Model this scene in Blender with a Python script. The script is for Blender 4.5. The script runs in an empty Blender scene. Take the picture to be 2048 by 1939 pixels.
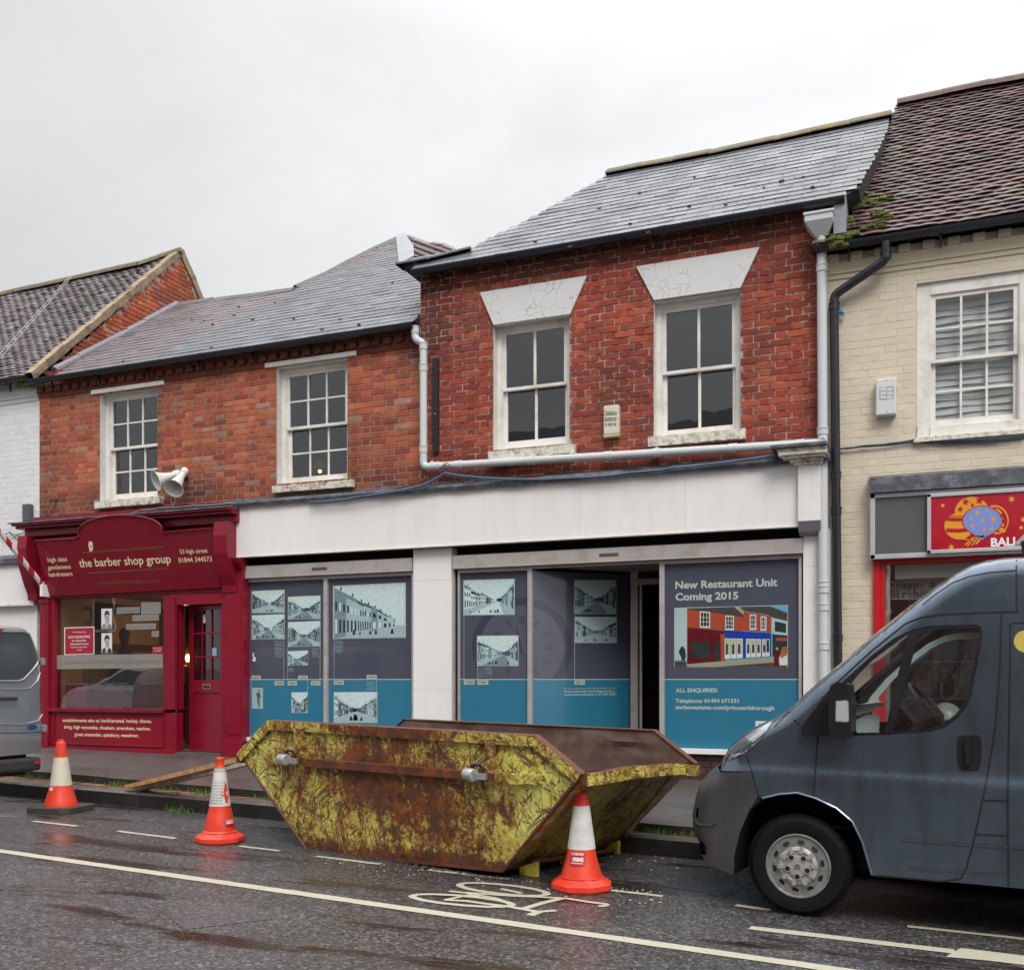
import bpy, bmesh, math, random
from math import sin, cos, pi, atan2, sqrt, radians, degrees
from mathutils import Vector, Matrix, noise
from mathutils.geometry import tessellate_polygon, delaunay_2d_cdt
random.seed(7)
SC = bpy.context.scene
COL = SC.collection
HC = 1.45                      # eye height over the road
FOC, CX, HY = 2000., 1024., 1358.
PHI = atan2(CX + 3950, FOC)
SP, CP = sin(PHI), cos(PHI)
D = 10.74                      # distance of the shop fronts
# photo close-ups used for measuring: origin and magnification
ZM = {0: (0, 0, .96729), 1: (0, 450, 3.126), 2: (0, 980, 3.126), 3: (440, 450, 3.126), 4: (440, 980, 3.126), 5: (820, 300, 2.758),
      6: (1250, 200, 2.344), 7: (1548, 150, 2.68), 8: (1548, 850, 3.126), 9: (0, 1400, 3.195), 10: (460, 1400, 3.095),
      11: (1000, 1400, 3.48), 12: (1348, 1100, 2.236), 13: (470, 1100, 4.937), 14: (880, 1080, 4.307), 15: (1280, 1080, 4.264), 16: (780, 1700, 2.248)}
def q(n, x, y):
    a = ZM[n]
    return (a[0] + x / a[2], a[1] + y / a[2])
def ray(p):
    a = (p[0] - CX) / FOC; b = (HY - p[1]) / FOC
    return Vector((a * SP - CP, a * CP + SP, b))
EYE = Vector((0, 0, HC))
def F(p, off=0.0):             # on a vertical plane parallel to the shop fronts
    r = ray(p); return EYE + r * ((D - off) / r.y)
def onplane(p, n, o):
    r = ray(p); n = Vector(n); return EYE + r * ((Vector(o) - EYE).dot(n) / r.dot(n))
def onground(p, a, b, c):      # z = a + b x + c y
    r = ray(p); t = (a - HC) / (r.z - b * r.x - c * r.y); return EYE + r * t

# ------------------------------------------------------------------ materials
MATS = {}
def newmat(name):
    m = bpy.data.materials.new(name); m.use_nodes = True
    nt = m.node_tree; nt.nodes.clear()
    MATS[name] = m
    return m, nt, nt.nodes, nt.links
def N(nt, typ, **kw):
    n = nt.nodes.new(typ)
    for k, v in kw.items():
        if k.startswith('i_'):
            n.inputs[k[2:].replace('_', ' ')].default_value = v
        else:
            setattr(n, k, v)
    return n
def mix(nt, fac, a, b, blend='MIX'):
    n = nt.nodes.new('ShaderNodeMix'); n.data_type = 'RGBA'; n.blend_type = blend
    for s, v in ((n.inputs[0], fac), (n.inputs[6], a), (n.inputs[7], b)):
        if isinstance(v, bpy.types.NodeSocket): nt.links.new(v, s)
        elif isinstance(v, (int, float)): s.default_value = v
        else: s.default_value = (*v[:3], 1)
    return n.outputs[2]
def ramp(nt, src, stops):
    r = nt.nodes.new('ShaderNodeValToRGB'); e = r.color_ramp.elements
    while len(e) < len(stops): e.new(.5)
    for el, (p, c) in zip(e, stops):
        el.position = p; el.color = (c, c, c, 1) if isinstance(c, (int, float)) else (*c[:3], 1)
    nt.links.new(src, r.inputs[0]); return r.outputs[0]
def noisen(nt, vec, scale, detail=4, rough=.55, dist=0.):
    n = N(nt, 'ShaderNodeTexNoise'); n.inputs['Scale'].default_value = scale; n.inputs['Detail'].default_value = detail
    n.inputs['Roughness'].default_value = rough; n.inputs['Distortion'].default_value = dist
    nt.links.new(vec, n.inputs['Vector']); return n.outputs['Fac']
def mapping(nt, vec, scale=(1, 1, 1), rot=(0, 0, 0), loc=(0, 0, 0)):
    m = N(nt, 'ShaderNodeMapping'); m.inputs['Scale'].default_value = scale; m.inputs['Rotation'].default_value = rot
    m.inputs['Location'].default_value = loc
    nt.links.new(vec, m.inputs['Vector']); return m.outputs[0]
def geo_pos(nt): return N(nt, 'ShaderNodeNewGeometry').outputs['Position']
def finish(nt, col, rough=.6, metal=0., bump=None, bstr=.3, bdist=.01, spec=.5, coat=0., crough=.1, emis=None, estr=0., alpha=None):
    b = N(nt, 'ShaderNodeBsdfPrincipled'); o = N(nt, 'ShaderNodeOutputMaterial')
    def put(s, v):
        if isinstance(v, bpy.types.NodeSocket): nt.links.new(v, s)
        elif isinstance(v, (int, float)): s.default_value = v
        else: s.default_value = (*v[:3], 1)
    put(b.inputs['Base Color'], col); put(b.inputs['Roughness'], rough); put(b.inputs['Metallic'], metal)
    b.inputs['Specular IOR Level'].default_value = spec
    b.inputs['Coat Weight'].default_value = coat; b.inputs['Coat Roughness'].default_value = crough
    if emis: put(b.inputs['Emission Color'], emis); b.inputs['Emission Strength'].default_value = estr
    if bump is not None:
        bn = N(nt, 'ShaderNodeBump'); bn.inputs['Strength'].default_value = bstr; bn.inputs['Distance'].default_value = bdist
        nt.links.new(bump, bn.inputs['Height']); nt.links.new(bn.outputs[0], b.inputs['Normal'])
    nt.links.new(b.outputs[0], o.inputs[0])
    return b
def M(name, col, rough=.6, metal=0., var=.12, vs=3., bump=.15, bs=40., spec=.5, coat=0., dirt=None, dscale=2., damt=.4, emis=None, estr=0., streak=False, crough=.1):
    """plain weathered material: colour varied by noise, optional dirt / streaks"""
    if name in MATS: return name
    m, nt, ns, ln = newmat(name)
    P = geo_pos(nt)
    f = noisen(nt, P, vs, 5)
    c = mix(nt, f, [x * (1 - var) for x in col], [min(1, x * (1 + var)) for x in col])
    if dirt:
        pv = mapping(nt, P, (dscale * 3, dscale * 3, dscale * .5)) if streak else mapping(nt, P, (dscale,) * 3)
        g = ramp(nt, noisen(nt, pv, 1.6, 6, .65), [(.46, 0.), (.72, 1.)])
        mm = N(nt, 'ShaderNodeMath', operation='MULTIPLY'); ln.new(g, mm.inputs[0]); mm.inputs[1].default_value = damt
        c = mix(nt, mm.outputs[0], c, dirt)
    rr = ramp(nt, noisen(nt, P, vs * 2.3, 4), [(.25, max(.02, rough - .1)), (.75, min(1, rough + .1))])
    finish(nt, c, rr, metal, noisen(nt, P, bs, 5) if bump else None, bump, .01, spec, coat, crough, emis=emis, estr=estr)
    return name
def glass(name, tint=(.8, .85, .83), base=.04, refl=1., rough=0.0, drops=False):
    m, nt, ns, ln = newmat(name)
    ge = N(nt, 'ShaderNodeNewGeometry'); dt = N(nt, 'ShaderNodeVectorMath', operation='DOT_PRODUCT'); ln.new(ge.outputs['Incoming'], dt.inputs[0]); ln.new(ge.outputs['Normal'], dt.inputs[1])
    ab = N(nt, 'ShaderNodeMath', operation='ABSOLUTE'); ln.new(dt.outputs['Value'], ab.inputs[0]); om = N(nt, 'ShaderNodeMath', operation='SUBTRACT'); om.inputs[0].default_value = 1.; ln.new(ab.outputs[0], om.inputs[1])
    pw = N(nt, 'ShaderNodeMath', operation='POWER'); ln.new(om.outputs[0], pw.inputs[0]); pw.inputs[1].default_value = 5.; fr = N(nt, 'ShaderNodeMath', operation='MULTIPLY_ADD'); ln.new(pw.outputs[0], fr.inputs[0]); fr.inputs[1].default_value = .957; fr.inputs[2].default_value = .043
    mu = N(nt, 'ShaderNodeMath', operation='MULTIPLY_ADD', use_clamp=True); ln.new(fr.outputs[0], mu.inputs[0]); mu.inputs[1].default_value = refl * 1.7; mu.inputs[2].default_value = base * .2
    tr = N(nt, 'ShaderNodeBsdfTransparent'); tr.inputs[0].default_value = (*tint, 1)
    gl = N(nt, 'ShaderNodeBsdfGlossy'); gl.inputs['Roughness'].default_value = rough; gl.inputs[0].default_value = (.95, .97, 1, 1)
    P = geo_pos(nt)
    bn = N(nt, 'ShaderNodeBump'); bn.inputs['Strength'].default_value = .025; bn.inputs['Distance'].default_value = .02
    ln.new(noisen(nt, P, 3., 2), bn.inputs['Height']); ln.new(bn.outputs[0], gl.inputs['Normal'])
    mx = N(nt, 'ShaderNodeMixShader'); ln.new(mu.outputs[0], mx.inputs[0]); ln.new(tr.outputs[0], mx.inputs[1]); ln.new(gl.outputs[0], mx.inputs[2])
    out = mx.outputs[0]
    if drops:
        vo = N(nt, 'ShaderNodeTexVoronoi'); vo.inputs['Scale'].default_value = 120; ln.new(P, vo.inputs['Vector'])
        g = ramp(nt, vo.outputs['Distance'], [(.22, 1.), (.32, 0.)])
        g2 = ramp(nt, noisen(nt, P, 3., 3), [(.45, 0.), (.7, .38)])
        mm = N(nt, 'ShaderNodeMath', operation='MULTIPLY'); ln.new(g, mm.inputs[0]); ln.new(g2, mm.inputs[1])
        df = N(nt, 'ShaderNodeBsdfDiffuse'); df.inputs[0].default_value = (.45, .52, .5, 1)
        m2 = N(nt, 'ShaderNodeMixShader'); ln.new(mm.outputs[0], m2.inputs[0]); ln.new(out, m2.inputs[1]); ln.new(df.outputs[0], m2.inputs[2]); out = m2.outputs[0]
    o = N(nt, 'ShaderNodeOutputMaterial'); ln.new(out, o.inputs[0])
    return name
def attr_mat(name, rough=.85, bump=.5, bs=90., wet=False, spec=.4, var=.18, vs=14., soot=0.):
    """colour comes from the per-brick / per-tile attribute 'col'"""
    m, nt, ns, ln = newmat(name)
    a = N(nt, 'ShaderNodeAttribute'); a.attribute_name = 'col'
    P = geo_pos(nt)
    f = noisen(nt, P, vs, 6, .65)
    c = mix(nt, f, (1 - var * 1.6,) * 3, (1 + var,) * 3)
    c2 = mix(nt, 1., a.outputs['Color'], c, 'MULTIPLY')
    if soot:
        so = ramp(nt, noisen(nt, mapping(nt, P, (1, 1, .6)), 1.4, 7, .68), [(.42, 0.), (.72, soot)]); c2 = mix(nt, so, c2, (.06, .032, .026)); sp = ramp(nt, noisen(nt, P, 34, 4, .7), [(.60, 0.), (.72, .45)]); c2 = mix(nt, sp, c2, (.10, .04, .03))
    r = rough
    if wet: r = ramp(nt, noisen(nt, P, 2.2, 5), [(.3, rough - .12), (.7, rough + .14)])
    finish(nt, c2, r, 0, noisen(nt, P, bs, 6, .7), bump, .006, spec)
    return name

# ------------------------------------------------------------------ mesh builder
class MB:
    def __init__(s): s.v = []; s.f = []; s.m = []; s.c = []
    def face(s, pts, mat, col=None):
        i = len(s.v); s.v += [Vector(p) for p in pts]; s.f.append(list(range(i, i + len(pts)))); s.m.append(mat); s.c.append(col)
    def mesh(s, vs, fs, mat, col=None):
        i = len(s.v); s.v += [Vector(p) for p in vs]
        for f in fs: s.f.append([i + k for k in f]); s.m.append(mat); s.c.append(col)
    def box(s, a, b, mat, col=None):
        x0, x1 = sorted((a[0], b[0])); y0, y1 = sorted((a[1], b[1])); z0, z1 = sorted((a[2], b[2]))
        s.mesh([(x, y, z) for x in (x0, x1) for y in (y0, y1) for z in (z0, z1)],
               [(0, 1, 3, 2), (4, 6, 7, 5), (0, 4, 5, 1), (2, 3, 7, 6), (0, 2, 6, 4), (1, 5, 7, 3)], mat, col)
    def prism(s, pts, vec, mat, side=None, col=None):
        """polygon extruded by vec; front is pts"""
        pts = [Vector(p) for p in pts]; vec = Vector(vec); n = len(pts)
        tris = tessellate_polygon([pts])
        s.mesh(pts, tris, mat, col)
        s.mesh([p + vec for p in pts], [t[::-1] for t in tris], mat, col)
        s.mesh(pts + [p + vec for p in pts], [(i, (i + 1) % n, n + (i + 1) % n, n + i) for i in range(n)], side or mat, col)
    def flat(s, pts, mat, col=None):
        pts = [Vector(p) for p in pts]
        if len(pts) <= 4: s.face(pts, mat, col)
        else: s.mesh(pts, tessellate_polygon([pts]), mat, col)
    def tube(s, path, r, mat, seg=12, caps=True, half=False):
        path = [Vector(p) for p in path]; n = len(path)
        rs = r if isinstance(r, (list, tuple)) else [r] * n
        t0 = (path[1] - path[0]).normalized()
        ref = Vector((0, 0, 1)) if abs(t0.z) < .9 else Vector((0, 1, 0))
        vs = []; nrm = (ref - t0 * ref.dot(t0)).normalized()
        for i in range(n):
            if i == 0: t = t0
            elif i == n - 1: t = (path[-1] - path[-2]).normalized()
            else: t = ((path[i] - path[i - 1]).normalized() + (path[i + 1] - path[i]).normalized()).normalized()
            nrm = (nrm - t * nrm.dot(t)).normalized(); b = t.cross(nrm)
            k = 1.
            if 0 < i < n - 1:
                k = 1 / max(.5, (path[i + 1] - path[i]).normalized().dot(t))
                k = min(k, 1.3)
            for j in range(seg):
                a = 2 * pi * j / seg
                vs.append(path[i] + (nrm * cos(a) + b * sin(a)) * rs[i] * k)
        fs = [(i * seg + j, i * seg + (j + 1) % seg, (i + 1) * seg + (j + 1) % seg, (i + 1) * seg + j) for i in range(n - 1) for j in range(seg)]
        if caps: fs += [tuple(range(seg))[::-1], tuple((n - 1) * seg + j for j in range(seg))]
        s.mesh(vs, fs, mat)
    def lathe(s, o, ax, prof, mat, seg=32, mats=None):
        """prof: (radius, height) pairs along ax"""
        o = Vector(o); ax = Vector(ax).normalized()
        u = ax.orthogonal().normalized(); w = ax.cross(u)
        vs = []
        for r, h in prof:
            for j in range(seg):
                a = 2 * pi * j / seg; vs.append(o + ax * h + (u * cos(a) + w * sin(a)) * r)
        for i in range(len(prof) - 1):
            pass
        b = len(s.v); s.v += vs
        for i in range(len(prof) - 1):
            mt = mats[i] if mats else mat
            for j in range(seg):
                s.f.append([b + i * seg + j, b + i * seg + (j + 1) % seg, b + (i + 1) * seg + (j + 1) % seg, b + (i + 1) * seg + j]); s.m.append(mt); s.c.append(None)
        for i, mt in ((0, mats[0] if mats else mat), (len(prof) - 1, mats[-1] if mats else mat)):
            if prof[i][0] > 1e-4:
                s.f.append([b + i * seg + j for j in range(seg)]); s.m.append(mt); s.c.append(None)
    def add(s, o, fn=None):
        i = len(s.v); s.v += [fn(p) if fn else p for p in o.v]
        s.f += [[i + k for k in f] for f in o.f]; s.m += o.m; s.c += o.c
    def build(s, name, parent=None, smooth=None, bevel=0, label=None, weld=False):
        me = bpy.data.meshes.new(name)
        loc = parent_loc(parent)
        me.from_pydata([tuple(p - loc) for p in s.v], [], s.f)
        names = []
        for m in s.m:
            if m not in names: names.append(m)
        for n_ in names: me.materials.append(MATS[n_])
        idx = {n_: i for i, n_ in enumerate(names)}
        me.polygons.foreach_set('material_index', [idx[m] for m in s.m])
        if any(c is not None for c in s.c):
            ca = me.color_attributes.new('col', 'FLOAT_COLOR', 'CORNER')
            data = []
            for f, c in zip(s.f, s.c):
                cc = c or (.5, .5, .5)
                data += [cc[0], cc[1], cc[2], 1.] * len(f)
            ca.data.foreach_set('color', data)
        bm = bmesh.new(); bm.from_mesh(me)
        if weld or smooth: bmesh.ops.remove_doubles(bm, verts=bm.verts, dist=.0004)
        bmesh.ops.recalc_face_normals(bm, faces=bm.faces)
        bm.to_mesh(me); bm.free()
        if smooth:
            me.polygons.foreach_set('use_smooth', [True] * len(me.polygons))
            try: me.set_sharp_from_angle(angle=radians(smooth))
            except Exception: pass
        me.update()
        o = bpy.data.objects.new(name, me); COL.objects.link(o)
        if parent: o.parent = parent; o.location = (0, 0, 0) if parent.get('_loc') is not None or True else loc
        if bevel:
            b = o.modifiers.new('bev', 'BEVEL'); b.width = bevel; b.segments = 2; b.limit_method = 'ANGLE'; b.angle_limit = radians(35)
            o.modifiers.new('wn', 'WEIGHTED_NORMAL').keep_sharp = True
        if label: o['label'] = label
        return o
WLOC = {}
def parent_loc(p):
    if p is None: return Vector((0, 0, 0))
    return WLOC[p.name]
_keep = []
def thing(name, loc, label, cat, group=None):
    o = bpy.data.objects.new(name, None); COL.objects.link(o); o.empty_display_size = .2
    o.location = loc; WLOC[o.name] = Vector(loc)
    o['label'] = label; o['category'] = cat
    if group: o['group'] = group
    return o
def part(mb, name, parent, **kw):
    o = mb.build(name, parent, **kw); WLOC[o.name] = parent_loc(parent); return o
def single(mb, name, label, cat, group=None, **kw):
    """a thing that is one mesh: origin put at its own base"""
    xs = [p.x for p in mb.v]; ys = [p.y for p in mb.v]; zs = [p.z for p in mb.v]
    c = Vector(((min(xs) + max(xs)) / 2, (min(ys) + max(ys)) / 2, min(zs)))
    mb.v = [p - c for p in mb.v]
    o = mb.build(name, None, **kw); o.location = c; WLOC[o.name] = c
    o['label'] = label; o['category'] = cat
    if group: o['group'] = group
    return o
def struct(mb, name, kind='structure', **kw):
    o = mb.build(name, None, **kw); o['kind'] = kind; return o

# lettering: a line of text laid on a surface between two photo points
def text_mb(mb, s, p0, p1, height, fn, mat, bold=0.0, depth=.002):
    """fn(photo point)->world; p0,p1 = baseline ends in the photo; height = cap height in metres; text is stretched to fit"""
    cu = bpy.data.curves.new('t', 'FONT'); cu.body = s; cu.size = 1.; cu.resolution_u = 3; cu.offset = bold; cu.extrude = 0
    ob = bpy.data.objects.new('t', cu); COL.objects.link(ob)
    dg = bpy.context.evaluated_depsgraph_get(); dg.update()
    me = ob.evaluated_get(dg).to_mesh()
    vs = [v.co.copy() for v in me.vertices]; fs = [tuple(p.vertices) for p in me.polygons]
    ob.evaluated_get(dg).to_mesh_clear(); bpy.data.objects.remove(ob); bpy.data.curves.remove(cu)
    if not vs: return
    x0 = min(v.x for v in vs); x1 = max(v.x for v in vs)
    A = fn(p0) if not isinstance(p0, Vector) else p0; B = fn(p1) if not isinstance(p1, Vector) else p1
    u = B - A; L = u.length; u = u / L
    up = Vector((0, 0, 1)) if not hasattr(fn, 'up') else fn.up
    k = L / (x1 - x0); h = height / .70
    mb.mesh([A + u * ((v.x - x0) * k) + up * (v.y * h) for v in vs], fs, mat)
# ------------------------------------------------------------------ palette
attr_mat('brick', .82, .6, 120, var=.26, vs=18., soot=.75); attr_mat('painted_brick', .6, .35, 60, var=.08, vs=5.)
attr_mat('slate', .40, .25, 50, wet=True, spec=.7, var=.14, vs=6.); attr_mat('clay_tile', .42, .5, 70, wet=True, spec=.6, var=.3, vs=9.)
M('mortar', (.26, .21, .17), .9, var=.35, vs=8, bump=.5, bs=150)
m_, nt, ns, ln = newmat('mortar_patchy'); P_ = geo_pos(nt); finish(nt, mix(nt, ramp(nt, noisen(nt, P_, 7, 7, .75), [(.44, 0.), (.58, 1.)]), (.10, .06, .045), (.40, .35, .30)), .9, 0, noisen(nt, P_, 120, 4), .5)
M('mortar_pale', (.42, .37, .31), .9, var=.45, vs=6, bump=.5, bs=150)
M('white_mortar', (.65, .655, .65), .7, var=.12, bump=.3)
M('cream_mortar', (.60, .53, .405), .7, var=.12, bump=.3)
M('white_paint', (.76, .74, .69), .45, var=.06, vs=2, bump=.12, bs=25, dirt=(.33, .29, .22), dscale=2.5, damt=.5)
M('peeling_paint', (.70, .66, .56), .6, var=.12, vs=6, bump=.6, bs=30, dirt=(.16, .13, .09), dscale=9, damt=1.)
M('reveal_paint', (.64, .63, .60), .55, var=.08, vs=4, bump=.4, bs=14, dirt=(.40, .36, .30), dscale=4, damt=.5)
M('render_white', (.78, .77, .75), .5, var=.03, vs=1.2, bump=.05, bs=12, dirt=(.60, .585, .54), dscale=1.2, damt=.3, streak=True)
M('upvc', (.55, .57, .58), .32, var=.05, bump=0)
M('black_plastic', (.012, .012, .015), .35, var=.2, bump=0)
M('black_gutter', (.016, .016, .022), .3, var=.3, bump=.05)
M('lead', (.06, .065, .078), .42, var=.5, vs=7, bump=.5, bs=18, dirt=(.30, .31, .34), dscale=6, damt=.5); M('flash_grey', (.15, .14, .165), .5, var=.2, bump=.3, bs=10)
M('dark_void', (.006, .006, .007), .9, bump=0)
M('dark_wood', (.02, .018, .018), .8, bump=.1)
M('soffit', (.22, .21, .19), .8)
M('maroon', (.23, .006, .022), .33, var=.08, vs=2, bump=.06, bs=12, coat=.1, spec=.35, dirt=(.10, .012, .02), dscale=1.6, damt=.5)
M('maroon_board', (.20, .004, .016), .25, var=.06, vs=2, bump=.03, bs=8, coat=.15, spec=.35)
M('gold_text', (.85, .72, .45), .45, bump=0); M('faded_gold', (.20, .10, .035), .5, bump=0)
M('aluminium', (.47, .44, .43), .42, .25, var=.1, bump=.08, dirt=(.22, .18, .15), dscale=4, damt=.5)
M('alu_shutter', (.40, .37, .35), .5, .1, var=.08, bump=.06, dirt=(.2, .12, .07), dscale=3, damt=.35)
M('vinyl_grey', (.068, .076, .108), .18, var=.07, vs=.8, bump=0, coat=.5, crough=.02)
M('vinyl_teal', (.028, .17, .27), .18, var=.05, vs=1, bump=0, coat=.5, crough=.02)
M('vinyl_line', (.42, .46, .38), .4, bump=0)
M('sign_text', (.44, .49, .43), .4, bump=0); M('ink', (.05, .05, .05), .5, bump=0)
M('clock_dark', (.048, .05, .080), .2, var=.03, bump=0, coat=.5, crough=.02); M('clock_light', (.088, .092, .13), .2, var=.03, bump=0, coat=.5, crough=.02)
for i_, c_ in enumerate([(.52, .66, .66), (.33, .45, .47), (.17, .25, .28), (.07, .11, .13), (.02, .03, .04)]): M('photo%d' % i_, c_, .25, var=.38, vs=55, bump=0, coat=.4, crough=.03)
M('stall_brick', (.075, .035, .028), .7)
M('cable_black', (.02, .022, .03), .4, bump=0); M('cable_blue', (.03, .07, .16), .4, bump=0); M('cable_grey', (.3, .31, .33), .5, bump=0)
M('moss', (.10, .12, .02), .95, var=.5, vs=20, bump=.8, bs=60); M('lichen', (.30, .17, .03), .95, var=.4, vs=20, bump=.8, bs=60)
M('ridge_dark', (.085, .083, .088), .55, var=.25, vs=6, bump=.4, bs=25)
M('ridge_moss', (.13, .125, .09), .8, var=.5, vs=8, bump=.6, bs=30, dirt=(.30, .16, .02), dscale=2.2, damt=.8)
M('ridge_red', (.13, .075, .065), .7, var=.4, vs=6, bump=.5, bs=30, dirt=(.12, .12, .07), dscale=4, damt=.7)
M('verge_mortar', (.34, .26, .17), .9, var=.4, vs=6, bump=.7, bs=30, dirt=(.07, .05, .03), dscale=6, damt=.8)
M('lead_pale', (.27, .275, .30), .5, var=.15, bump=.3, bs=10)
glass('pane', (.42, .44, .46), .1, 1.3)
glass('pane_clear', (.88, .9, .9), .1, .9)
glass('shop_glass', (.72, .72, .70), .05, 2.4)

def jit(a): return random.uniform(-a, a)
# ------------------------------------------------------------------ brickwork
def in_poly(x, y, P):
    c = False; n = len(P); j = n - 1
    for i in range(n):
        if (P[i][1] > y) != (P[j][1] > y) and x < (P[j][0] - P[i][0]) * (y - P[i][1]) / (P[j][1] - P[i][1]) + P[i][0]: c = not c
        j = i
    return c
def bricks(mb, W, u0, u1, v0, v1, holes, pal, mat, mort, course=.0755, st=.225, joint=.0085, depth=.005, clip=None, rough=.0022, dark=None, phase=0., gv=.15):
    """Flemish bond. W(u, v, off) -> world. holes: (u0,u1,v0,v1)"""
    n = int((v1 - v0) / course) + 1
    period = st * 1.5
    for k in range(n):
        z0 = v0 + k * course + joint / 2; z1 = min(v1, z0 + course - joint)
        if z1 - z0 < .02: continue
        zm = (z0 + z1) / 2
        blk = sorted([(h[0], h[1]) for h in holes if h[2] < zm < h[3]])
        spans = []; a = u0
        for b in blk:
            if b[0] > a: spans.append((a, min(b[0], u1)))
            a = max(a, b[1])
        if a < u1: spans.append((a, u1))
        x = u0 - period + (period / 2 if k % 2 else 0) + phase
        seq = []
        while x < u1 + period:
            seq.append((x, x + st)); seq.append((x + st, x + st * 1.5)); x += period
        for s0, s1 in seq:
            for p0, p1 in spans:
                a0 = max(s0, p0) + joint / 2; a1 = min(s1, p1) - joint / 2
                if a1 - a0 < .02: continue
                if clip and not clip((a0 + a1) / 2, zm): continue
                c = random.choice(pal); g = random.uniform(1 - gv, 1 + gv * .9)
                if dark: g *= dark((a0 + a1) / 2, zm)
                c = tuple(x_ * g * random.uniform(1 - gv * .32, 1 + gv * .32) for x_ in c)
                o = depth + jit(rough); r = .004
                tl = jit(.0015)
                fr = [W(a0 + r + jit(.002), z0 + r + jit(.0015), o + tl), W(a1 - r + jit(.002), z0 + r + jit(.0015), o - tl), W(a1 - r + jit(.002), z1 - r + jit(.0015), o - tl), W(a0 + r + jit(.002), z1 - r + jit(.0015), o + tl)]
                bk = [W(a0, z0, -.004), W(a1, z0, -.004), W(a1, z1, -.004), W(a0, z1, -.004)]
                mb.mesh(fr + bk, [(0, 1, 2, 3), (4, 5, 1, 0), (5, 6, 2, 1), (6, 7, 3, 2), (7, 4, 0, 3)], mat, c)
def sheet_holes(mb, W, u0, u1, v0, v1, holes, mat, off=0.):
    us = sorted({u0, u1} | {min(max(h[i], u0), u1) for h in holes for i in (0, 1)}); vs = sorted({v0, v1} | {min(max(h[i], v0), v1) for h in holes for i in (2, 3)})
    for i in range(len(us) - 1):
        for j in range(len(vs) - 1):
            um = (us[i] + us[i + 1]) / 2; vm = (vs[j] + vs[j + 1]) / 2
            if any(h[0] < um < h[1] and h[2] < vm < h[3] for h in holes): continue
            mb.face([W(us[i], vs[j], off), W(us[i + 1], vs[j], off), W(us[i + 1], vs[j + 1], off), W(us[i], vs[j + 1], off)], mat)
WF = lambda u, v, off: Vector((u, D - off, v))
ORANGE = [(.50, .115, .045)] * 6 + [(.56, .155, .065)] * 4 + [(.43, .085, .04)] * 5 + [(.34, .065, .04)] * 2 + [(.46, .22, .16)]
RED = [(.40, .058, .028)] * 6 + [(.47, .085, .036)] * 3 + [(.32, .045, .026)] * 5 + [(.45, .09, .04)]

def wall_shell(name, root, X0, X1, z0, z1, holes, pal, bmat, mort, depthback=7., **kw):
    mb = MB()
    sheet_holes(mb, WF, X0, X1, z0, z1, holes, mort)
    bricks(mb, WF, X0, X1, z0, z1, holes, pal, bmat, mort, **kw)
    yb = D + depthback
    for x in (X0, X1):                         # side walls and back wall close the box
        mb.face([(x, D, 0), (x, yb, 0), (x, yb, z1), (x, D, z1)], mort)
    mb.face([(X0, yb, 0), (X1, yb, 0), (X1, yb, z1), (X0, yb, z1)], mort)
    mb.face([(X0, D + .24, z0), (X1, D + .24, z0), (X1, yb, z0), (X0, yb, z0)], 'dark_void')   # upper floor
    mb.face([(X0, D, z1 - .03), (X1, D, z1 - .03), (X1, yb, z1 - .03), (X0, yb, z1 - .03)], 'dark_void')
    # inner lining
    e = .24
    sheet_holes(mb, WF, X0 + .01, X1 - .01, z0, z1, holes, 'dark_wood', -e)
    for h in holes:
        for (a, b) in (((h[0], h[2]), (h[0], h[3])), ((h[0], h[3]), (h[1], h[3])), ((h[1], h[3]), (h[1], h[2])), ((h[1], h[2]), (h[0], h[2]))):
            mb.face([WF(a[0], a[1], 0), WF(b[0], b[1], 0), WF(b[0], b[1], -e), WF(a[0], a[1], -e)], 'reveal_paint')
    return part(mb, name, root)

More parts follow.
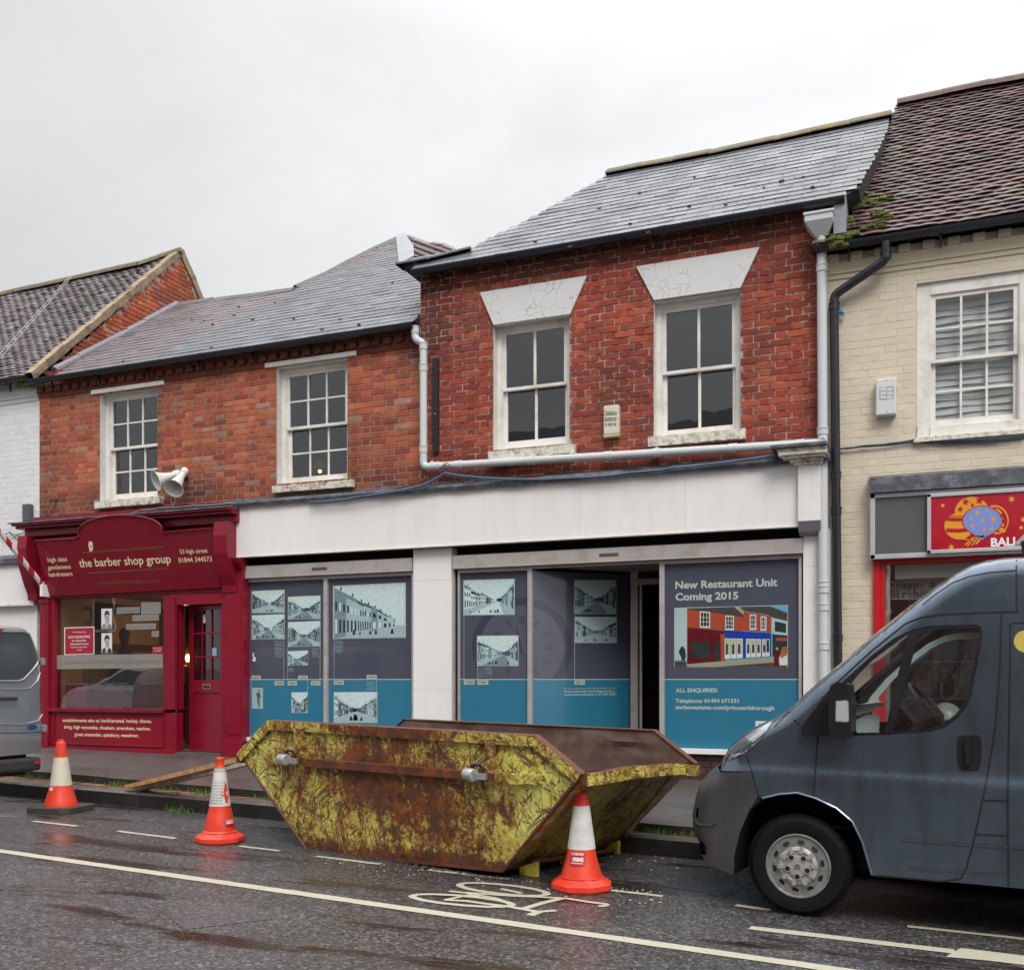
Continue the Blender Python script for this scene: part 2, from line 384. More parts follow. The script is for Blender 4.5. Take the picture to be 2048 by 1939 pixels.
def sash_window(root, X0, X1, Z0, Z1, cols, rows, off=-.105, blind=False, broad=.055, bar=.022, split=.5, gl='pane'):
    """box sash set back in the opening: frame > sashes with glazing bars, panes"""
    y = D - off
    mb = MB()
    b = broad
    mb.box((X0 + .001, y, Z0), (X0 + b, y + .12, Z1), 'white_paint'); mb.box((X1 - b, y, Z0), (X1 - .001, y + .12, Z1), 'white_paint')
    mb.box((X0 + b, y, Z1 - b), (X1 - b, y + .12, Z1 - .001), 'white_paint'); mb.box((X0 + b, y - .01, Z0), (X1 - b, y + .12, Z0 + b * .9), 'white_paint')
    # staff beads
    for x in (X0 + b, X1 - b - .012): mb.box((x, y + .006, Z0 + b), (x + .012, y + .11, Z1 - b), 'white_paint')
    w = part(mb, 'window', root, bevel=.003)
    x0, x1, z0, z1 = X0 + b + .012, X1 - b - .012, Z0 + b * .9, Z1 - b
    zm = z0 + (z1 - z0) * split
    for (a0, a1, yy, top) in ((zm - .02, z1, y + .02, True), (z0, zm + .02, y + .065, False)):
        s = MB(); st = .042; mr = .035
        bt, tp = (mr, st) if top else (.075, mr)
        s.box((x0, yy, a0), (x0 + st, yy + .04, a1), 'white_paint'); s.box((x1 - st, yy, a0), (x1, yy + .04, a1), 'white_paint')
        s.box((x0 + st, yy + .001, a0), (x1 - st, yy + .039, a0 + bt), 'white_paint'); s.box((x0 + st, yy + .001, a1 - tp), (x1 - st, yy + .039, a1), 'white_paint')
        gx0, gx1, gz0, gz1 = x0 + st, x1 - st, a0 + bt, a1 - tp
        for i in range(1, cols):
            x = gx0 + (gx1 - gx0) * i / cols; s.box((x - bar / 2, yy + .003, gz0), (x + bar / 2, yy + .033, gz1), 'white_paint')
        for j in range(1, rows):
            z = gz0 + (gz1 - gz0) * j / rows; s.box((gx0, yy + .005, z - bar / 2), (gx1, yy + .031, z + bar / 2), 'white_paint')
        part(s, 'sash', w, bevel=.002)
        g = MB()
        for i in range(cols):
            for j in range(rows):
                xa, xb = gx0 + (gx1 - gx0) * i / cols, gx0 + (gx1 - gx0) * (i + 1) / cols
                za, zb = gz0 + (gz1 - gz0) * j / rows, gz0 + (gz1 - gz0) * (j + 1) / rows
                t = jit(.004); t2 = jit(.004)
                g.face([(xa, yy + .02 + t, za), (xb, yy + .02 - t, za), (xb, yy + .02 - t + t2, zb), (xa, yy + .02 + t + t2, zb)], gl)
        part(g, 'pane', w)
    return w, (x0, x1, z0, z1, y)

def opening(n, xl, xr, yt, yb, at):
    """brick opening from photo measurements: left/right edges, top/bottom heights read at the left edge"""
    X0 = F(q(n, xl, yt)).x; X1 = F(q(n, xr, yt)).x
    return [X0, X1, F(q(n, at, yb)).z, F(q(n, at, yt)).z]
GH = {}
XAB, XBC, XCD = F((79, 800)).x, F((841, 655)).x, F((1652, 600)).x
ZB = F((841, 655)).z; ZC = F((840, 552)).z; ZA = F((0, 773)).z; ZD = F((1650, 510)).z
ZFLOOR = F((841, 1010)).z

def sill(root, n, p0, p1, p2, p3, out=.09, mat='peeling_paint'):
    """projecting sill; p0..p3 photo corners of its front face (tl, tr, br, bl)"""
    a, b, c, d = [F(q(n, *p), out) for p in (p0, p1, p2, p3)]
    z1 = (a.z + b.z) / 2; z0 = (c.z + d.z) / 2
    mb = MB(); k = 24
    top = []; bot = []
    for i in range(k + 1):
        x = a.x + (b.x - a.x) * i / k
        top.append(Vector((x, D - out + jit(.003), z1 + jit(.005)))); bot.append(Vector((x, D - out + .004 + jit(.003), z0 + jit(.005))))
    for i in range(k):
        mb.face([bot[i], bot[i + 1], top[i + 1], top[i]], mat)
        mb.face([top[i], top[i + 1], (top[i + 1].x, D + .1, z1 + .02), (top[i].x, D + .1, z1 + .02)], mat)
        mb.face([bot[i], bot[i + 1], (bot[i + 1].x, D + .0, z0), (bot[i].x, D + .0, z0)], mat)
    for v in ((bot[0], top[0]), (bot[-1], top[-1])):
        mb.face([v[0], v[1], (v[1].x, D + .1, z1 + .02), (v[0].x, D, z0)], mat)
    return part(mb, 'window_sill', root, weld=True)

def gutter(root, A, B, r=.062, mat='black_gutter', name='gutter'):
    """half round gutter with sockets and brackets from A to B (points on its back top edge)"""
    mb = MB(); A = Vector(A); B = Vector(B); d = (B - A); L = d.length; d /= L
    y = Vector((0, -1, 0)); zz = Vector((0, 0, 1)); cen = y * r
    def prof(t, rr):
        return [A + d * t + cen + (y * cos(a) * rr - zz * sin(a) * rr) for a in [pi * k / 8 for k in range(9)]]
    def run(t0, t1, rr):
        p0, p1 = prof(t0, rr), prof(t1, rr); p2, p3 = prof(t0, rr - .006), prof(t1, rr - .006)
        for i in range(8):
            mb.face([p0[i], p0[i + 1], p1[i + 1], p1[i]], mat); mb.face([p2[i], p2[i + 1], p3[i + 1], p3[i]], mat)
        for a_, b_ in ((p0, p2), (p1, p3)): mb.flat(a_ + b_[::-1], mat)
        mb.face([p0[0], p1[0], p3[0], p2[0]], mat); mb.face([p0[8], p1[8], p3[8], p2[8]], mat)
    run(0, L, r)
    for e in (0.0, L): mb.flat(prof(e, r), mat)
    t = 1.1
    while t < L - .3: run(t, t + .09, r + .006); t += 1.9
    t = .35
    while t < L - .1:
        mb.box(A + d * t + Vector((-.012, .03, -.16)), A + d * t + Vector((.012, .012, -.01)), mat)
        mb.tube([A + d * t + Vector((0, .02, -.12)), A + d * t + cen + Vector((0, 0, -r - .01))], .008, mat, 6); t += .85
    return part(mb, name, root)

# ------------------------------------------------------------------ roofs
def slope(zE, pitch, yE=None):
    """roof plane: returns (plane normal, origin, UV->world, photo->uv)"""
    yE = D - .16 if yE is None else yE
    c, s = cos(radians(pitch)), sin(radians(pitch))
    O = Vector((0, yE, zE)); nrm = Vector((0, -s, c)); up = Vector((0, c, s))
    W = lambda u, v, n=0.: O + Vector((1, 0, 0)) * u + up * v + nrm * n
    def uv(p):
        w = onplane(p, nrm, O) - O; return (w.x, w.dot(up))
    return nrm, O, W, uv
def roofing(mb, W, poly, w, e, pal, mat, t=.006, camber=0., lap=.03, dark=None, gap=.004, rnd=.0, sag=None):
    us = [p[0] for p in poly]; vs = [p[1] for p in poly]
    u0, u1, v0, v1 = min(us), max(us), min(vs), max(vs)
    k = 0; v = v0 - e * .3
    seg = 3 if camber else 1
    while v < v1:
        u = u0 - w + (w / 2 if k % 2 else 0) + jit(rnd * 2)
        vm = v + e * .45; xs = []
        for (xa, ya), (xb, yb) in zip(poly, poly[1:] + poly[:1]):
            if (ya > vm) != (yb > vm): xs.append(xa + (xb - xa) * (vm - ya) / (yb - ya))
        xs.sort(); iv = list(zip(xs[::2], xs[1::2]))
        while u < u1:
            for (ia, ib) in iv:
                if min(u + w, ib) - max(u, ia) < .03: continue
                c = random.choice(pal); g = random.uniform(.8, 1.2)
                if dark: c, g = dark(u, v, c, g)
                c = tuple(x * g for x in c)
                dz = jit(rnd); dv = jit(rnd * 1.5); tw = jit(rnd * .8); tl = t * random.uniform(.9, 1.3)
                S = (lambda a, b: sag(a, b)) if sag else (lambda a, b: 0.)
                a, b = max(u + gap / 2, ia + jit(.008)), min(u + w - gap / 2, ib + jit(.008))
                up_, lo, un = [], [], []
                for i in range(seg + 1):
                    f = i / seg; x = a + (b - a) * f; cm = camber * (1 - (2 * f - 1) ** 2)
                    n1 = tl * 2 + cm + dz + tw * (f - .5) + S(x, v); n2 = .001 + cm * .9 + S(x, v + e)
                    lo.append(W(x, v + dv, n1)); un.append(W(x, v + dv, n1 - tl * 1.1)); up_.append(W(x, v + e + lap, n2))
                for i in range(seg):
                    mb.face([lo[i], lo[i + 1], up_[i + 1], up_[i]], mat, c)
                    mb.face([un[i], un[i + 1], lo[i + 1], lo[i]], mat, tuple(x * .22 for x in c))
                mb.face([un[0], lo[0], up_[0]], mat, c); mb.face([un[-1], lo[-1], up_[-1]], mat, c)
            u += w
        v += e; k += 1
def under_roof(mb, W, poly, zbase, ymir, mat='dark_wood', thick=.03, back='ridge_dark'):
    """solid carcass under the covering: front slope polygon, mirrored back slope, closed sides"""
    P = [W(u, v, -.012) for u, v in poly]
    Q = [Vector((p.x, max(p.y + .05, 2 * ymir - p.y), p.z)) for p in P]
    tr = tessellate_polygon([P]); n = len(P)
    mb.mesh(P, tr, mat); mb.mesh(Q, [t[::-1] for t in tr], back)
    mb.mesh(P + Q, [(i, (i + 1) % n, n + (i + 1) % n, n + i) for i in range(n)], mat)
def ridge(mb, pts, mat, r=.11, L=.45, angular=True, h=.09):
    """row of ridge tiles along a polyline, each tile slightly larger at its lap"""
    pts = [Vector(p) for p in pts]
    for a, b in zip(pts, pts[1:]):
        d = b - a; n = max(1, round(d.length / L)); d1 = d.normalized()
        y = Vector((-d1.y, d1.x, 0)).normalized(); y = y if y.y > 0 else -y; z = d1.cross(y); z = z if z.z > 0 else -z
        for i in range(n):
            p = a + d * (i / n) + z * jit(.006); e = a + d * ((i + 1.04) / n) + z * (.004 + jit(.006))
            prof = [(-r, -h), (-r * .98, -h + .02), (-.03, .012), (.03, .012), (r * .98, -h + .02), (r, -h)] if angular else [(-r * cos(t), -h + (h + .02) * sin(t)) for t in [pi * k / 6 for k in range(7)]]
            A_ = [p + y * s_ * 1.06 + z * t_ * 1.0 for s_, t_ in prof]; B_ = [e + y * s_ + z * t_ for s_, t_ in prof]
            for k in range(len(prof) - 1): mb.face([A_[k], A_[k + 1], B_[k + 1], B_[k]], mat)
            mb.flat(A_, mat); mb.flat(B_, mat)
SLATE = [(.095, .099, .110)] * 5 + [(.108, .108, .118)] * 3 + [(.080, .084, .095)] * 3 + [(.10, .088, .10)]
TILE = [(.115, .06, .055)] * 5 + [(.14, .066, .058)] * 3 + [(.10, .058, .055)] * 4
TILE_OLD = [(.12, .10, .10)] * 4 + [(.17, .13, .125)] * 3 + [(.08, .07, .072)] * 3 + [(.13, .075, .065)] * 2
def moss_clumps(root, pts, r, n, mat='moss', name='moss', sc=1.):
    mb = MB()
    for _ in range(n):
        c = Vector(random.choice(pts)) + Vector((jit(r), jit(r * .5), jit(r * .4))); s = random.uniform(.012, .04) * sc
        m = []
        for i in range(6):
            for j in range(4):
                th = pi * j / 3; ph = 2 * pi * i / 6; k = s * random.uniform(.7, 1.2)
                m.append(c + Vector((sin(th) * cos(ph) * k * 1.3, sin(th) * sin(ph) * k, cos(th) * k * .6)))
        mb.mesh(m, [(i * 4 + j, ((i + 1) % 6) * 4 + j, ((i + 1) % 6) * 4 + j + 1, i * 4 + j + 1) for i in range(6) for j in range(3)], mat)
    o = part(mb, name, root); o['kind'] = 'stuff'; return o
# ================================================================== LEFT BRICK BUILDING (B)
B = thing('brick_building', (XAB, D, .3), 'low orange brick building with multi-pane sash windows and grey slate roof above the maroon shop', 'building')
oB1 = opening(1, 625, 985, 1052, 1730, 628)
oB2 = opening(3, 355, 797, 892, 1630, 357)
zfl = F(q(2, 245, 150)).z - .05
zwB = 3.42
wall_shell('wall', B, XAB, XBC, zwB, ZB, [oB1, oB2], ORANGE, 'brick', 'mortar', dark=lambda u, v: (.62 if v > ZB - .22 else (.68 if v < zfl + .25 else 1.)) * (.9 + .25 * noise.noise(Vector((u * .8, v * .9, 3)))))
sash_window(B, *oB1, 3, 2); sash_window(B, *oB2, 3, 2)
sill(B, 1, (588, 1728), (995, 1692), (998, 1738), (590, 1768)); sill(B, 3, (325, 1640), (820, 1580), (820, 1630), (325, 1673))
for n, a, b, c, d in ((1, (567, 1033), (1020, 967), (1022, 998), (567, 1055)), (3, (278, 870), (850, 775), (853, 808), (280, 895))):
    pts = [F(q(n, *p), .035) for p in (a, b, c, d)]
    z1 = (pts[0].z + pts[1].z) / 2; z0 = (pts[2].z + pts[3].z) / 2
    mb = MB(); mb.box((pts[0].x, D - .035, z0), (pts[1].x, D + .08, z1), 'white_paint'); part(mb, 'lintel', B, bevel=.006)
# dentil course
mb = MB()
u = XAB
while u < XBC - .02:
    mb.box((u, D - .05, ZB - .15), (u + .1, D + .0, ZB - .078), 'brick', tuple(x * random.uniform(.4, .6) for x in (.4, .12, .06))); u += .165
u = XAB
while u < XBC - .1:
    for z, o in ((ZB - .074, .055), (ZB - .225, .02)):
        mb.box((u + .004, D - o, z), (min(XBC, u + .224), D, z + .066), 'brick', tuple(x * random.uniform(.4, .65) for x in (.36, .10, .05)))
    u += .228
part(mb, 'dentil_course', B)
gutter(B, (XAB - .03, D - .10, ZB + .0), (XBC - .02, D - .10, ZB + .0))
# roof
nB, OB, WB, uvB = slope(ZB + .03, 37.)
pB = [q(1, 262, 985), q(1, 1108, 492), q(1, 1563, 435), q(3, 465, 397), q(3, 640, 315), q(3, 960, 145), q(3, 1105, 82), q(3, 1220, 200), q(3, 1330, 190), q(3, 1500, 160)]
polyB = [uvB(p) for p in pB] + [(XBC + 1.2, uvB(q(3, 1500, 160))[1] * .0 + 1.2), (XBC, .9), (XBC, 0.)]
polyB[0] = (polyB[0][0], 0.)
def darkB(u, v, c, g):
    x = (u - XAB)
    if x < 1.75 + v * .55 + jit(.12) and x > .2: return (.115, .085, .088), g       # the older reddish slates by the gable
    return c, g
mb = MB(); roofing(mb, WB, polyB, .26, .15, SLATE, 'slate', dark=darkB, t=.0035, rnd=.0015); 
part(mb, 'roof', B)
mb = MB(); under_roof(mb, WB, polyB, ZB, D + 3.4); part(mb, 'roof_deck', B)
mb = MB()
def P3(pl, p, lift=0.): n_, O_, W_, uv_ = pl; a = uv_(p); return W_(a[0], a[1], lift)
SB = (nB, OB, WB, uvB)
ridge(mb, [P3(SB, p, .0) for p in (q(1, 1112, 488), q(1, 1563, 438), q(3, 467, 400))], 'ridge_dark')
ridge(mb, [P3(SB, p, .02) for p in (q(3, 467, 390), q(3, 640, 315), q(3, 965, 148), q(3, 1110, 88))], 'ridge_dark', r=.13, L=.55)
part(mb, 'ridge_tiles', B)
mb = MB()
ridge(mb, [P3(SB, p, .03) for p in (q(1, 1105, 492), q(1, 800, 665), q(1, 640, 748), q(1, 345, 905))], 'flash_grey', r=.07, L=.5, angular=False, h=.05)
part(mb, 'verge_flashing', B)
mb = MB()
mb.prism([P3(SB, q(3, *p), .05) for p in ((1105, 85), (1160, 68), (1215, 150), (1218, 212), (1125, 262))], nB * -.05, 'lead_pale')
part(mb, 'hip_flashing', B)
mb = MB()
pl = [uvB(q(3, *p)) for p in ((1165, 72), (1290, 118), (1400, 130), (1480, 170), (1480, 215), (1215, 215))]
roofing(mb, lambda u, v, n=0.: WB(u, v, n + .02), pl, .17, .1, TILE, 'clay_tile', camber=.01, t=.006); mb.prism([WB(u, v, .01) for u, v in pl], nB * -.04, 'ridge_moss')
part(mb, 'rear_tile_roof', B)
# hole moss specks on slates
moss_clumps(B, [P3(SB, q(1, *p), .01) for p in ((1205, 595), (1330, 625), (1325, 768), (770, 855), (1280, 600), (1495, 515), (520, 830))] + [P3(SB, q(3, *p), .01) for p in ((205, 595), (467, 590), (90, 568), (120, 513), (750, 592), (868, 628), (730, 680), (640, 655), (1080, 365), (345, 490))], .012, 60, 'ridge_dark', sc=.55)

# ================================================================== RIGHT BRICK BUILDING (C)
C = thing('brick_building', (XBC, D, .3), 'taller deep-red brick building with two white trapezoid lintels, left of the cream building', 'building')
oC1 = opening(5, 460, 880, 962, 1655, 462)
oC2 = opening(6, 135, 541, 945, 1590, 137)
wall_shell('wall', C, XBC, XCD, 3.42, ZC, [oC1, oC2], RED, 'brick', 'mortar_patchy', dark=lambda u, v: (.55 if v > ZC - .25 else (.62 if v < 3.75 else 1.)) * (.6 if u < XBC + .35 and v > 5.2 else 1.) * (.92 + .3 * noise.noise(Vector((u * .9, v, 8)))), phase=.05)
sash_window(C, *oC1, 2, 1, bar=.03); sash_window(C, *oC2, 2, 1, bar=.03)
sill(C, 5, (430, 1662), (905, 1622), (905, 1672), (430, 1706)); sill(C, 6, (107, 1583), (562, 1530), (562, 1578), (107, 1628))
# crazed lintels
m_, nt, ns, ln = newmat('crazed_paint')
P_ = geo_pos(nt); w_ = noisen(nt, P_, 2.5, 3)
vo = N(nt, 'ShaderNodeTexVoronoi', feature='DISTANCE_TO_EDGE'); vo.inputs['Scale'].default_value = 7.5
ad = N(nt, 'ShaderNodeVectorMath', operation='MULTIPLY_ADD'); nz = N(nt, 'ShaderNodeTexNoise'); nz.inputs['Scale'].default_value = 6.
ln.new(P_, nz.inputs['Vector']); ln.new(nz.outputs['Color'], ad.inputs[0]); ad.inputs[1].default_value = (.16, .16, .16); ln.new(P_, ad.inputs[2]); ln.new(ad.outputs[0], vo.inputs['Vector'])
cr = ramp(nt, vo.outputs['Distance'], [(.0, 1.), (.028, 0.)]); msk = ramp(nt, noisen(nt, P_, 3.3, 3), [(.48, 0.), (.56, 1.)])
mm = N(nt, 'ShaderNodeMath', operation='MULTIPLY'); ln.new(cr, mm.inputs[0]); ln.new(msk, mm.inputs[1])
finish(nt, mix(nt, mm.outputs[0], mix(nt, w_, (.60, .60, .59), (.68, .68, .67)), (.30, .29, .24)), .55, 0, mm.outputs[0], -.4, .01)
for n, pp in ((5, ((385, 783), (975, 695), (882, 905), (460, 962))), (6, ((52, 787), (630, 681), (541, 874), (135, 942)))):
    pts = [F(q(n, *p), .03) for p in pp]
    zt = (pts[0].z + pts[1].z) / 2; zb = (pts[2].z + pts[3].z) / 2
    for i, p in enumerate(pts): p.z = zt if i < 2 else zb
    mb = MB(); mb.prism(pts, (0, .09, 0), 'crazed_paint'); part(mb, 'lintel', C, bevel=.006)
gutter(C, (XBC - .03, D - .10, ZC + .0), (F(q(6, 1035, 480)).x, D - .10, ZC + .0))
nC, OC, WC, uvC = slope(ZC + .03, 40.)
SCp = (nC, OC, WC, uvC)
pC = [q(3, 1100, 255), q(5, 0, 612), q(5, 330, 545), q(5, 420, 498), q(5, 600, 410), q(5, 740, 335), q(5, 880, 255), q(5, 1000, 190), q(5, 1092, 133), q(5, 1655, 25), q(7, 0, 360), q(7, 620, 222), q(7, 605, 300), q(7, 565, 400), q(7, 500, 520), q(7, 455, 600)]
polyC = [uvC(p) for p in pC]; xr = uvC(q(7, 368, 680))[0]
polyC = [(XBC - .05, .0), (XBC - .05, .28)] + polyC + [(xr, 0.)]
polyC[2] = (XBC - .3, polyC[2][1])
print('C roof poly', [(round(a, 2), round(b, 2)) for a, b in polyC])
mb = MB(); roofing(mb, WC, polyC, .27, .155, SLATE, 'slate', t=.0038, rnd=.002); part(mb, 'roof', C)
mb = MB(); under_roof(mb, WC, polyC, ZC, D + 3.6); part(mb, 'roof_deck', C)
mb = MB(); ridge(mb, [P3(SCp, p, .03) for p in (q(5, 1095, 128), q(5, 1655, 22), q(7, 0, 352), q(7, 620, 218))], 'ridge_moss', L=.5, r=.12); part(mb, 'ridge_tiles', C)
mb = MB(); ridge(mb, [P3(SCp, p, .02) for p in (q(3, 1125, 250), q(3, 1300, 222), q(5, 330, 552))], 'ridge_dark', L=.5, r=.10, h=.05); part(mb, 'hip_tiles', C)
moss_clumps(C, [P3(SCp, q(6, *p), .012) for p in ((300, 502), (212, 505), (70, 440), (735, 385), (878, 415), (655, 412), (470, 495), (110, 628), (840, 365), (975, 460), (330, 365))] + [P3(SCp, q(5, *p), .012) for p in ((1215, 412), (1540, 315), (1045, 325), (885, 540), (1320, 462), (690, 510))], .012, 40, 'ridge_dark', sc=.55)
mb = MB()                                                     # side wall that rises above the neighbour's tiles
mb.prism([Vector((xr + .02, D - .16, ZC - .35)), Vector((xr + .02, D - .16, ZC + .02)), Vector((xr + .02, D + 2.6, ZC + 2.25)), Vector((xr + .02, D + 2.6, ZC - .35))], (-.12, 0, 0), 'lead_pale')
part(mb, 'party_wall_flashing', C)

# ================================================================== WHITE PAINTED BUILDING (A)
A = thing('painted_building', (XAB - 3, D, .3), 'white-painted brick building at the far left with a steep old tile roof and brick gable', 'building')
WHITE = [(.69, .695, .69)] * 4 + [(.67, .675, .67)] * 2; XA0 = XAB - 4.2
zA1 = F(q(2, 100, 440)).z
wall_shell('wall', A, XA0, XAB - .001, zA1, ZA + .03, [], WHITE, 'painted_brick', 'white_mortar', joint=.006, depth=.0014, rough=.001, gv=.03)
mb = MB(); mb.box((XA0, D - .03, ZA - .22), (XAB - .02, D, ZA - .08), 'painted_brick', (.6, .61, .6)); mb.box((XA0, D - .015, ZA - .28), (XAB - .02, D, ZA - .22), 'painted_brick', (.6, .61, .6)); part(mb, 'cornice', A)
gutter(A, (XA0, D - .12, ZA + .02), (XAB - .0, D - .12, ZA + .02))
apx = onplane(q(1, 1112, 165), (1, 0, 0), (XAB - .02, 0, 0)); PA = degrees(math.atan((apx.z - ZA - .05) / (apx.y - D + .16)))
nA, OA, WA, uvA = slope(ZA + .05, PA)
SA = (nA, OA, WA, uvA)
gv = (apx - OA).dot(Vector((0, cos(radians(PA)), sin(radians(PA)))))
r1 = uvA(q(1, 1090, 172)); r0 = uvA(q(1, 0, 440))
polyA = [(XA0, 0), (XA0, r0[1] * 1.0), (r0[0], r0[1]), (uvA(q(1, 880, 245))[0], uvA(q(1, 880, 245))[1]), (XAB + .05, gv), (XAB + .05, 0)]
print('A', polyA)
sagA = lambda u, v: .025 * noise.noise(Vector((u * .9, v * .9, 1.))) + .012 * noise.noise(Vector((u * 3, v * 3, 5.)))
mb = MB(); roofing(mb, WA, polyA, .165, .088, TILE_OLD, 'clay_tile', t=.007, camber=.006, rnd=.004, sag=sagA); part(mb, 'roof', A)
mb = MB(); under_roof(mb, lambda u, v, n=0.: WA(u, v, n - .03), [(min(u, XAB - .03), v) for u, v in polyA], ZA, apx.y); part(mb, 'roof_deck', A)
mb = MB(); ridge(mb, [WA(a, b, .03) for a, b in polyA[1:5]], 'ridge_moss', angular=False, r=.11, L=.38); part(mb, 'ridge_tiles', A)
# gable end in brick
WG = lambda u, v, off: Vector((XAB + .035 + off, u, v))
ya = apx.y; za = apx.z - .05
def gz(u): return za - abs(u - ya) * (math.tan(radians(PA)) if u < ya else 1.22)
mb = MB(); mb.face([WG(D, ZA, -.004), WG(D + 6.1, ZA, -.004), WG(ya, za, -.004)], 'mortar_pale')
bricks(mb, WG, D, D + 6, ZA + .1, za, [], ORANGE, 'brick', 'mortar_pale', clip=lambda u, v: v < gz(u) - .08, depth=.01)
part(mb, 'gable_wall', A)
mb = MB()
for (y0, z0, y1, z1) in ((D - .2, gz(D - .2) + .06, ya, za + .06), (ya, za + .06, ya + 2.2, za + .06 - 2.2 * 1.22)):
    k = 22; d = Vector((0, y1 - y0, z1 - z0)); n_ = Vector((0, -d.z, d.y)).normalized()
    n_ = n_ if n_.z > 0 else -n_
    prev = None
    for i in range(k + 1):
        p = Vector((XAB, y0, z0)) + d * (i / k); w1, w2 = .035 + jit(.008), -.07 + jit(.012)
        ring = [p + n_ * w1 + Vector((.085 + jit(.006), 0, 0)), p + n_ * w2 + Vector((.07 + jit(.006), 0, 0)), p + n_ * w2 + Vector((-.05, 0, 0)), p + n_ * w1 + Vector((-.05, 0, 0))]
        if prev:
            for j in range(4): mb.face([prev[j], prev[(j + 1) % 4], ring[(j + 1) % 4], ring[j]], 'verge_mortar')
        prev = ring
part(mb, 'verge', A)
mb = MB()
for a, b in (((0, 845), (455, 345)), ((20, 850), (470, 345))): mb.tube([P3(SA, q(1, *a), .06), P3(SA, q(1, *b), .08)], .006, 'cable_grey', 5)
part(mb, 'roof_cable', A)
moss_clumps(A, [F(q(1, x, 1010), .12) + Vector((0, 0, .03)) for x in (130, 160, 190, 215, 240, 260)], .05, 90)
# its shop front: flashing, signboard, pilaster
mb = MB()
z1, z0 = F(q(2, 100, 418), .12).z, F(q(2, 100, 458), .12).z
mb.prism([(XA0, D - .02, z1 + .05), (XA0, D - .16, z1 - .02), (XA0, D - .16, z0), (XA0, D - .02, z0)], (XAB - .10 - XA0, 0, 0), 'lead')
part(mb, 'lead_flashing', A)
mb = MB()
x1 = F(q(2, 212, 600), .1).x; zb0 = F(q(2, 100, 708), .1).z
mb.box((XA0, D - .10, zb0), (x1, D + .02, z0 - .001), 'render_white'); part(mb, 'fascia_board', A, bevel=.004)
mb = MB(); mb.box((XA0, D - .12, zb0 - .035), (x1 + .01, D + .02, zb0 - .003), 'white_paint')
mb.box((x1 + .004, D - .05, .3), (XAB - .005, D + .1, z0 - .001), 'white_paint'); part(mb, 'pilaster', A, bevel=.004)
mb = MB(); mb.box((XA0, D - .02, .3), (x1 + .002, D + .1, zb0 - .036), 'render_white'); part(mb, 'shop_panel', A)
# ================================================================== CREAM BUILDING (D)
Dg = thing('painted_building', (XCD + 1, D, .3), 'cream-painted brick building at the right with a mossy red clay tile roof, beside the downpipes', 'building')
CREAM = [(.65, .565, .44)] * 4 + [(.63, .55, .43)] * 3 + [(.66, .575, .445)]
XD1 = 5.2
oD = [F(q(7, 765, 1118)).x, F(q(7, 1395, 1100)).x, F(q(8, 895, 82)).z, F(q(7, 765, 1118)).z]
xs0 = F(q(8, 605, 430)).x; xs1 = 4.6
z_sgn1 = F(q(8, 605, 430), .12).z; z_sgn0 = F(q(8, 610, 838), .12).z
oShop = [F(q(8, 622, 900)).x + .0, xs1, 0.5, z_sgn0]
mb = MB()
holes = [oD, oShop]
wall_shell('wall', Dg, XCD + .003, XD1, .35, ZD - .02, holes, CREAM, 'painted_brick', 'cream_mortar', joint=.007, depth=.0016, rough=.001, gv=.035)
mb = MB(); mb.box((XCD + .01, D - .03, ZD - .22), (XD1, D, ZD - .1), 'painted_brick', (.62, .555, .40)); mb.box((XCD + .01, D - .015, ZD - .27), (XD1, D, ZD - .22), 'painted_brick', (.62, .555, .40))
u = XCD + .02
while u < XD1: mb.box((u, D - .055, ZD - .1), (u + .11, D, ZD - .03), 'painted_brick', (.60, .54, .39)); u += .225
part(mb, 'cornice', Dg)
gutter(Dg, (XCD - .12, D - .12, ZD + .02), (XD1, D - .12, ZD + .02), r=.06)
w, gp = sash_window(Dg, oD[0], oD[1], oD[2], oD[3], 3, 2, off=-.03, broad=.12, bar=.022, gl='pane_clear')
mb = MB(); x0, x1, z0, z1, yy = gp                            # pleated blind behind the glass
M('blind', (.50, .50, .48), .8, bump=0)
k = 0; z = z0
while z < z1:
    h = .075; c_ = [(x0 + (x1 - x0) * i / 6, yy + .12 + .008 * sin(i * 1.3 + k), z + .006 * sin(i * 1.1 + k * 2)) for i in range(7)]
    t_ = [(p[0], p[1] + .022, p[2] + h) for p in c_]
    for i in range(6): mb.face([c_[i], c_[i + 1], t_[i + 1], t_[i]], 'blind')
    z += h * .93; k += 1
part(mb, 'blind', w)
sillD = MB(); sillD.box((oD[0] - .03, D - .05, oD[2] - .05), (oD[1] + .03, D + .05, oD[2] - .001), 'peeling_paint'); part(sillD, 'window_sill', Dg, bevel=.004)
nD, OD, WD, uvD = slope(ZD + .05, 45., D - .2)
SD = (nD, OD, WD, uvD)
pD = [q(7, 655, 168), q(7, 640, 192), q(7, 622, 240), q(7, 600, 300), q(7, 560, 392), q(7, 520, 470), q(7, 480, 560), q(7, 455, 640), q(7, 430, 740), q(7, 330, 850)]
e1 = uvD(q(7, 1340, 28)); e0 = uvD(q(7, 655, 168))
polyD = [uvD(p) for p in pD][::-1] + [e1, (XD1, e1[1] + .05), (XD1, 0.), (XCD - .14, 0.)]
print('D', [(round(a, 2), round(b, 2)) for a, b in polyD])
def darkD(u, v, c, g):
    if noise.noise(Vector((u * 1.7, v * 1.7, 2.))) > .40: return (.12, .10, .065), g
    return c, g
mb = MB(); roofing(mb, WD, polyD, .17, .095, TILE, 'clay_tile', t=.010, camber=.006, gap=.0015, rnd=.004, dark=darkD, sag=lambda u, v: .015 * noise.noise(Vector((u, v, 7)))); part(mb, 'roof', Dg)
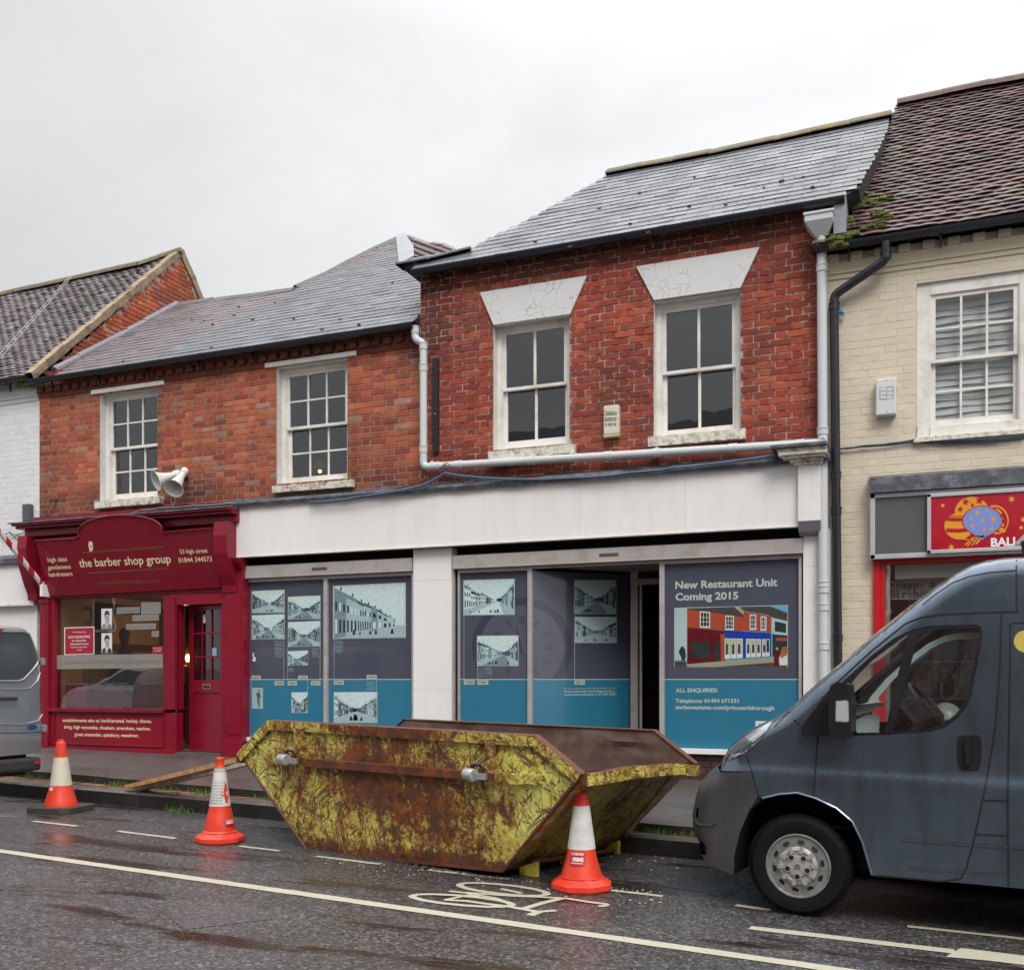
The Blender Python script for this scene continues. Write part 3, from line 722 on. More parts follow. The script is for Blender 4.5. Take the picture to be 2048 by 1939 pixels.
mb = MB(); under_roof(mb, lambda u, v, n=0.: WD(u, v, n - .02), polyD, ZD, D + 3.5); part(mb, 'roof_deck', Dg)
mb = MB(); ridge(mb, [P3(SD, q(7, 660, 158), .03), P3(SD, q(7, 1150, 55), .03), P3(SD, q(7, 1340, 20), .03), WD(XD1, e1[1] + .1, .03)], 'ridge_red', angular=False, r=.12, L=.42); part(mb, 'ridge_tiles', Dg)
moss_clumps(Dg, [P3(SD, q(7, x, y), .02) for x, y in ((455, 640), (480, 655), (520, 690), (560, 700), (350, 780), (380, 790), (360, 830), (340, 890), (380, 880), (420, 870), (350, 920), (320, 900), (560, 760), (600, 770), (500, 830), (560, 820), (395, 810), (600, 680), (445, 720))], .06, 420)
# lead capping and shop opening lining
mb = MB(); za_ = F(q(8, 600, 365), .1).z
prev = None
mb.prism([(xs0 - .01, D - .005, z_sgn1 + .20), (xs0 - .01, D - .16, z_sgn1 + .15), (xs0 - .01, D - .17, z_sgn1 + .002), (xs0 - .01, D - .005, z_sgn1 + .002)], (xs1 - xs0, 0, 0), 'lead')
part(mb, 'lead_flashing', Dg)
# ================================================================== BARBER SHOP FRONT
BS = thing('barber_shopfront', (F((260, 1500)).x, D, .4), 'maroon painted barber shopfront with arched signboard, display window and half-open glazed door', 'shopfront')
fb = lambda p: F(p, .10)
GND = lambda x: HC - .942 - .0147 * (x + 11.54)
# tilted signboard
pb0 = F(q(2, 310, 668), .13); pt0 = F(q(2, 222, 312), .36)
tilt = Vector((0, -.23, pt0.z - pb0.z)).normalized(); nS = Vector((1, 0, 0)).cross(tilt); nS = nS if nS.y < 0 else -nS
def fs(p): return onplane(p, nS, pb0)
fs.up = tilt
out = [(310, 664), (222, 316), (474, 298), (498, 285)]
for t in [i / 14 for i in range(15)]:                       # the arch of the board
    a = pi * (1 - t); out.append((752 + 262 * cos(a), 258 - 105 * sin(a) ** .85 + (1 - t) * 22 - 8))
out += [(1012, 262), (1325, 238), (1385, 606)]
bd = [fs(q(2, *p)) for p in out]
mb = MB(); mb.prism(bd, (0, .03, 0), 'maroon_board', 'maroon')
part(mb, 'signboard', BS, bevel=.004)
mb = MB()                                                     # moulding round the head of the board
mould = [fs(q(2, *p)) + nS * .004 for p in out[1:-1]]
mb.tube(mould, .014, 'maroon', 6)
mb.tube([fs(q(2, 1318, 250)) + nS * .004, fs(q(2, 1378, 596)) + nS * .004], .007, 'maroon', 6)
part(mb, 'board_moulding', BS, smooth=40)
mb = MB()
def fst(p): return fs(p) + nS * .003
fst.up = tilt
hgt = lambda n, px: px / ZM[n][2] / 143.
for s, a, b, h, m in (('high class', (301, 448), (422, 442), 27, 'gold_text'), ('gentlemens', (303, 496), (445, 489), 27, 'gold_text'), ('hairdressers', (309, 540), (456, 533), 27, 'gold_text'),
                      ('the barber shop group', (500, 481), (1072, 452), 50, 'gold_text'), ('53 high street', (1128, 397), (1300, 389), 25, 'gold_text'), ('01844 344573', (1119, 452), (1328, 443), 28, 'gold_text'),
                      ('www.thebarbershopgroup.com', (615, 590), (1000, 573), 22, 'faded_gold')):
    text_mb(mb, s, q(2, *a), q(2, *b), hgt(2, h), fst, m, bold=.012 if m == 'gold_text' else 0)
for (x0, y0, x1, y1) in ((515, 395, 1025, 356), (548, 522, 1055, 491)):
    n = 60
    for i in range(n):
        f0, f1 = i / n, (i + .75) / n
        A0 = (x0 + (x1 - x0) * f0, y0 + (y1 - y0) * f0); A1 = (x0 + (x1 - x0) * f1, y0 + (y1 - y0) * f1)
        mb.face([fst(q(2, A0[0], A0[1])), fst(q(2, A1[0], A1[1])), fst(q(2, A1[0], A1[1] - 7)), fst(q(2, A0[0], A0[1] - 7))], 'faded_gold')
    mb.face([fst(q(2, x0, y0)) + nS * .0005, fst(q(2, x1, y1)) + nS * .0005, fst(q(2, x1, y1 - 3)) + nS * .0005, fst(q(2, x0, y0 - 3)) + nS * .0005], 'faded_gold')
part(mb, 'lettering', BS)
mb = MB()                                                     # small figure emblem
for pp in ([(556, 322), (566, 318), (578, 322), (580, 340), (584, 352), (581, 372), (572, 384), (560, 380), (557, 360), (553, 345)], ):
    mb.flat([fst(q(2, *p)) for p in pp], 'gold_text')
mb.flat([fst(q(2, *p)) + nS * .001 for p in ((568, 345), (574, 343), (576, 356), (571, 360))], 'maroon_board')
part(mb, 'emblem', BS)
# lining above the board, cornice, consoles, pilasters
zc1 = F(q(2, 300, 212), .14).z
zctop = F(q(2, 700, 150), .14).z
xl = F(q(2, 182, 600), .14).x; xr_ = F(q(4, 118, 600), .14).x
xbl = F(q(2, 240, 600), .1).x; xbr = F(q(2, 1395, 400), .1).x
mb = MB(); mb.box((xl + .02, D - .09, pb0.z - .02), (xr_ - .02, D + .05, zctop + .05), 'maroon'); part(mb, 'fascia_back', BS)
mb = MB()
zt = F(q(2, 115, 208), .34).z
for (dz0, dz1, o) in ((-.035, 0, .36), (-.07, -.035, .31), (-.17, -.07, .20)):
    mb.box((xl - .10 + (.36 - o) * .5, D - o, zt + dz0), (xr_ + .02, D - .0905, zt + dz1 - .0008), 'maroon')
part(mb, 'cornice', BS, bevel=.006)
mb = MB()
mb.prism([(xl - .14, D - .02, zt + .05), (xl - .14, D - .38, zt + .012), (xl - .14, D - .385, zt - .004), (xl - .14, D - .02, zt + .001)], (xr_ - xl + .14, 0, 0), 'lead')
part(mb, 'lead_flashing', BS)
for x0, x1, side in ((xl, xl + .17, 0), (F(q(2, 1335, 300), .3).x + .03, F(q(2, 1420, 300), .3).x + .03, 1)):
    mb = MB(); prof = [(D - .05, zt - .175), (D - .33, zt - .175), (D - .35, zt - .35), (D - .33, pb0.z + .45), (D - .24, pb0.z + .2), (D - .17, pb0.z + .05), (D - .16, pb0.z - .04), (D - .05, pb0.z - .04)]
    mb.prism([(x0, y, z) for y, z in prof], (x1 - x0, 0, 0), 'maroon'); part(mb, 'console', BS, bevel=.006)
zbase = GND(-11) - .12
zw0 = F(q(2, 340, 1360), .1).z; zw1 = F(q(2, 680, 668), .1).z
xwl = F(q(2, 338, 900), .1).x; xwr = F(q(2, 1022, 900), .1).x; xdl = F(q(2, 1108, 1000), .1).x; xdr = F(q(2, 1390, 1000), .1).x
xp0, xp1 = F(q(2, 1405, 1200), .14).x, F(q(2, 1518, 1200), .14).x
def panelled(x0, x1, z0, z1, o, name, base=.25):
    mb = MB(); mb.box((x0, D - o, z0), (x1, D + .04, z1), 'maroon')
    mb.box((x0 - .012, D - o - .02, z0), (x1 + .012, D - o + .001, z0 + base), 'maroon'); mb.box((x0 - .004, D - o - .012, z0 + base), (x1 + .004, D - o + .001, z0 + base + .03), 'maroon')
    mb.box((x0 + .035, D - o - .008, z0 + base + .1), (x1 - .035, D - o + .001, z1 - .12), 'maroon')
    mb.box((x0 - .01, D - o - .015, z1 - .06), (x1 + .01, D - o + .001, z1 - .001), 'maroon')
    part(mb, name, BS, bevel=.004)
panelled(F(q(2, 248, 1200), .14).x, F(q(2, 300, 1200), .14).x, zbase, pb0.z - .03, .14, 'pilaster')
panelled(xp0, xp1, zbase - .02, F(q(2, 1450, 470), .14).z, .14, 'pilaster', .28)
mb = MB(); zq = F(q(2, 1450, 430), .14).z
mb.prism([(xp0 - .06, D - .05, zq), (xp0 - .06, D - .26, zq), (xp0 - .06, D - .24, zq - .05), (xp0 - .06, D - .16, zq - .13), (xp0 - .06, D - .05, zq - .13)], (xp1 - xp0 + .07, 0, 0), 'maroon'); part(mb, 'capital', BS, bevel=.004)
mb = MB()                                                     # joinery round window and door
zh = pb0.z - .03
xfl = F(q(2, 301, 1200), .1).x
mb.box((xfl, D - .10, zbase), (xwl, D + .03, zh), 'maroon'); mb.box((xwr, D - .10, zw0), (xdl, D + .03, zh), 'maroon'); mb.box((xdr, D - .10, zbase), (xp0 - .001, D + .03, zh), 'maroon')
mb.box((xwl, D - .099, zw1), (xwr, D + .03, zh), 'maroon'); zdh = F(q(2, 1240, 712), .1).z
mb.box((xdl, D - .099, zdh), (xdr, D + .03, zh), 'maroon')
mb.box((xfl, D - .15, zw0 - .045), (xwr + .02, D + .03, zw0), 'maroon')
mb.box((xwr + .025, D - .112, zw0), (xdl - .03, D - .09, zh - .03), 'maroon')
mb.box((xdl - .012, D - .115, zbase), (xdl, D - .09, zdh), 'maroon')
part(mb, 'joinery', BS, bevel=.004)
mb = MB()                                                     # stall riser with sunk panel
mb.box((xwl - .001, D - .098, zbase), (xdl, D + .02, zw0 - .0455), 'maroon')
za, zb_ = F(q(2, 600, 1400), .1).z, F(q(2, 600, 1580), .1).z
for (a, b, c, d) in ((xwl + .01, xwr - .01, za, za + .02), (xwl + .01, xwr - .01, zb_ - .03, zb_ - .01), (xwl - .005, xwl + .01, zb_ - .03, za + .02), (xwr - .01, xwr + .005, zb_ - .03, za + .02)):
    mb.box((a, D - .118, c), (b, D - .097, d), 'maroon')
mb.box((xfl - .03, D - .16, zbase), (xdl, D - .097, zbase + .13), 'maroon')
part(mb, 'stall_riser', BS, bevel=.004)
ft = lambda p: F(p, .101)
mb = MB()
for s, a, b, h in (('establishments also at: berkhamsted, henley, thame,', (391, 1446), (949, 1453), 21), ('tring, high wycombe, chesham, amersham, marlow,', (399, 1488), (942, 1500), 21), ('great missenden, aylesbury, wendover.', (467, 1534), (868, 1543), 21)):
    text_mb(mb, s, q(2, *a), q(2, *b), hgt(2, h), ft, 'gold_text', bold=.012)
part(mb, 'lettering', BS)
mb = MB(); yg = D - .045
mb.face([(xwl, yg, zw0), (xwr, yg, zw0), (xwr, yg, zw1), (xwl, yg, zw1)], 'shop_glass'); part(mb, 'window_glass', BS)
# decals and posters on the window
M('decal', (.42, .40, .37), .4, bump=0); M('decal_dim', (.20, .17, .14), .4, bump=0); M('poster_red', (.36, .012, .03), .35, bump=0); M('paper', (.66, .67, .66), .5, bump=0); M('paper_grey', (.22, .23, .24), .5, bump=0); M('paper_dark', (.035, .035, .04), .5, bump=0); M('skin_grey', (.38, .38, .38), .5, bump=0)
m_, nt, ns, ln = newmat('frosted'); tr = N(nt, 'ShaderNodeBsdfTransparent'); df = N(nt, 'ShaderNodeBsdfDiffuse'); df.inputs[0].default_value = (.5, .5, .48, 1); mx = N(nt, 'ShaderNodeMixShader'); mx.inputs[0].default_value = .42
ln.new(tr.outputs[0], mx.inputs[1]); ln.new(df.outputs[0], mx.inputs[2]); o_ = N(nt, 'ShaderNodeOutputMaterial'); ln.new(mx.outputs[0], o_.inputs[0])
fg = lambda p, e=0.: F(p, .05 + e)
def quadpx(mb, n, x0, y0, x1, y1, mat, fn, sl=-.03, e=0.):
    k = (x1 - x0) * sl
    mb.face([fn(q(n, x0, y0), e), fn(q(n, x1, y0 + k), e), fn(q(n, x1, y1 + k), e), fn(q(n, x0, y1), e)], mat)
for s, (x0, y0, x1, y1) in (('"The largest', (728, 732, 875, 772)), ('independent', (828, 780, 994, 818)), ("group in the UK'", (788, 836, 975, 872)), ('HQ', (948, 880, 994, 916))):
    mb = MB(); quadpx(mb, 2, x0, y0, x1, y1, 'frosted', fg, -.03); text_mb(mb, s, q(2, x0 + 6, y1 - 9), q(2, x1 - 6, y1 - 13), hgt(2, 22), lambda p: F(p, .052), 'decal_dim'); part(mb, 'window_decal', BS)
mb = MB(); quadpx(mb, 2, 344, 1030, 1018, 1118, 'frosted', fg, -.012); text_mb(mb, 'a passionate commitment to mens grooming.', q(2, 375, 1085), q(2, 995, 1078), hgt(2, 26), lambda p: F(p, .052), 'decal_dim'); part(mb, 'window_band', BS)
mb = MB(); quadpx(mb, 2, 882, 700, 1005, 775, 'frosted', fg, -.02, .0015); part(mb, 'window_decal', BS)
mb = MB(); quadpx(mb, 2, 401, 857, 590, 1030, 'paper', fg, -.03); quadpx(mb, 2, 407, 863, 584, 1024, 'poster_red', fg, -.03, .002)
for s, a, b, h in (('NOW RECRUITING', (428, 926), (562, 921), 15), ('For Enthusiastic', (450, 946), (540, 942), 11), ('Barbers/Hairdressers', (440, 967), (554, 963), 11), ('the barber shop group', (454, 890), (536, 888), 8), ('Call now for more details', (442, 985), (545, 982), 8), ('in shop', (480, 1001), (512, 999), 8)):
    text_mb(mb, s, q(2, *a), q(2, *b), hgt(2, h), lambda p: F(p, .0535), 'paper', bold=.02)
single(mb, 'recruiting_poster', 'red recruiting notice with white border taped inside the barber window', 'poster')
def portrait(n, x0, y0, x1, y1, label, tone):
    mb = MB(); quadpx(mb, n, x0, y0, x1, y1, 'paper', fg, -.02)
    U = lambda s, t, e: fg(q(n, x0 + (x1 - x0) * s, y0 + (y1 - y0) * t), e)
    mb.flat([U(.02, .98, .002), U(.10, .80, .002), U(.36, .70, .002), U(.66, .70, .002), U(.92, .80, .002), U(.98, .98, .002)], tone)          # shoulders
    mb.flat([U(.42, .98, .0025), U(.36, .72, .0025), U(.66, .72, .0025), U(.60, .98, .0025)], 'paper')
    mb.flat([U(.5, .98, .003), U(.47, .78, .003), U(.56, .78, .003), U(.58, .98, .003)], 'paper_dark')
    hd = [U(.52 + .2 * cos(a), .45 + .26 * sin(a), .003) for a in [2 * pi * i / 16 for i in range(16)]]; mb.flat(hd, 'skin_grey')
    mb.flat([U(.30, .45, .0035), U(.28, .28, .0035), U(.36, .12, .0035), U(.56, .08, .0035), U(.74, .16, .0035), U(.76, .36, .0035), U(.70, .30, .0035), U(.50, .26, .0035), U(.37, .33, .0035)], 'paper_dark')   # hair
    mb.flat([U(.42, .42, .0035), U(.50, .41, .0035), U(.50, .44, .0035), U(.42, .45, .0035)], 'paper_dark'); mb.flat([U(.56, .41, .0035), U(.65, .42, .0035), U(.65, .45, .0035), U(.56, .44, .0035)], 'paper_dark')
    mb.flat([U(.46, .60, .0035), U(.60, .60, .0035), U(.53, .62, .0035)], 'paper_grey'); mb.flat([U(.60, .46, .0034), U(.71, .48, .0034), U(.66, .66, .0034), U(.58, .69, .0034)], 'paper_grey')
    single(mb, 'portrait_photo', label, 'poster', 'portrait photographs in the barber window')
portrait(2, 634, 740, 700, 868, 'upper black-and-white haircut portrait with tall quiff, in the barber window', 'paper_grey')
portrait(2, 634, 893, 700, 1018, 'lower black-and-white haircut portrait of man in dark suit, in the barber window', 'paper_dark')
mb = MB(); quadpx(mb, 2, 952, 978, 1018, 1020, 'poster_red', fg, -.06); text_mb(mb, 'gift vouchers', q(2, 958, 992), q(2, 1014, 988), hgt(2, 9), lambda p: F(p, .053), 'paper'); text_mb(mb, 'available', q(2, 966, 1008), q(2, 1008, 1005), hgt(2, 9), lambda p: F(p, .053), 'paper')
single(mb, 'voucher_sticker', 'small pink gift voucher sticker at the right edge of the barber window', 'sticker')
# door, ajar: hinged on the right, its free edge swung inwards
M('brass', (.45, .30, .12), .4, .7, bump=0)
hx = xdr; dw = (xdr - xdl) * .995; ang = radians(13)
xf = F(q(2, 1186, 1000), .0).x
def Wd(u, z, n=0.):                                           # u from hinge towards free edge, n outward
    c_, s_ = cos(ang), sin(ang)
    return Vector((hx - u * c_ - n * s_ * -1 * 0 + n * s_, D - .04 + u * s_ - n * c_, z))
def dbox(mb, u0, u1, z0, z1, n0, n1, mat):
    vs = [Wd(u, z, n) for u in (u0, u1) for z in (z0, z1) for n in (n0, n1)]
    mb.mesh(vs, [(0, 1, 3, 2), (4, 6, 7, 5), (0, 4, 5, 1), (2, 3, 7, 6), (0, 2, 6, 4), (1, 5, 7, 3)], mat)
zd0 = GND(-9.3) + .02; zd1 = zdh - .01
zg0, zg1 = F(q(2, 1290, 1185), .04).z, F(q(2, 1290, 745), .04).z
dwid = .3
while True:
    p_ = Wd(dwid, 1.5)
    if CX + FOC * (p_.x * SP + p_.y * CP) / (-p_.x * CP + p_.y * SP) < q(2, 1187, 0)[0] or dwid > 1: break
    dwid += .004
mb = MB(); st = .09
dbox(mb, 0, st, zd0, zd1, -.02, .02, 'maroon'); dbox(mb, dwid - st, dwid, zd0, zd1, -.02, .02, 'maroon')
dbox(mb, st, dwid - st, zd0, zd0 + .26, -.02, .019, 'maroon'); dbox(mb, st, dwid - st, zg0 - .17, zg0, -.02, .019, 'maroon'); dbox(mb, st, dwid - st, zg1, zd1, -.02, .019, 'maroon')
dbox(mb, st, dwid - st, zd0 + .26, zg0 - .17, -.012, .006, 'maroon')
for i in (1, 2):
    u = st + (dwid - 2 * st) * i / 3; dbox(mb, u - .011, u + .011, zg0, zg1, -.015, .017, 'maroon')
    z = zg0 + (zg1 - zg0) * i / 3; dbox(mb, st, dwid - st, z - .011, z + .011, -.015, .0155, 'maroon')
dr = part(mb, 'door', BS, bevel=.003)
mb = MB()
for i in range(3):
    for j in range(3):
        u0, u1 = st + (dwid - 2 * st) * i / 3, st + (dwid - 2 * st) * (i + 1) / 3; z0, z1 = zg0 + (zg1 - zg0) * j / 3, zg0 + (zg1 - zg0) * (j + 1) / 3
        mb.face([Wd(u0, z0), Wd(u1, z0), Wd(u1, z1), Wd(u0, z1)], 'pane')
part(mb, 'door_glass', dr)
mb = MB(); zl = F(q(2, 1290, 1228), .04).z; dbox(mb, dwid / 2 - .085, dwid / 2 + .085, zl - .035, zl + .035, .018, .026, 'brass'); dbox(mb, dwid / 2 - .065, dwid / 2 + .065, zl - .018, zl + .018, .0262, .030, 'dark_wood'); part(mb, 'letter_plate', dr, bevel=.002)
mb = MB(); dbox(mb, .17, .26, zg0 + .32, zg0 + .42, .004, .006, 'blue_note' if 'blue_note' in MATS else M('blue_note', (.25, .45, .55), .5, bump=0)); dbox(mb, .40, .44, zg1 - .17, zg1 - .06, .004, .006, 'paper'); part(mb, 'notice', dr)
mb = MB(); mb.box((xdl, D - .14, zbase - .02), (xdr, D + .3, GND(-9.3) + .015), 'stone_step' if 'stone_step' in MATS else M('stone_step', (.10, .085, .075), .5)); part(mb, 'threshold', BS)
# room behind
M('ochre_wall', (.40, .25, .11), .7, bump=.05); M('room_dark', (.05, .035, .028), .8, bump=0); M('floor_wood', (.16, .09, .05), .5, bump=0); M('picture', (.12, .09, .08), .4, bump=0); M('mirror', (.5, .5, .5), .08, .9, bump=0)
mb = MB(); xi0, xi1, yb = xwl - .12, xdr + .1, D + 2.9; zc_ = zw1 + .12
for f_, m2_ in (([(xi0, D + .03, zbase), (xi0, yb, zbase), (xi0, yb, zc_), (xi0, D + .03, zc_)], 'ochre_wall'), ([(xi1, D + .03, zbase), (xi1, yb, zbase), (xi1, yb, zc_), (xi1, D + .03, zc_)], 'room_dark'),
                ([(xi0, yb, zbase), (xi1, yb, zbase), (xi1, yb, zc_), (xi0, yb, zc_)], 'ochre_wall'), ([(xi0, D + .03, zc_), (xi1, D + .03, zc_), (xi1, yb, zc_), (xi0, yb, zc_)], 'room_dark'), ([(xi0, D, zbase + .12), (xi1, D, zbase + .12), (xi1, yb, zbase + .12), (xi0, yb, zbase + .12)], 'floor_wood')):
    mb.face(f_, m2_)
mb.box((xi0, yb - .03, zbase), (xi1, yb - .005, zbase + 1.0), 'maroon')
part(mb, 'shop_interior', BS)
xw_ = xi0 + .02
def fi(p, e=0.): return onplane(p, (1, 0, 0), (xw_ + e, 0, 0))
M('dark_oak', (.05, .028, .018), .4, bump=0); M('person_dark', (.012, .010, .010), .9, bump=0)
for (x0, y0, x1, y1, m1, m2, nm, lb) in ((438, 722, 562, 835, 'dark_oak', 'paper_grey', 'framed_picture', 'faded framed picture on the ochre wall inside the barber shop'), (605, 712, 1010, 1010, 'dark_oak', 'dark_oak', 'wall_mirror', 'large dark oak mirror surround on the wall inside the barber shop')):
    mb = MB(); A_ = fi(q(2, x0, y0)); B_ = fi(q(2, x1, y1)); mb.box((xw_, A_.y, B_.z), (xw_ + .05, B_.y, A_.z), m1)
    if nm != 'wall_mirror': mb.box((xw_ + .01, A_.y + .05, B_.z + .05), (xw_ + .052, B_.y - .05, A_.z - .05), m2)
    else: mb.box((xw_ + .01, A_.y + .12, B_.z + .1), (xw_ + .053, B_.y - .12, A_.z - .12), 'ochre_wall')
    single(mb, nm, lb, 'picture' if nm != 'wall_mirror' else 'mirror')
mb = MB(); mb.box((xi0 + .01, D + .1, zbase + .1), (xi0 + .5, D + 2.6, F(q(2, 600, 1215), -.6).z), 'maroon'); mb.box((xi0 + .01, D + .1, F(q(2, 600, 1215), -.6).z), (xi0 + .54, D + 2.6, F(q(2, 600, 1215), -.6).z + .03), 'paper_grey'); part(mb, 'counter', BS)
mb = MB(); mb.box((xwl - .02, D + .03, zw0), (xwl - .0, D + .42, zw1), 'ochre_wall'); mb.box((xwl, D + .03, zw0 - .03), (xwr, D + .45, zw0 - .001), 'dark_oak'); part(mb, 'window_reveal', BS)
# customer seated under a dark cape
pc = F(q(2, 780, 1000), -1.0)
BSK = [((0, 0, -.62), .20), ((0, 0, -.35), .23), ((0, 0, -.12), .19), ((0, 0, 0), .10), ((0, .0, .07), .055), ((0, -.01, .17), .085), ((0, -.01, .25), .10), ((0, 0, .33), .06)]
mb = MB(); vs = []; 
for (o_, r_) in BSK:
    for j in range(16): a = 2 * pi * j / 16; vs.append(pc + Vector(o_) + Vector((cos(a) * r_ * (1.15 if r_ > .12 else .85), sin(a) * r_ * .8, 0)))
mb.mesh(vs, [(i * 16 + j, i * 16 + (j + 1) % 16, (i + 1) * 16 + (j + 1) % 16, (i + 1) * 16 + j) for i in range(len(BSK) - 1) for j in range(16)], 'person_dark')
single(mb, 'person', 'dark seated figure with dark hair dimly visible through the barber window', 'person', smooth=60)
# lit wall lamp in the doorway
lp = F(q(2, 1150, 1055), -1.2); M('lamp_glow', (1, .6, .25), .4, bump=0, emis=(1., .45, .12), estr=14.)
mb = MB(); 
for dx in (-.06, .07): mb.lathe(lp + Vector((dx, 0, 0)), (0, 0, 1), [(.012, -.04), (.034, 0), (.03, .04), (.01, .07)], 'lamp_glow', 12)
wl = single(mb, 'wall_lamp', 'lit orange wall lamp glowing just inside the barber shop doorway', 'lamp')
mb = MB(); mb.tube([lp + Vector((-.06, 0, -.04)), lp + Vector((-.03, .03, -.1)), lp + Vector((.04, .03, -.1)), lp + Vector((.07, 0, -.04))], .006, 'brass', 6); part(mb, 'bracket', wl)
mb = MB(); nb = F(q(2, 1150, 1170), -1.2); mb.box((nb.x - .02, D + 1.25, zbase), (nb.x + 1.1, D + 1.3, lp.z + .9), 'room_dark'); part(mb, 'doorway_dark_sheet', BS)  # dark sheet added behind the door gap to make the opening look unlit

# ================================================================== EMPTY SHOP FRONT
VS = thing('vacant_shopfront', (F((900, 1500)).x, D, .35), 'long empty shopfront with blank white fascia and blue-grey vinyl panels in aluminium frames', 'shopfront')
OF = .15
xf0 = F((465, 1050), OF).x; xf1 = F((1598, 1000), OF).x
zf0 = HC + 1.597 * (D - OF) / D; zf1 = HC + 2.25 * (D - OF) / D
mb = MB(); n = 6
for i in range(n):
    a = xf0 + (xf1 - xf0) * i / n; b = xf0 + (xf1 - xf0) * (i + 1) / n - .0012
    mb.box((a, D - OF + jit(.001), zf0), (b, D - .02, zf1), 'render_white')
part(mb, 'fascia_board', VS, bevel=.002)
mb = MB(); mb.box((xf0 - .001, D - OF - .012, zf0 - .016), (xf1, D - .02, zf0 - .001), 'white_paint')
mb.box((xf0 - .035, D - OF - .02, zf0 - .01), (xf0 - .002, D - .02, zf1), 'white_paint'); part(mb, 'fascia_trim', VS, bevel=.002)
mb = MB()                                                     # rolled lead over the fascia
k = 60; prev = None; x0_, x1_ = xf0 - .12, F(q(8, 350, 160), .2).x
for i in range(k + 1):
    x = x0_ + (x1_ - x0_) * i / k; b = .012 * noise.noise(Vector((x * 3, 0, 0)))
    ring = [(x, D - .005, zf1 + .115 + b), (x, D - .06, zf1 + .085 + b), (x, D - .20 + b, zf1 + .055), (x, D - .215 + b, zf1 + .02 + b), (x, D - .20 + b, zf1 - .018 + b * .8), (x, D - OF + .0, zf1 + .001), (x, D - .005, zf1 + .001)]
    if prev:
        for j in range(6): mb.face([prev[j], prev[j + 1], ring[j + 1], ring[j]], 'lead')
    prev = ring
part(mb, 'lead_flashing', VS)
zs = zf0 - .018
# dark slot under the fascia, ceiling of the shutter pocket
mb = MB(); xl_ = F(q(13, 40, 100), .02).x; xr2 = F(q(8, 185, 700), .02).x
mb.box((xl_, D + .10, zs - .16), (xr2, D + .12, zs + .3), 'dark_void'); mb.box((xl_, D - .10, zs + .001), (xr2, D + .12, zs + .015), 'dark_wood'); part(mb, 'shutter_pocket', VS)
def zat(n, x, y, o=0.): return F(q(n, x, y), o).z
# columns
def column(x0, x1, o, z0, z1, name='column'):
    mb = MB(); zc = z0
    for zz in (z0 + (z1 - z0) * .38, z0 + (z1 - z0) * .86, z1):
        mb.box((x0, D - o, zc), (x1, D + .15, zz - .0015), 'render_white'); zc = zz
    part(mb, name, VS, bevel=.002)
xc0, xc1 = F(q(4, 1208, 800), .06).x, F(q(4, 1447, 800), .06).x
column(xc0, xc1, .06, .3, zs)
xq0, xq1 = F(q(8, 182, 900), .06).x, F(q(8, 300, 900), .06).x
column(xq0, XCD + .05, .06, .3, zs - .02, 'pilaster')
mb = MB()                                                     # console on the right end
xk0, xk1 = F(q(8, 150, 400), .22).x, F(q(8, 290, 400), .22).x
zk1 = zat(8, 150, 252, .22); zk0 = zat(8, 160, 600, .22)
mb.box((xk0, D - .22, zk0), (xk1, D - .02, zk1), 'render_white'); part(mb, 'console', VS, bevel=.003)
mb = MB(); mb.prism([(xk0, D - .22, zk0 - .002), (xk0, D - .05, zk0 - .002), (xk0, D - .05, zk0 - .14), (xk0, D - .16, zk0 - .10)], (xk1 - xk0, 0, 0), 'lead_pale'); part(mb, 'console_foot', VS, bevel=.003)
mb = MB()
for (a, b, o) in ((0., .03, .25), (.03, .06, .28), (.06, .085, .33), (.085, .13, .36), (.13, .15, .37)):
    mb.box((xk0 - (o - .22) * 1.3, D - o, zk1 + a), (xk1 + (o - .22) * .5, D - .02, zk1 + b - .0008), 'peeling_paint')
part(mb, 'capital', VS, bevel=.004)
mb = MB(); mb.box((xk0 - .25, D - .40, zk1 + .151), (xk1 + .08, D - .01, zk1 + .19), 'lead'); part(mb, 'lead_capping', VS, bevel=.008)
# shutter housings
zsb = zat(13, 60, 280, .09)
xs_l, xs_r = F(q(13, 56, 200), .09).x, F(q(13, 1740, 100), .09).x
zst = zat(13, 57, 160, .09)
x2l, x2r = F(q(14, 108, 150), .09).x, F(q(8, 178, 700), .09).x
for a, b in ((xs_l, xs_r), (x2l, x2r)):
    mb = MB(); mb.box((a, D - .09, zsb), (b, D + .09, zst), 'alu_shutter'); mb.box((a, D - .094, zsb - .0), (b, D - .088, zsb + .012), 'aluminium'); sb = part(mb, 'shutter_box', VS, bevel=.004)
    xm = a + (b - a) * .48; mb = MB(); mb.box((xm - .11, D - .093, (zsb + zst) / 2 - .018), (xm + .11, D - .0895, (zsb + zst) / 2 + .018), 'rust_slot' if 'rust_slot' in MATS else M('rust_slot', (.10, .06, .05), .8)); part(mb, 'shutter_slot', sb)
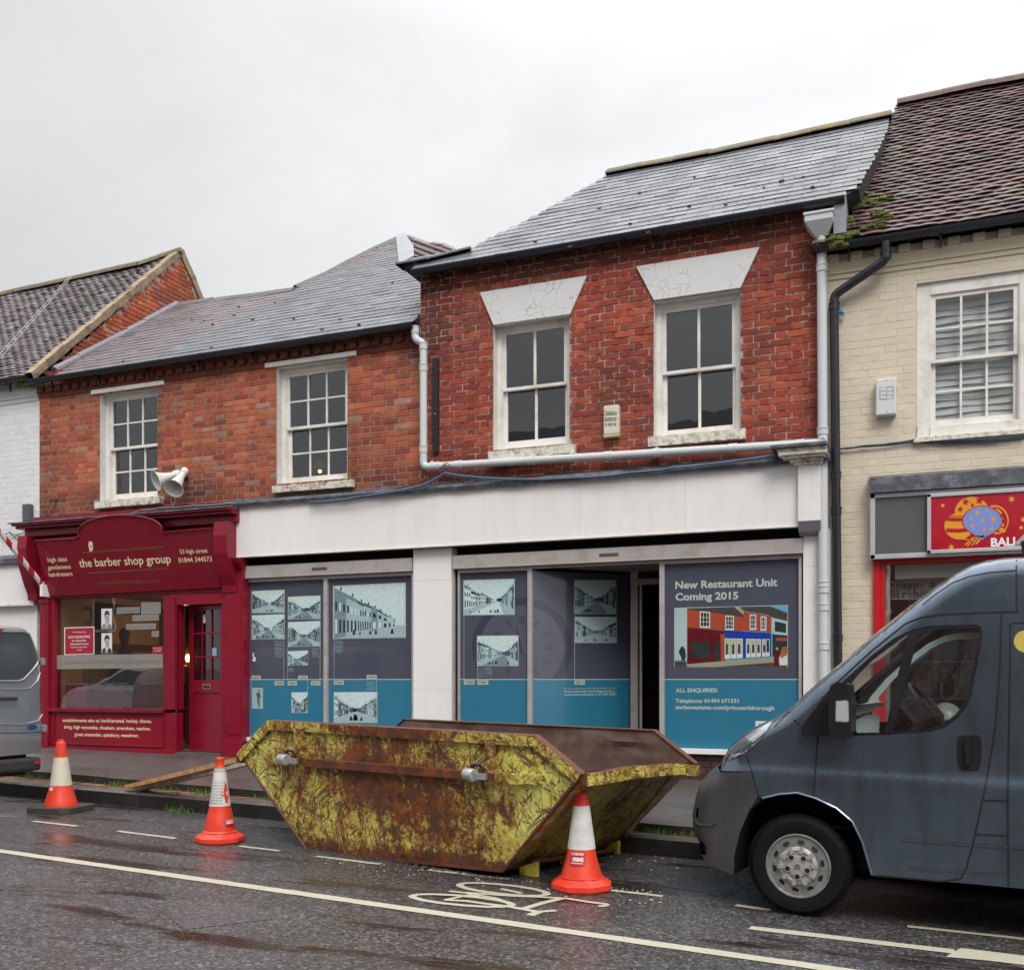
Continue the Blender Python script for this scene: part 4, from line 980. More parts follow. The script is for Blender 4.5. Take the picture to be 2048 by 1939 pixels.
# frames
ZBOT = zat(13, 65, 1840, .02); ZT = zsb
def fv(p, e=0.): return F(p, .0 + e)
mb = MB()
def vbar(x0, x1, z0, z1, o=.035, mat='aluminium', d=.05): mb.box((x0, D - o, z0), (x1, D - o + d, z1), mat)
L0, L1 = F(q(13, 88, 900), .035).x, F(q(13, 108, 900), .035).x; m0, m1 = F(q(13, 872, 900), .035).x, F(q(13, 910, 900), .035).x; r0_, r1_ = F(q(13, 1742, 900), .035).x, F(q(13, 1762, 900), .035).x
vbar(L0, L1, ZBOT, ZT); vbar(m0, m1, ZBOT, ZT); vbar(r0_, r1_, ZBOT, ZT)
vbar(xl_ , L0 - .001, ZBOT, ZT, .0, 'dark_wood')
mb.box((L1, D - .034, ZT - .045), (m0, D + .015, ZT - .001), 'aluminium'); mb.box((m1, D - .034, ZT - .045), (r0_, D + .015, ZT - .001), 'aluminium')
mb.box((L0 - .05, D - .06, ZBOT - .05), (xc0, D + .02, ZBOT - .001), 'render_white')
part(mb, 'window_frame', VS, bevel=.002)
mb = MB()
a0, a1 = F(q(14, 152, 900), .035).x, F(q(14, 166, 900), .035).x; b0, b1 = F(q(14, 752, 900), .035).x, F(q(14, 792, 900), .035).x
c0, c1 = F(q(15, 165, 900), .035).x, F(q(15, 206, 900), .035).x; d0, d1 = F(q(15, 1352, 900), .035).x, F(q(15, 1378, 900), .035).x
vbar(xc1 + .001, xc1 + .03, ZBOT, zs - .1, .05, 'aluminium'); vbar(xc1 + .031, a0 - .001, ZBOT, ZT, .0, 'dark_void')
vbar(a0, a1, ZBOT, ZT); vbar(b0, b1, ZBOT, ZT); vbar(c0, c1, ZBOT, ZT); vbar(d0, d1, ZBOT, ZT); vbar(d1 + .001, xq0 - .001, ZBOT, zs - .1, .0, 'dark_wood')
mb.box((a1, D - .034, ZT - .045), (b0, D + .015, ZT - .001), 'aluminium'); mb.box((b1, D - .034, ZT - .03), (c0, D + .015, ZT - .001), 'aluminium'); mb.box((c1, D - .034, ZT - .045), (d0, D + .015, ZT - .001), 'aluminium')
mb.box((x2l, D - .06, ZBOT - .055), (b1, D + .02, ZBOT - .001), 'render_white'); mb.box((c0, D - .07, ZBOT - .055), (xq0, D + .02, ZBOT - .001), 'render_white')
part(mb, 'window_frame', VS, bevel=.002)
# stall riser of dark engineering brick
for (xa, xb) in ((xl_ - .02, xc0), (xc1, b1), (c0, xq0)):
    mb = MB(); sheet_holes(mb, lambda u, v, o: Vector((u, D - .01 - o, v)), xa, xb, .2, ZBOT - .05, [], 'dark_wood'); bricks(mb, lambda u, v, o: Vector((u, D - .01 - o, v)), xa, xb, .2, ZBOT - .052, [], [(.085, .035, .028), (.07, .03, .026), (.10, .045, .034)], 'brick', 'mortar', st=.225); part(mb, 'stall_riser', VS)

# ---- printed panels
def panel(n, x0, x1, ytop, fn, lab, yline=None):
    """grey over teal vinyl with the pale time line"""
    mb = MB(); A = fn(q(n, x0, 900)); Bp = fn(q(n, x1, 900)); zt_ = ZT - .045
    zl = HC - .001
    for za_, zb_, m in ((ZBOT, zl, 'vinyl_teal'), (zl, zt_, 'vinyl_grey')):
        mb.face([(A.x, A.y, za_), (Bp.x, Bp.y, za_), (Bp.x, Bp.y, zb_), (A.x, A.y, zb_)], m)
    A2, B2 = fn(q(n, x0, 900), .001), fn(q(n, x1, 900), .001)
    mb.face([(A2.x, A2.y, zl - .004), (B2.x, B2.y, zl - .004), (B2.x, B2.y, zl + .006), (A2.x, A2.y, zl + .006)], 'vinyl_line')
    return part(mb, 'display_panel', VS, label=lab), mb
def U4(fn, n, x0, y0, x1, y1, sl):
    k = (x1 - x0) * sl
    return lambda s, t, e=0.: fn(q(n, x0 + (x1 - x0) * s, y0 + k * s + (y1 - y0) * t + ((k * s) * (-.6) * t)), .002 + e)
def street_photo(pn, n, x0, y0, x1, y1, fn, sl=-.03, style=0, seed=1, frame=True):
    rs = random.Random(seed); mb = MB(); U = U4(fn, n, x0, y0, x1, y1, sl)
    def P(pts, m, e): mb.flat([U(a, b, e) for a, b in pts], m)
    ex = .018
    if frame: P([(-ex, -ex), (1 + ex, -ex), (1 + ex, 1 + ex), (-ex, 1 + ex)], 'vinyl_line', 0)
    P([(0, 0), (1, 0), (1, 1), (0, 1)], 'photo0', .0008)
    vx, vy = (.55 + rs.uniform(-.12, .12), .62) if style != 2 else (.985, .78)
    P([(0, .78), (vx, vy), (vx + .05, vy), (1, .8), (1, 1), (0, 1)], 'photo1', .0016)
    P([(.1, 1), (vx - .01, vy + .01), (vx + .03, vy + .01), (.8, 1)], 'photo%d' % rs.choice((0, 1, 2)), .002)
    def row(side, hh, depth, shade):
        """a terrace receding towards the vanishing point"""
        xs = [0.0]; 
        while xs[-1] < depth: xs.append(xs[-1] + rs.uniform(.10, .2) * (1 - xs[-1] * .9) + .02)
        for a, b in zip(xs, xs[1:]):
            b = min(b, depth)
            if b - a < .015: continue
            def X(t): return t * vx if side < 0 else 1 - t * (1 - vx)
            sc = lambda t: 1 - t
            h = hh * rs.uniform(.85, 1.15); base = .28
            yt = lambda t: vy - h * sc(t); ybt = lambda t: vy + base * sc(t) * .8; 
            m = 'photo%d' % rs.choice(shade)
            P([(X(a), yt(a)), (X(b), yt(b)), (X(b), ybt(b)), (X(a), ybt(a))], m, .0024)
            P([(X(a), yt(a) - .0), (X(a) , max(.01, yt(a) - .10 * sc(a))), (X(b), max(.01, yt(b) - .10 * sc(b))), (X(b), yt(b))], 'photo%d' % rs.choice((3, 4, 2)), .0026)
            c = (a + b) / 2
            P([(X(c), yt(c) - .1 * sc(c)), (X(c), max(0.005, yt(c) - .18 * sc(c))), (X(c + .02), max(.005, yt(c) - .18 * sc(c))), (X(c + .02), yt(c) - .1 * sc(c))], 'photo4', .0027)
            nw = 3 if b - a > .09 else 1
            for i in range(nw):
                for (f0, f1) in ((.18, .38), (.58, .9)):
                    t0 = a + (b - a) * (i + .25) / nw; t1 = a + (b - a) * (i + .7) / nw
                    g = lambda t, f: yt(t) + (ybt(t) - yt(t)) * f
                    P([(X(t0), g(t0, f0)), (X(t1), g(t1, f0)), (X(t1), g(t1, f1)), (X(t0), g(t0, f1))], rs.choice(('photo4', 'photo4', 'photo0')) if m != 'photo0' else 'photo4', .0029)
    row(-1, .36 if style != 2 else .7, .9, (1, 2, 3, 0) if style != 2 else (0, 1, 1, 2)); 
    if style != 2: row(1, .34, .8, (1, 3, 2))
    for _ in range(3):
        cx0, cy0, rr = vx + rs.uniform(-.14, .1), vy - .04, rs.uniform(.04, .1)
        if style != 2: P([(cx0 + rr * cos(a) * rs.uniform(.8, 1.1), cy0 + rr * sin(a) * .9 * rs.uniform(.8, 1.1)) for a in [2 * pi * i / 10 for i in range(10)]], 'photo%d' % rs.choice((2, 3)), .0031)
    for _ in range(5):                                        # passers-by, carts and animals
        x = rs.uniform(.1, .8); s = rs.uniform(.03, .07) * (2.2 if style == 3 else 1)
        P([(x, .95 - s * .2), (x + s * .2, .95 - s * 1.6), (x + s * .6, .95 - s * 1.7), (x + s * .8, .95 - s * .2)], 'photo4', .0032)
    return part(mb, 'photograph', pn)
CURP = [None]
def tag_year(mb_, n, x0, y0, x1, y1, s, fn):
    mb = MB()
    mb.face([fn(q(n, x0, y0), .003), fn(q(n, x1, y0), .003), fn(q(n, x1, y1), .003), fn(q(n, x0, y1), .003)], 'vinyl_line')
    text_mb(mb, s, q(n, x0 + (x1 - x0) * .14, y1 - (y1 - y0) * .26), q(n, x1 - (x1 - x0) * .14, y1 - (y1 - y0) * .26), (y1 - y0) * .5 / ZM[n][2] / 156., lambda p: fn(p, .0035), 'ink', bold=.015)
    part(mb, 'year_label', CURP[0])
def smalltext(mb, n, x0, y0, x1, rows, dy, fn, mat='photo1'):
    for i in range(rows):
        w = random.uniform(.7, 1.)
        x = x0
        while x < x0 + (x1 - x0) * w:
            b = x + random.uniform(5, 14) * ZM[n][2] / 4.9
            mb.face([fn(q(n, x, y0 + i * dy), .002), fn(q(n, min(b, x1), y0 + i * dy), .002), fn(q(n, min(b, x1), y0 + i * dy + dy * .3), .002), fn(q(n, x, y0 + i * dy + dy * .3), .002)], mat); x = b + 4
def vline(mb, n, x, y0, y1, fn, w=3):
    mb.face([fn(q(n, x, y0), .0015), fn(q(n, x + w, y0), .0015), fn(q(n, x + w, y1), .0015), fn(q(n, x, y1), .0015)], 'vinyl_line')
p1, _ = panel(13, 108, 872, 300, fv, 'left grey and teal panel with five small old street photographs')
for i, (x0, y0, x1, y1) in enumerate(((170, 405, 484, 618), (170, 645, 484, 878), (528, 462, 838, 680), (528, 712, 838, 950), (524, 998, 718, 1138))):
    street_photo(p1, 13, x0, y0, x1, y1, fv, -.04, 0, 10 + i)
street_photo(p1, 13, 560, 1404, 716, 1604, fv, -.01, 3, 21)
mb = MB(); U = U4(fv, 13, 166, 1358, 276, 1562, -.01)         # single standing figure photo
mb.flat([U(0, 0), U(1, 0), U(1, 1), U(0, 1)], 'photo1'); mb.flat([U(.5, .9, .002), U(.48, .45, .002), U(.38, .3, .002), U(.5, .2, .002), U(.72, .22, .002), U(.8, .4, .002), U(.7, .55, .002), U(.74, .92, .002), U(.62, .92, .002), U(.6, .6, .002)], 'photo3')
mb.flat([U(.66 + .08 * cos(a), .13 + .05 * sin(a), .002) for a in [pi * i / 4 for i in range(8)]], 'photo3'); part(mb, 'photograph', p1)
mb = MB(); CURP[0] = p1
for x0, y0, x1, y1, s in ((162, 1236, 253, 1280, '1870'), (391, 1290, 484, 1332, '1890'), (520, 1290, 611, 1332, '1900'), (624, 1236, 718, 1280, '1905'), (750, 1290, 843, 1332, '1915')): tag_year(mb, 13, x0, y0, x1, y1, s, fv)
for x, a, b in ((480, 880, 1280), (519, 950, 1280), (838, 950, 1280), (163, 1280, 1400), (717, 1280, 1404)): vline(mb, 13, x, a, b, fv)
smalltext(mb, 13, 392, 895, 470, 13, 13, fv); smalltext(mb, 13, 762, 965, 830, 8, 12, fv); smalltext(mb, 13, 532, 1160, 585, 4, 11, fv)
mb.flat([fv(q(13, *p), .003) for p in ((180, 1005), (190, 1010), (185, 1040), (205, 1060), (203, 1095), (180, 1098), (168, 1080), (182, 1065), (172, 1035))], 'paper')
part(mb, 'panel_lettering', p1)
p2, _ = panel(13, 910, 1742, 300, fv, 'grey and teal panel with one large old photograph of a gabled high street')
street_photo(p2, 13, 980, 358, 1674, 866, fv, -.045, 2, 44); street_photo(p2, 13, 982, 1404, 1398, 1700, fv, -.008, 3, 47)
mb = MB(); CURP[0] = p2; tag_year(mb, 13, 978, 1284, 1074, 1326, '1926', fv); tag_year(mb, 13, 1300, 1230, 1400, 1274, '1945', fv)
vline(mb, 13, 977, 870, 1280, fv); vline(mb, 13, 1396, 1274, 1404, fv); smalltext(mb, 13, 990, 890, 1072, 10, 13, fv); smalltext(mb, 13, 1304, 1296, 1388, 8, 12, fv, 'photo1'); part(mb, 'panel_lettering', p2)
p3, _ = panel(14, 166, 752, 300, fv, 'grey and teal panel with two old street photographs and part of a clock face')
street_photo(p3, 14, 208, 348, 636, 642, fv, -.03, 0, 52); street_photo(p3, 14, 324, 826, 670, 1080, fv, -.01, 0, 56)
# entrance lobby: a panel running back at an angle, the doorway, ceiling
E0 = Vector((b1 - .01, D + .01, 0)); r_ = ray(q(14, 1640, 800)); yb_ = D + .95; E1 = EYE + r_ * (yb_ / r_.y); E1.z = 0
dE = (E1 - E0).normalized(); nE = Vector((dE.y, -dE.x, 0)); nE = nE if nE.y < 0 else -nE
def fe(p, e=0.): return onplane(p, nE, E0) + nE * e
p4, _ = panel(14, 796, 1632, 300, fe, 'panel angled back beside the entrance, with two photographs and half a clock face')
street_photo(p4, 14, 1160, 346, 1512, 630, fe, .004, 0, 61); street_photo(p4, 14, 1166, 662, 1516, 880, fe, .003, 0, 63)
def clock(fn, xa, xb, pn):
    mb = MB(); cx_, cy_ = 707, 925
    def ok(x, y): return xa < x < xb and 270 < y < 1192
    for (ra, rb, m, e) in ((365, 432, 'clock_dark', .0004), (290, 365, 'clock_light', .0005), (0, 290, 'clock_light', .0003)):
        for i in range(90):
            for kk in range(4):
                a0, a1 = 2 * pi * i / 90, 2 * pi * (i + 1) / 90; s0, s1 = ra + (rb - ra) * kk / 4, ra + (rb - ra) * (kk + 1) / 4
                am, sm = (a0 + a1) / 2, (s0 + s1) / 2
                if not ok(cx_ + sm * cos(am), cy_ + sm * sin(am)): continue
                mb.face([fn(q(14, min(max(cx_ + s * cos(a), xa), xb), min(cy_ + s * sin(a), 1193)), e) for s, a in ((s0, a0), (s1, a0), (s1, a1), (s0, a1))], m)
    for hnum in range(12):
        a = 2 * pi * hnum / 12 - pi / 2
        for off_ in (-.07, 0, .07) if hnum % 3 == 0 else (-.03, .05):
            ps = [(cx_ + r * cos(a + off_) + dx * sin(a), cy_ + r * sin(a + off_) - dx * cos(a)) for r, dx in ((205, -4), (205, 4), (272, 4), (272, -4))]
            if all(ok(*p) for p in ps): mb.flat([fn(q(14, *p), .0009) for p in ps], 'clock_dark')
    for ps in ([(700, 990), (655, 760), (668, 765), (715, 985)], [(700, 985), (745, 930), (750, 940), (712, 1000)], [(795, 890), (860, 760), (868, 765), (800, 905)]):
        if all(ok(*p) for p in ps): mb.flat([fn(q(14, *p), .0011) for p in ps], 'clock_dark')
    part(mb, 'clock_print', pn)
clock(fv, 168, 750, p3); clock(fe, 797, 1632, p4)
mb = MB(); CURP[0] = p3
tag_year(mb, 14, 205, 1204, 297, 1243, '1958', fv); tag_year(mb, 14, 322, 1204, 416, 1243, '1965', fv); vline(mb, 14, 205, 642, 1196, fv); vline(mb, 14, 321, 1080, 1196, fv); smalltext(mb, 14, 332, 1098, 466, 8, 11, fv); part(mb, 'panel_lettering', p3)
mb = MB(); CURP[0] = p4; tag_year(mb, 14, 1158, 1204, 1247, 1243, '2011', fe); vline(mb, 14, 1158, 640, 1196, fe)
text_mb(mb, 'For further information about Princes Risborough visit', q(14, 1070, 1282), q(14, 1520, 1278), .02, lambda p: fe(p, .002), 'sign_text')
text_mb(mb, 'Princes Risborough Area Heritage Society at', q(14, 1070, 1310), q(14, 1503, 1307), .028, lambda p: fe(p, .002), 'sign_text', bold=.015); text_mb(mb, 'www.bucksvoice.net/prahs or on 01844 342001', q(14, 1070, 1338), q(14, 1520, 1334), .028, lambda p: fe(p, .002), 'sign_text', bold=.015)
part(mb, 'panel_lettering', p4)
zdt = HC + (1358 - q(14, 0, 385)[1]) / FOC * ((E1 - EYE).x * -CP + yb_ * SP)
mb = MB(); fr0, fr1 = E1.x, E1.x + .09; fx1 = c1 + .35
mb.box((fr0, yb_, .2), (fr1, yb_ + .06, ZT + .05), 'aluminium'); mb.box((fr1 + .02, yb_ + .01, .2), (fr1 + .05, yb_ + .05, zdt), 'aluminium')
mb.box((fr1, yb_ + .001, zdt), (fx1, yb_ + .05, zdt + .07), 'alu_shutter'); part(mb, 'door_frame', VS, bevel=.002)
mb = MB(); mb.box((fr1, yb_ + .02, zdt + .071), (fx1, yb_ + .03, ZT + .04), 'dark_wood'); mb.box((fr0 - .3, yb_ + .5, .2), (fx1 + .3, yb_ + .52, zdt + .3), 'dark_void')
mb.box((fr1 - .05, yb_ + .07, .2), (fr1 - .04, yb_ + .5, zdt + .3), 'dark_void')
mb.box((fx1, D + .04, .2), (fx1 + .02, yb_ + .5, ZT + .04), 'dark_void'); part(mb, 'doorway', VS)
mb = MB(); mb.face([(b1 - .02, D - .02, ZT - .006), (fx1, D - .02, ZT - .006), (fx1, yb_ + .02, ZT - .006), (E1.x - .02, yb_ + .02, ZT - .006)], 'soffit'); part(mb, 'lobby_ceiling', VS)
mb = MB(); mb.face([(b1 - .02, D + .01, .38), (fx1, D + .01, .38), (fx1, yb_ + .02, .38), (E1.x - .02, yb_ + .02, .38)], 'stone_step'); part(mb, 'threshold', VS)
# right panel: sign
p5, _ = panel(15, 206, 1352, 300, fv, 'right grey and teal sign panel announcing a new restaurant unit')
mb = MB(); fl = lambda p: fv(p, .002)
for s, a, b, h in (('New Restaurant Unit', (301, 412), (1172, 388), 62), ('Coming 2015', (302, 512), (838, 500), 60), ('ALL ENQUIRIES:', (303, 1295), (665, 1294), 33), ('Telephone: 01494 671331', (303, 1384), (842, 1384), 33)):
    text_mb(mb, s, q(15, *a), q(15, *b), h / 4.264 / 184., fl, 'sign_text', bold=.03)
text_mb(mb, 'sorbonestates.com/princesrisborough', q(15, 303, 1437), q(15, 1145, 1446), 33 / 4.264 / 184., fl, 'sign_text', bold=.03)
mb.face([fv(q(15, *p), .003) for p in ((985, 1540), (1200, 1541), (1200, 1700), (985, 1698))], 'paper'); mb.face([fv(q(15, *p), .004) for p in ((1010, 1564), (1200, 1565), (1200, 1571), (1010, 1570))], 'ink')
text_mb(mb, 'Sorbon', q(15, 1006, 1640), q(15, 1190, 1641), 48 / 4.264 / 184., lambda p: fv(p, .004), 'ink')
part(mb, 'panel_lettering', p5)
M('img_sky', (.10, .36, .52), .3, bump=0); M('img_brick', (.36, .06, .03), .3, bump=0); M('img_roof', (.06, .05, .05), .3, bump=0); M('img_maroon', (.10, .006, .012), .3, bump=0); M('img_blue', (.01, .04, .30), .3, bump=0); M('img_pave', (.30, .28, .20), .3, bump=0)
M('img_pale', (.36, .47, .48), .3, bump=0); M('img_dark', (.02, .035, .035), .3, bump=0); M('img_white', (.6, .62, .58), .3, bump=0); M('img_hair', (.35, .12, .03), .3, bump=0); M('img_tan', (.40, .28, .18), .3, bump=0); M('img_glow', (.40, .40, .26), .3, bump=0)
mb = MB()
def PP(pts, m, e): mb.flat([fv(q(15, *p), e) for p in pts], m)
def RR(x0, y0, x1, y1, m, e, s=0.): PP([(x0, y0), (x1, y0 + (x1 - x0) * s), (x1, y1 + (x1 - x0) * s * .3), (x0, y1)], m, e)
PP([(292, 575), (1262, 551), (1262, 1085), (292, 1085)], 'vinyl_line', .002)
PP([(297, 580), (1257, 556), (1257, 1080), (297, 1080)], 'img_sky', .003)
PP([(297, 582), (402, 580), (402, 1020), (297, 1020)], 'img_pale', .0036)
PP([(402, 580), (800, 566), (890, 640), (880, 660), (402, 592)], 'img_roof', .004); PP([(800, 566), (830, 566), (886, 600), (886, 640)], 'img_tan', .0043); PP([(850, 566), (1030, 563), (1125, 640), (885, 600)], 'img_roof', .0042)
PP([(1030, 565), (1110, 562), (1257, 620), (1257, 690), (1120, 655)], 'img_roof', .0044); PP([(1120, 655), (1257, 690), (1257, 840), (1120, 790)], 'img_pale', .0044)
PP([(402, 588), (885, 655), (885, 775), (402, 745)], 'img_brick', .0046); PP([(885, 605), (1120, 645), (1120, 785), (885, 770)], 'img_brick', .0046)
for (x0, y0, x1, y1) in ((510, 605, 598, 745), (728, 640, 800, 765), (935, 632, 992, 762), (1028, 648, 1078, 770)):
    RR(x0, y0, x1, y1, 'img_white', .005, .06); RR(x0 + 8, y0 + 10, x1 - 8, y1 - 14, 'img_dark', .0054, .06)
    for f in (.33, .66): PP([(x0 + (x1 - x0) * f, y0 + 10), (x0 + (x1 - x0) * f + 4, y0 + 10), (x0 + (x1 - x0) * f + 4, y1 - 12), (x0 + (x1 - x0) * f, y1 - 12)], 'img_white', .0056)
    for f in (.35, .62): PP([(x0 + 8, y0 + (y1 - y0) * f), (x1 - 8, y0 + (y1 - y0) * f + 3), (x1 - 8, y0 + (y1 - y0) * f + 7), (x0 + 8, y0 + (y1 - y0) * f + 4)], 'img_white', .0057)
PP([(1150, 690), (1245, 710), (1245, 790), (1150, 775)], 'img_dark', .0047)
PP([(402, 745), (725, 770), (725, 1030), (402, 1055)], 'img_maroon', .005); PP([(440, 865), (600, 868), (600, 1000), (440, 1005)], 'img_dark', .0054); PP([(640, 870), (680, 870), (680, 1030), (640, 1035)], 'img_dark', .0054); PP([(685, 800), (722, 800), (718, 1030), (690, 1032)], 'img_brick', .0054)
PP([(720, 768), (1118, 790), (1118, 990), (720, 1015)], 'img_blue', .0052)
for (x0, x1) in ((722, 770), (775, 822), (826, 876), (904, 942), (946, 986), (992, 1030), (1040, 1070), (1074, 1106)):
    y0 = 835 + (x0 - 722) * .02; y1 = 1012 - (x0 - 722) * .06; PP([(x0, y0), (x1, y0 + 1), (x1, y1 - 3), (x0, y1)], 'img_white', .0056); PP([(x0 + 5, y0 + 6), (x1 - 5, y0 + 7), (x1 - 5, y1 - 38), (x0 + 5, y1 - 36)], 'img_glow' if x0 % 3 else 'img_dark', .006); PP([(x0 + 10, y0 + 50), (x0 + 28, y0 + 50), (x0 + 28, y1 - 40), (x0 + 10, y1 - 40)], 'img_dark', .0063)
PP([(1130, 800), (1257, 810), (1257, 1000), (1130, 985)], 'img_dark', .0052); PP([(1160, 828), (1255, 832), (1255, 858), (1160, 858)], 'img_brick', .0056)
PP([(402, 1055), (1118, 995), (1257, 985), (1257, 1080), (297, 1080), (297, 1020)], 'img_pave', .0058); PP([(640, 1080), (1150, 1040), (1257, 1045), (1257, 1080)], 'img_roof', .0062)
PP([(297, 1030), (390, 1030), (402, 1080), (297, 1080)], 'img_roof', .0066)
PP([(352, 905), (368, 905), (385, 930), (392, 990), (378, 1025), (358, 1022), (350, 990), (330, 950)], 'img_dark', .007)
PP([(1160, 912), (1180, 912), (1185, 950), (1182, 1078), (1148, 1078), (1140, 980), (1130, 960)], 'img_maroon', .007); PP([(1160, 912), (1182, 915), (1178, 935), (1160, 935)], 'img_tan', .0072)
PP([(1215, 910), (1252, 905), (1254, 975), (1200, 1010), (1200, 950)], 'img_hair', .0074); PP([(1200, 965), (1256, 965), (1256, 1065), (1190, 1065), (1188, 1010)], 'img_white', .0072)
part(mb, 'picture', p5, label='colour picture of the restored shops with three passers-by')
# ================================================================== BALLOON SHOP
BL = thing('balloon_shopfront', (1.0, D, .3), 'red-framed balloon shop with red and grey sign box and birthday banner, behind the dark van', 'shopfront')
M('red_frame', (.50, .006, .012), .35, bump=.05); M('sign_red', (.42, .004, .02), .25, bump=0, coat=.4); M('grey_panel', (.085, .085, .09), .5, bump=.05); M('orange_print', (.75, .30, .02), .35, bump=0); M('blue_print', (.19, .27, .60), .35, bump=0); M('white_print', (.8, .8, .78), .4, bump=0)
M('metal_frame', (.55, .56, .56), .35, .4, bump=0)
z1s, z0s = z_sgn1, z_sgn0
fr = .12
mb = MB(); mb.box((xs0, D - .11, z0s + .03), (xs1, D - .0, z1s - .03), 'grey_panel')
for a in ((xs0, z1s - .045, xs1, z1s), (xs0, z0s, xs1, z0s + .045), (xs0 - .001, z0s + .001, xs0 + .045, z1s - .001)):
    mb.box((a[0], D - .125, a[1]), (a[2], D - .002, a[3]), 'metal_frame')
part(mb, 'sign_box', BL, bevel=.003)
xr0 = F(q(8, 957, 600), .14).x; zr1 = F(q(8, 960, 430), .14).z; zr0 = F(q(8, 960, 805), .14).z
mb = MB(); mb.box((xr0, D - .14, zr0), (xs1, D - .127, zr1), 'sign_red')
for a in ((xr0, zr1 - .035, xs1, zr1), (xr0, zr0, xs1, zr0 + .035), (xr0, zr0 + .002, xr0 + .035, zr1 - .002)): mb.box((a[0], D - .155, a[1]), (a[2], D - .126, a[3]), 'metal_frame')
part(mb, 'sign_panel', BL, bevel=.003)
fp = lambda p, e=0.: F(p, .1405 + e)
def star(mb, x, y, r, m, e, n=5, rot=0.):
    pts = [(x + (r if k % 2 == 0 else r * .45) * sin(pi * k / n + rot), y - (r if k % 2 == 0 else r * .45) * cos(pi * k / n + rot)) for k in range(2 * n)]
    c = fp(q(8, x, y), e); pp = [fp(q(8, *p), e) for p in pts]
    for i in range(2 * n): mb.face([c, pp[i], pp[(i + 1) % (2 * n)]], m)
def blob(mb, cx, cy, rx, ry, m, e, rot=0., pinch=None):
    pts = []
    for i in range(36):
        a = 2 * pi * i / 36; x, y = rx * cos(a), ry * sin(a)
        if pinch and y > 0: x *= 1 - pinch * (y / ry) ** 2
        pts.append((cx + x * cos(rot) - y * sin(rot), cy + x * sin(rot) + y * cos(rot)))
    mb.flat([fp(q(8, *p), e) for p in pts], m)
mb = MB()
blob(mb, 1238, 545, 108, 98, 'orange_print', .0008); 
for (x, y, r) in ((1198, 480, 26), (1285, 470, 30), (1165, 525, 22), (1240, 500, 16)): star(mb, x, y, r, 'sign_red', .0014, rot=.2); 
blob(mb, 1385, 590, 82, 92, 'orange_print', .001, -.3); blob(mb, 1392, 590, 66, 80, 'sign_red', .0012, -.3)
for k in range(4): blob(mb, 1400 + 8 * k, 540 + 38 * k, 26, 14, 'orange_print', .0016, .5)
blob(mb, 1155, 632, 90, 82, 'orange_print', .0018, .15)
for (y0, y1) in ((572, 594), (640, 664), (560, 566)): mb.flat([fp(q(8, *p), .0022) for p in ((1078, y0 + 4), (1150, y0 + 8), (1235, y0 - 2), (1238, y1 - 2), (1150, y1 + 8), (1076, y1 + 4))], 'sign_red')
blob(mb, 1302, 606, 128, 104, 'sign_red', .0026, 0, .55); blob(mb, 1302, 606, 121, 98, 'blue_print', .003, 0, .55)
mb.flat([fp(q(8, *p), .003) for p in ((1255, 690), (1300, 718), (1350, 680))], 'blue_print')
for (x, y, r) in ((1272, 545, 18), (1334, 535, 11), (1232, 588, 14), (1304, 597, 18), (1370, 587, 24), (1243, 632, 17), (1312, 655, 14), (1360, 645, 17), (1270, 665, 7), (1292, 686, 11), (1205, 610, 6)): star(mb, x, y, r, 'orange_print', .0036, rot=random.random())
for pts in ([(1262, 700), (1210, 760), (1204, 756), (1255, 698)], [(1275, 705), (1240, 755), (1234, 752), (1268, 702)], [(1180, 705), (1250, 722), (1248, 728), (1176, 712)], [(1280, 708), (1292, 722), (1262, 748), (1258, 742)], [(1240, 700), (1190, 748), (1196, 752), (1248, 706)]): mb.flat([fp(q(8, *p), .0032) for p in pts], 'orange_print')
for (x, y, r) in ((1485, 462, 24), (1108, 762, 22)): star(mb, x, y, r, 'orange_print', .002, 6)
for (x, y, r) in ((1055, 502, 12), (1545, 640, 12), (1560, 590, 16)): blob(mb, x, y, r, r * .9, 'orange_print', .002)
part(mb, 'balloon_logo', BL)
mb = MB(); A_ = fp(q(8, 1356, 757), .003); A_.z -= 0; B2 = A_ + Vector((.56, 0, 0)); text_mb(mb, 'BALLOONS', A_, B2, .078, fp, 'white_print', bold=.035)
part(mb, 'lettering', BL)
# red frame, window, interior
zhd = z_sgn0 - .002
xj0 = oShop[0]; xj1 = F(q(8, 695, 1100), .03).x; zhb = F(q(8, 700, 868), .03).z
mb = MB(); mb.box((xj0 + .001, D - .05, .3), (xj0 + (xj1 - xj0) * .55, D + .12, zhd), 'red_frame'); mb.box((xj0 + (xj1 - xj0) * .55, D - .025, .3), (xj1, D + .12, zhb + .0), 'red_frame'); mb.box((xj0 + (xj1 - xj0) * .55 + .001, D - .03, zhb), (xs1, D + .12, zhd), 'red_frame')
mb.box((xj1, D - .02, .3), (xs1, D + .1, .85), 'dark_wood'); mb.box((2.3, D - .02, .85), (2.42, D + .1, zhb), 'red_frame')
part(mb, 'window_frame', BL, bevel=.004)
M('inner_frame', (.45, .46, .42), .5)
mb = MB(); mb.box((xj1 + .001, D + .02, .85), (F(q(8, 726, 1100), -.03).x, D + .08, zhb), 'inner_frame'); mb.box((xj1 + .09, D + .03, zhb - .15), (2.3, D + .25, zhb - .002), 'inner_frame'); part(mb, 'inner_frame', BL, bevel=.003)
mb = MB(); mb.face([(xj1, D + .01, .85), (xs1, D + .01, .85), (xs1, D + .01, zhb), (xj1, D + .01, zhb)], 'shop_glass'); part(mb, 'window_glass', BL)
mb = MB(); 
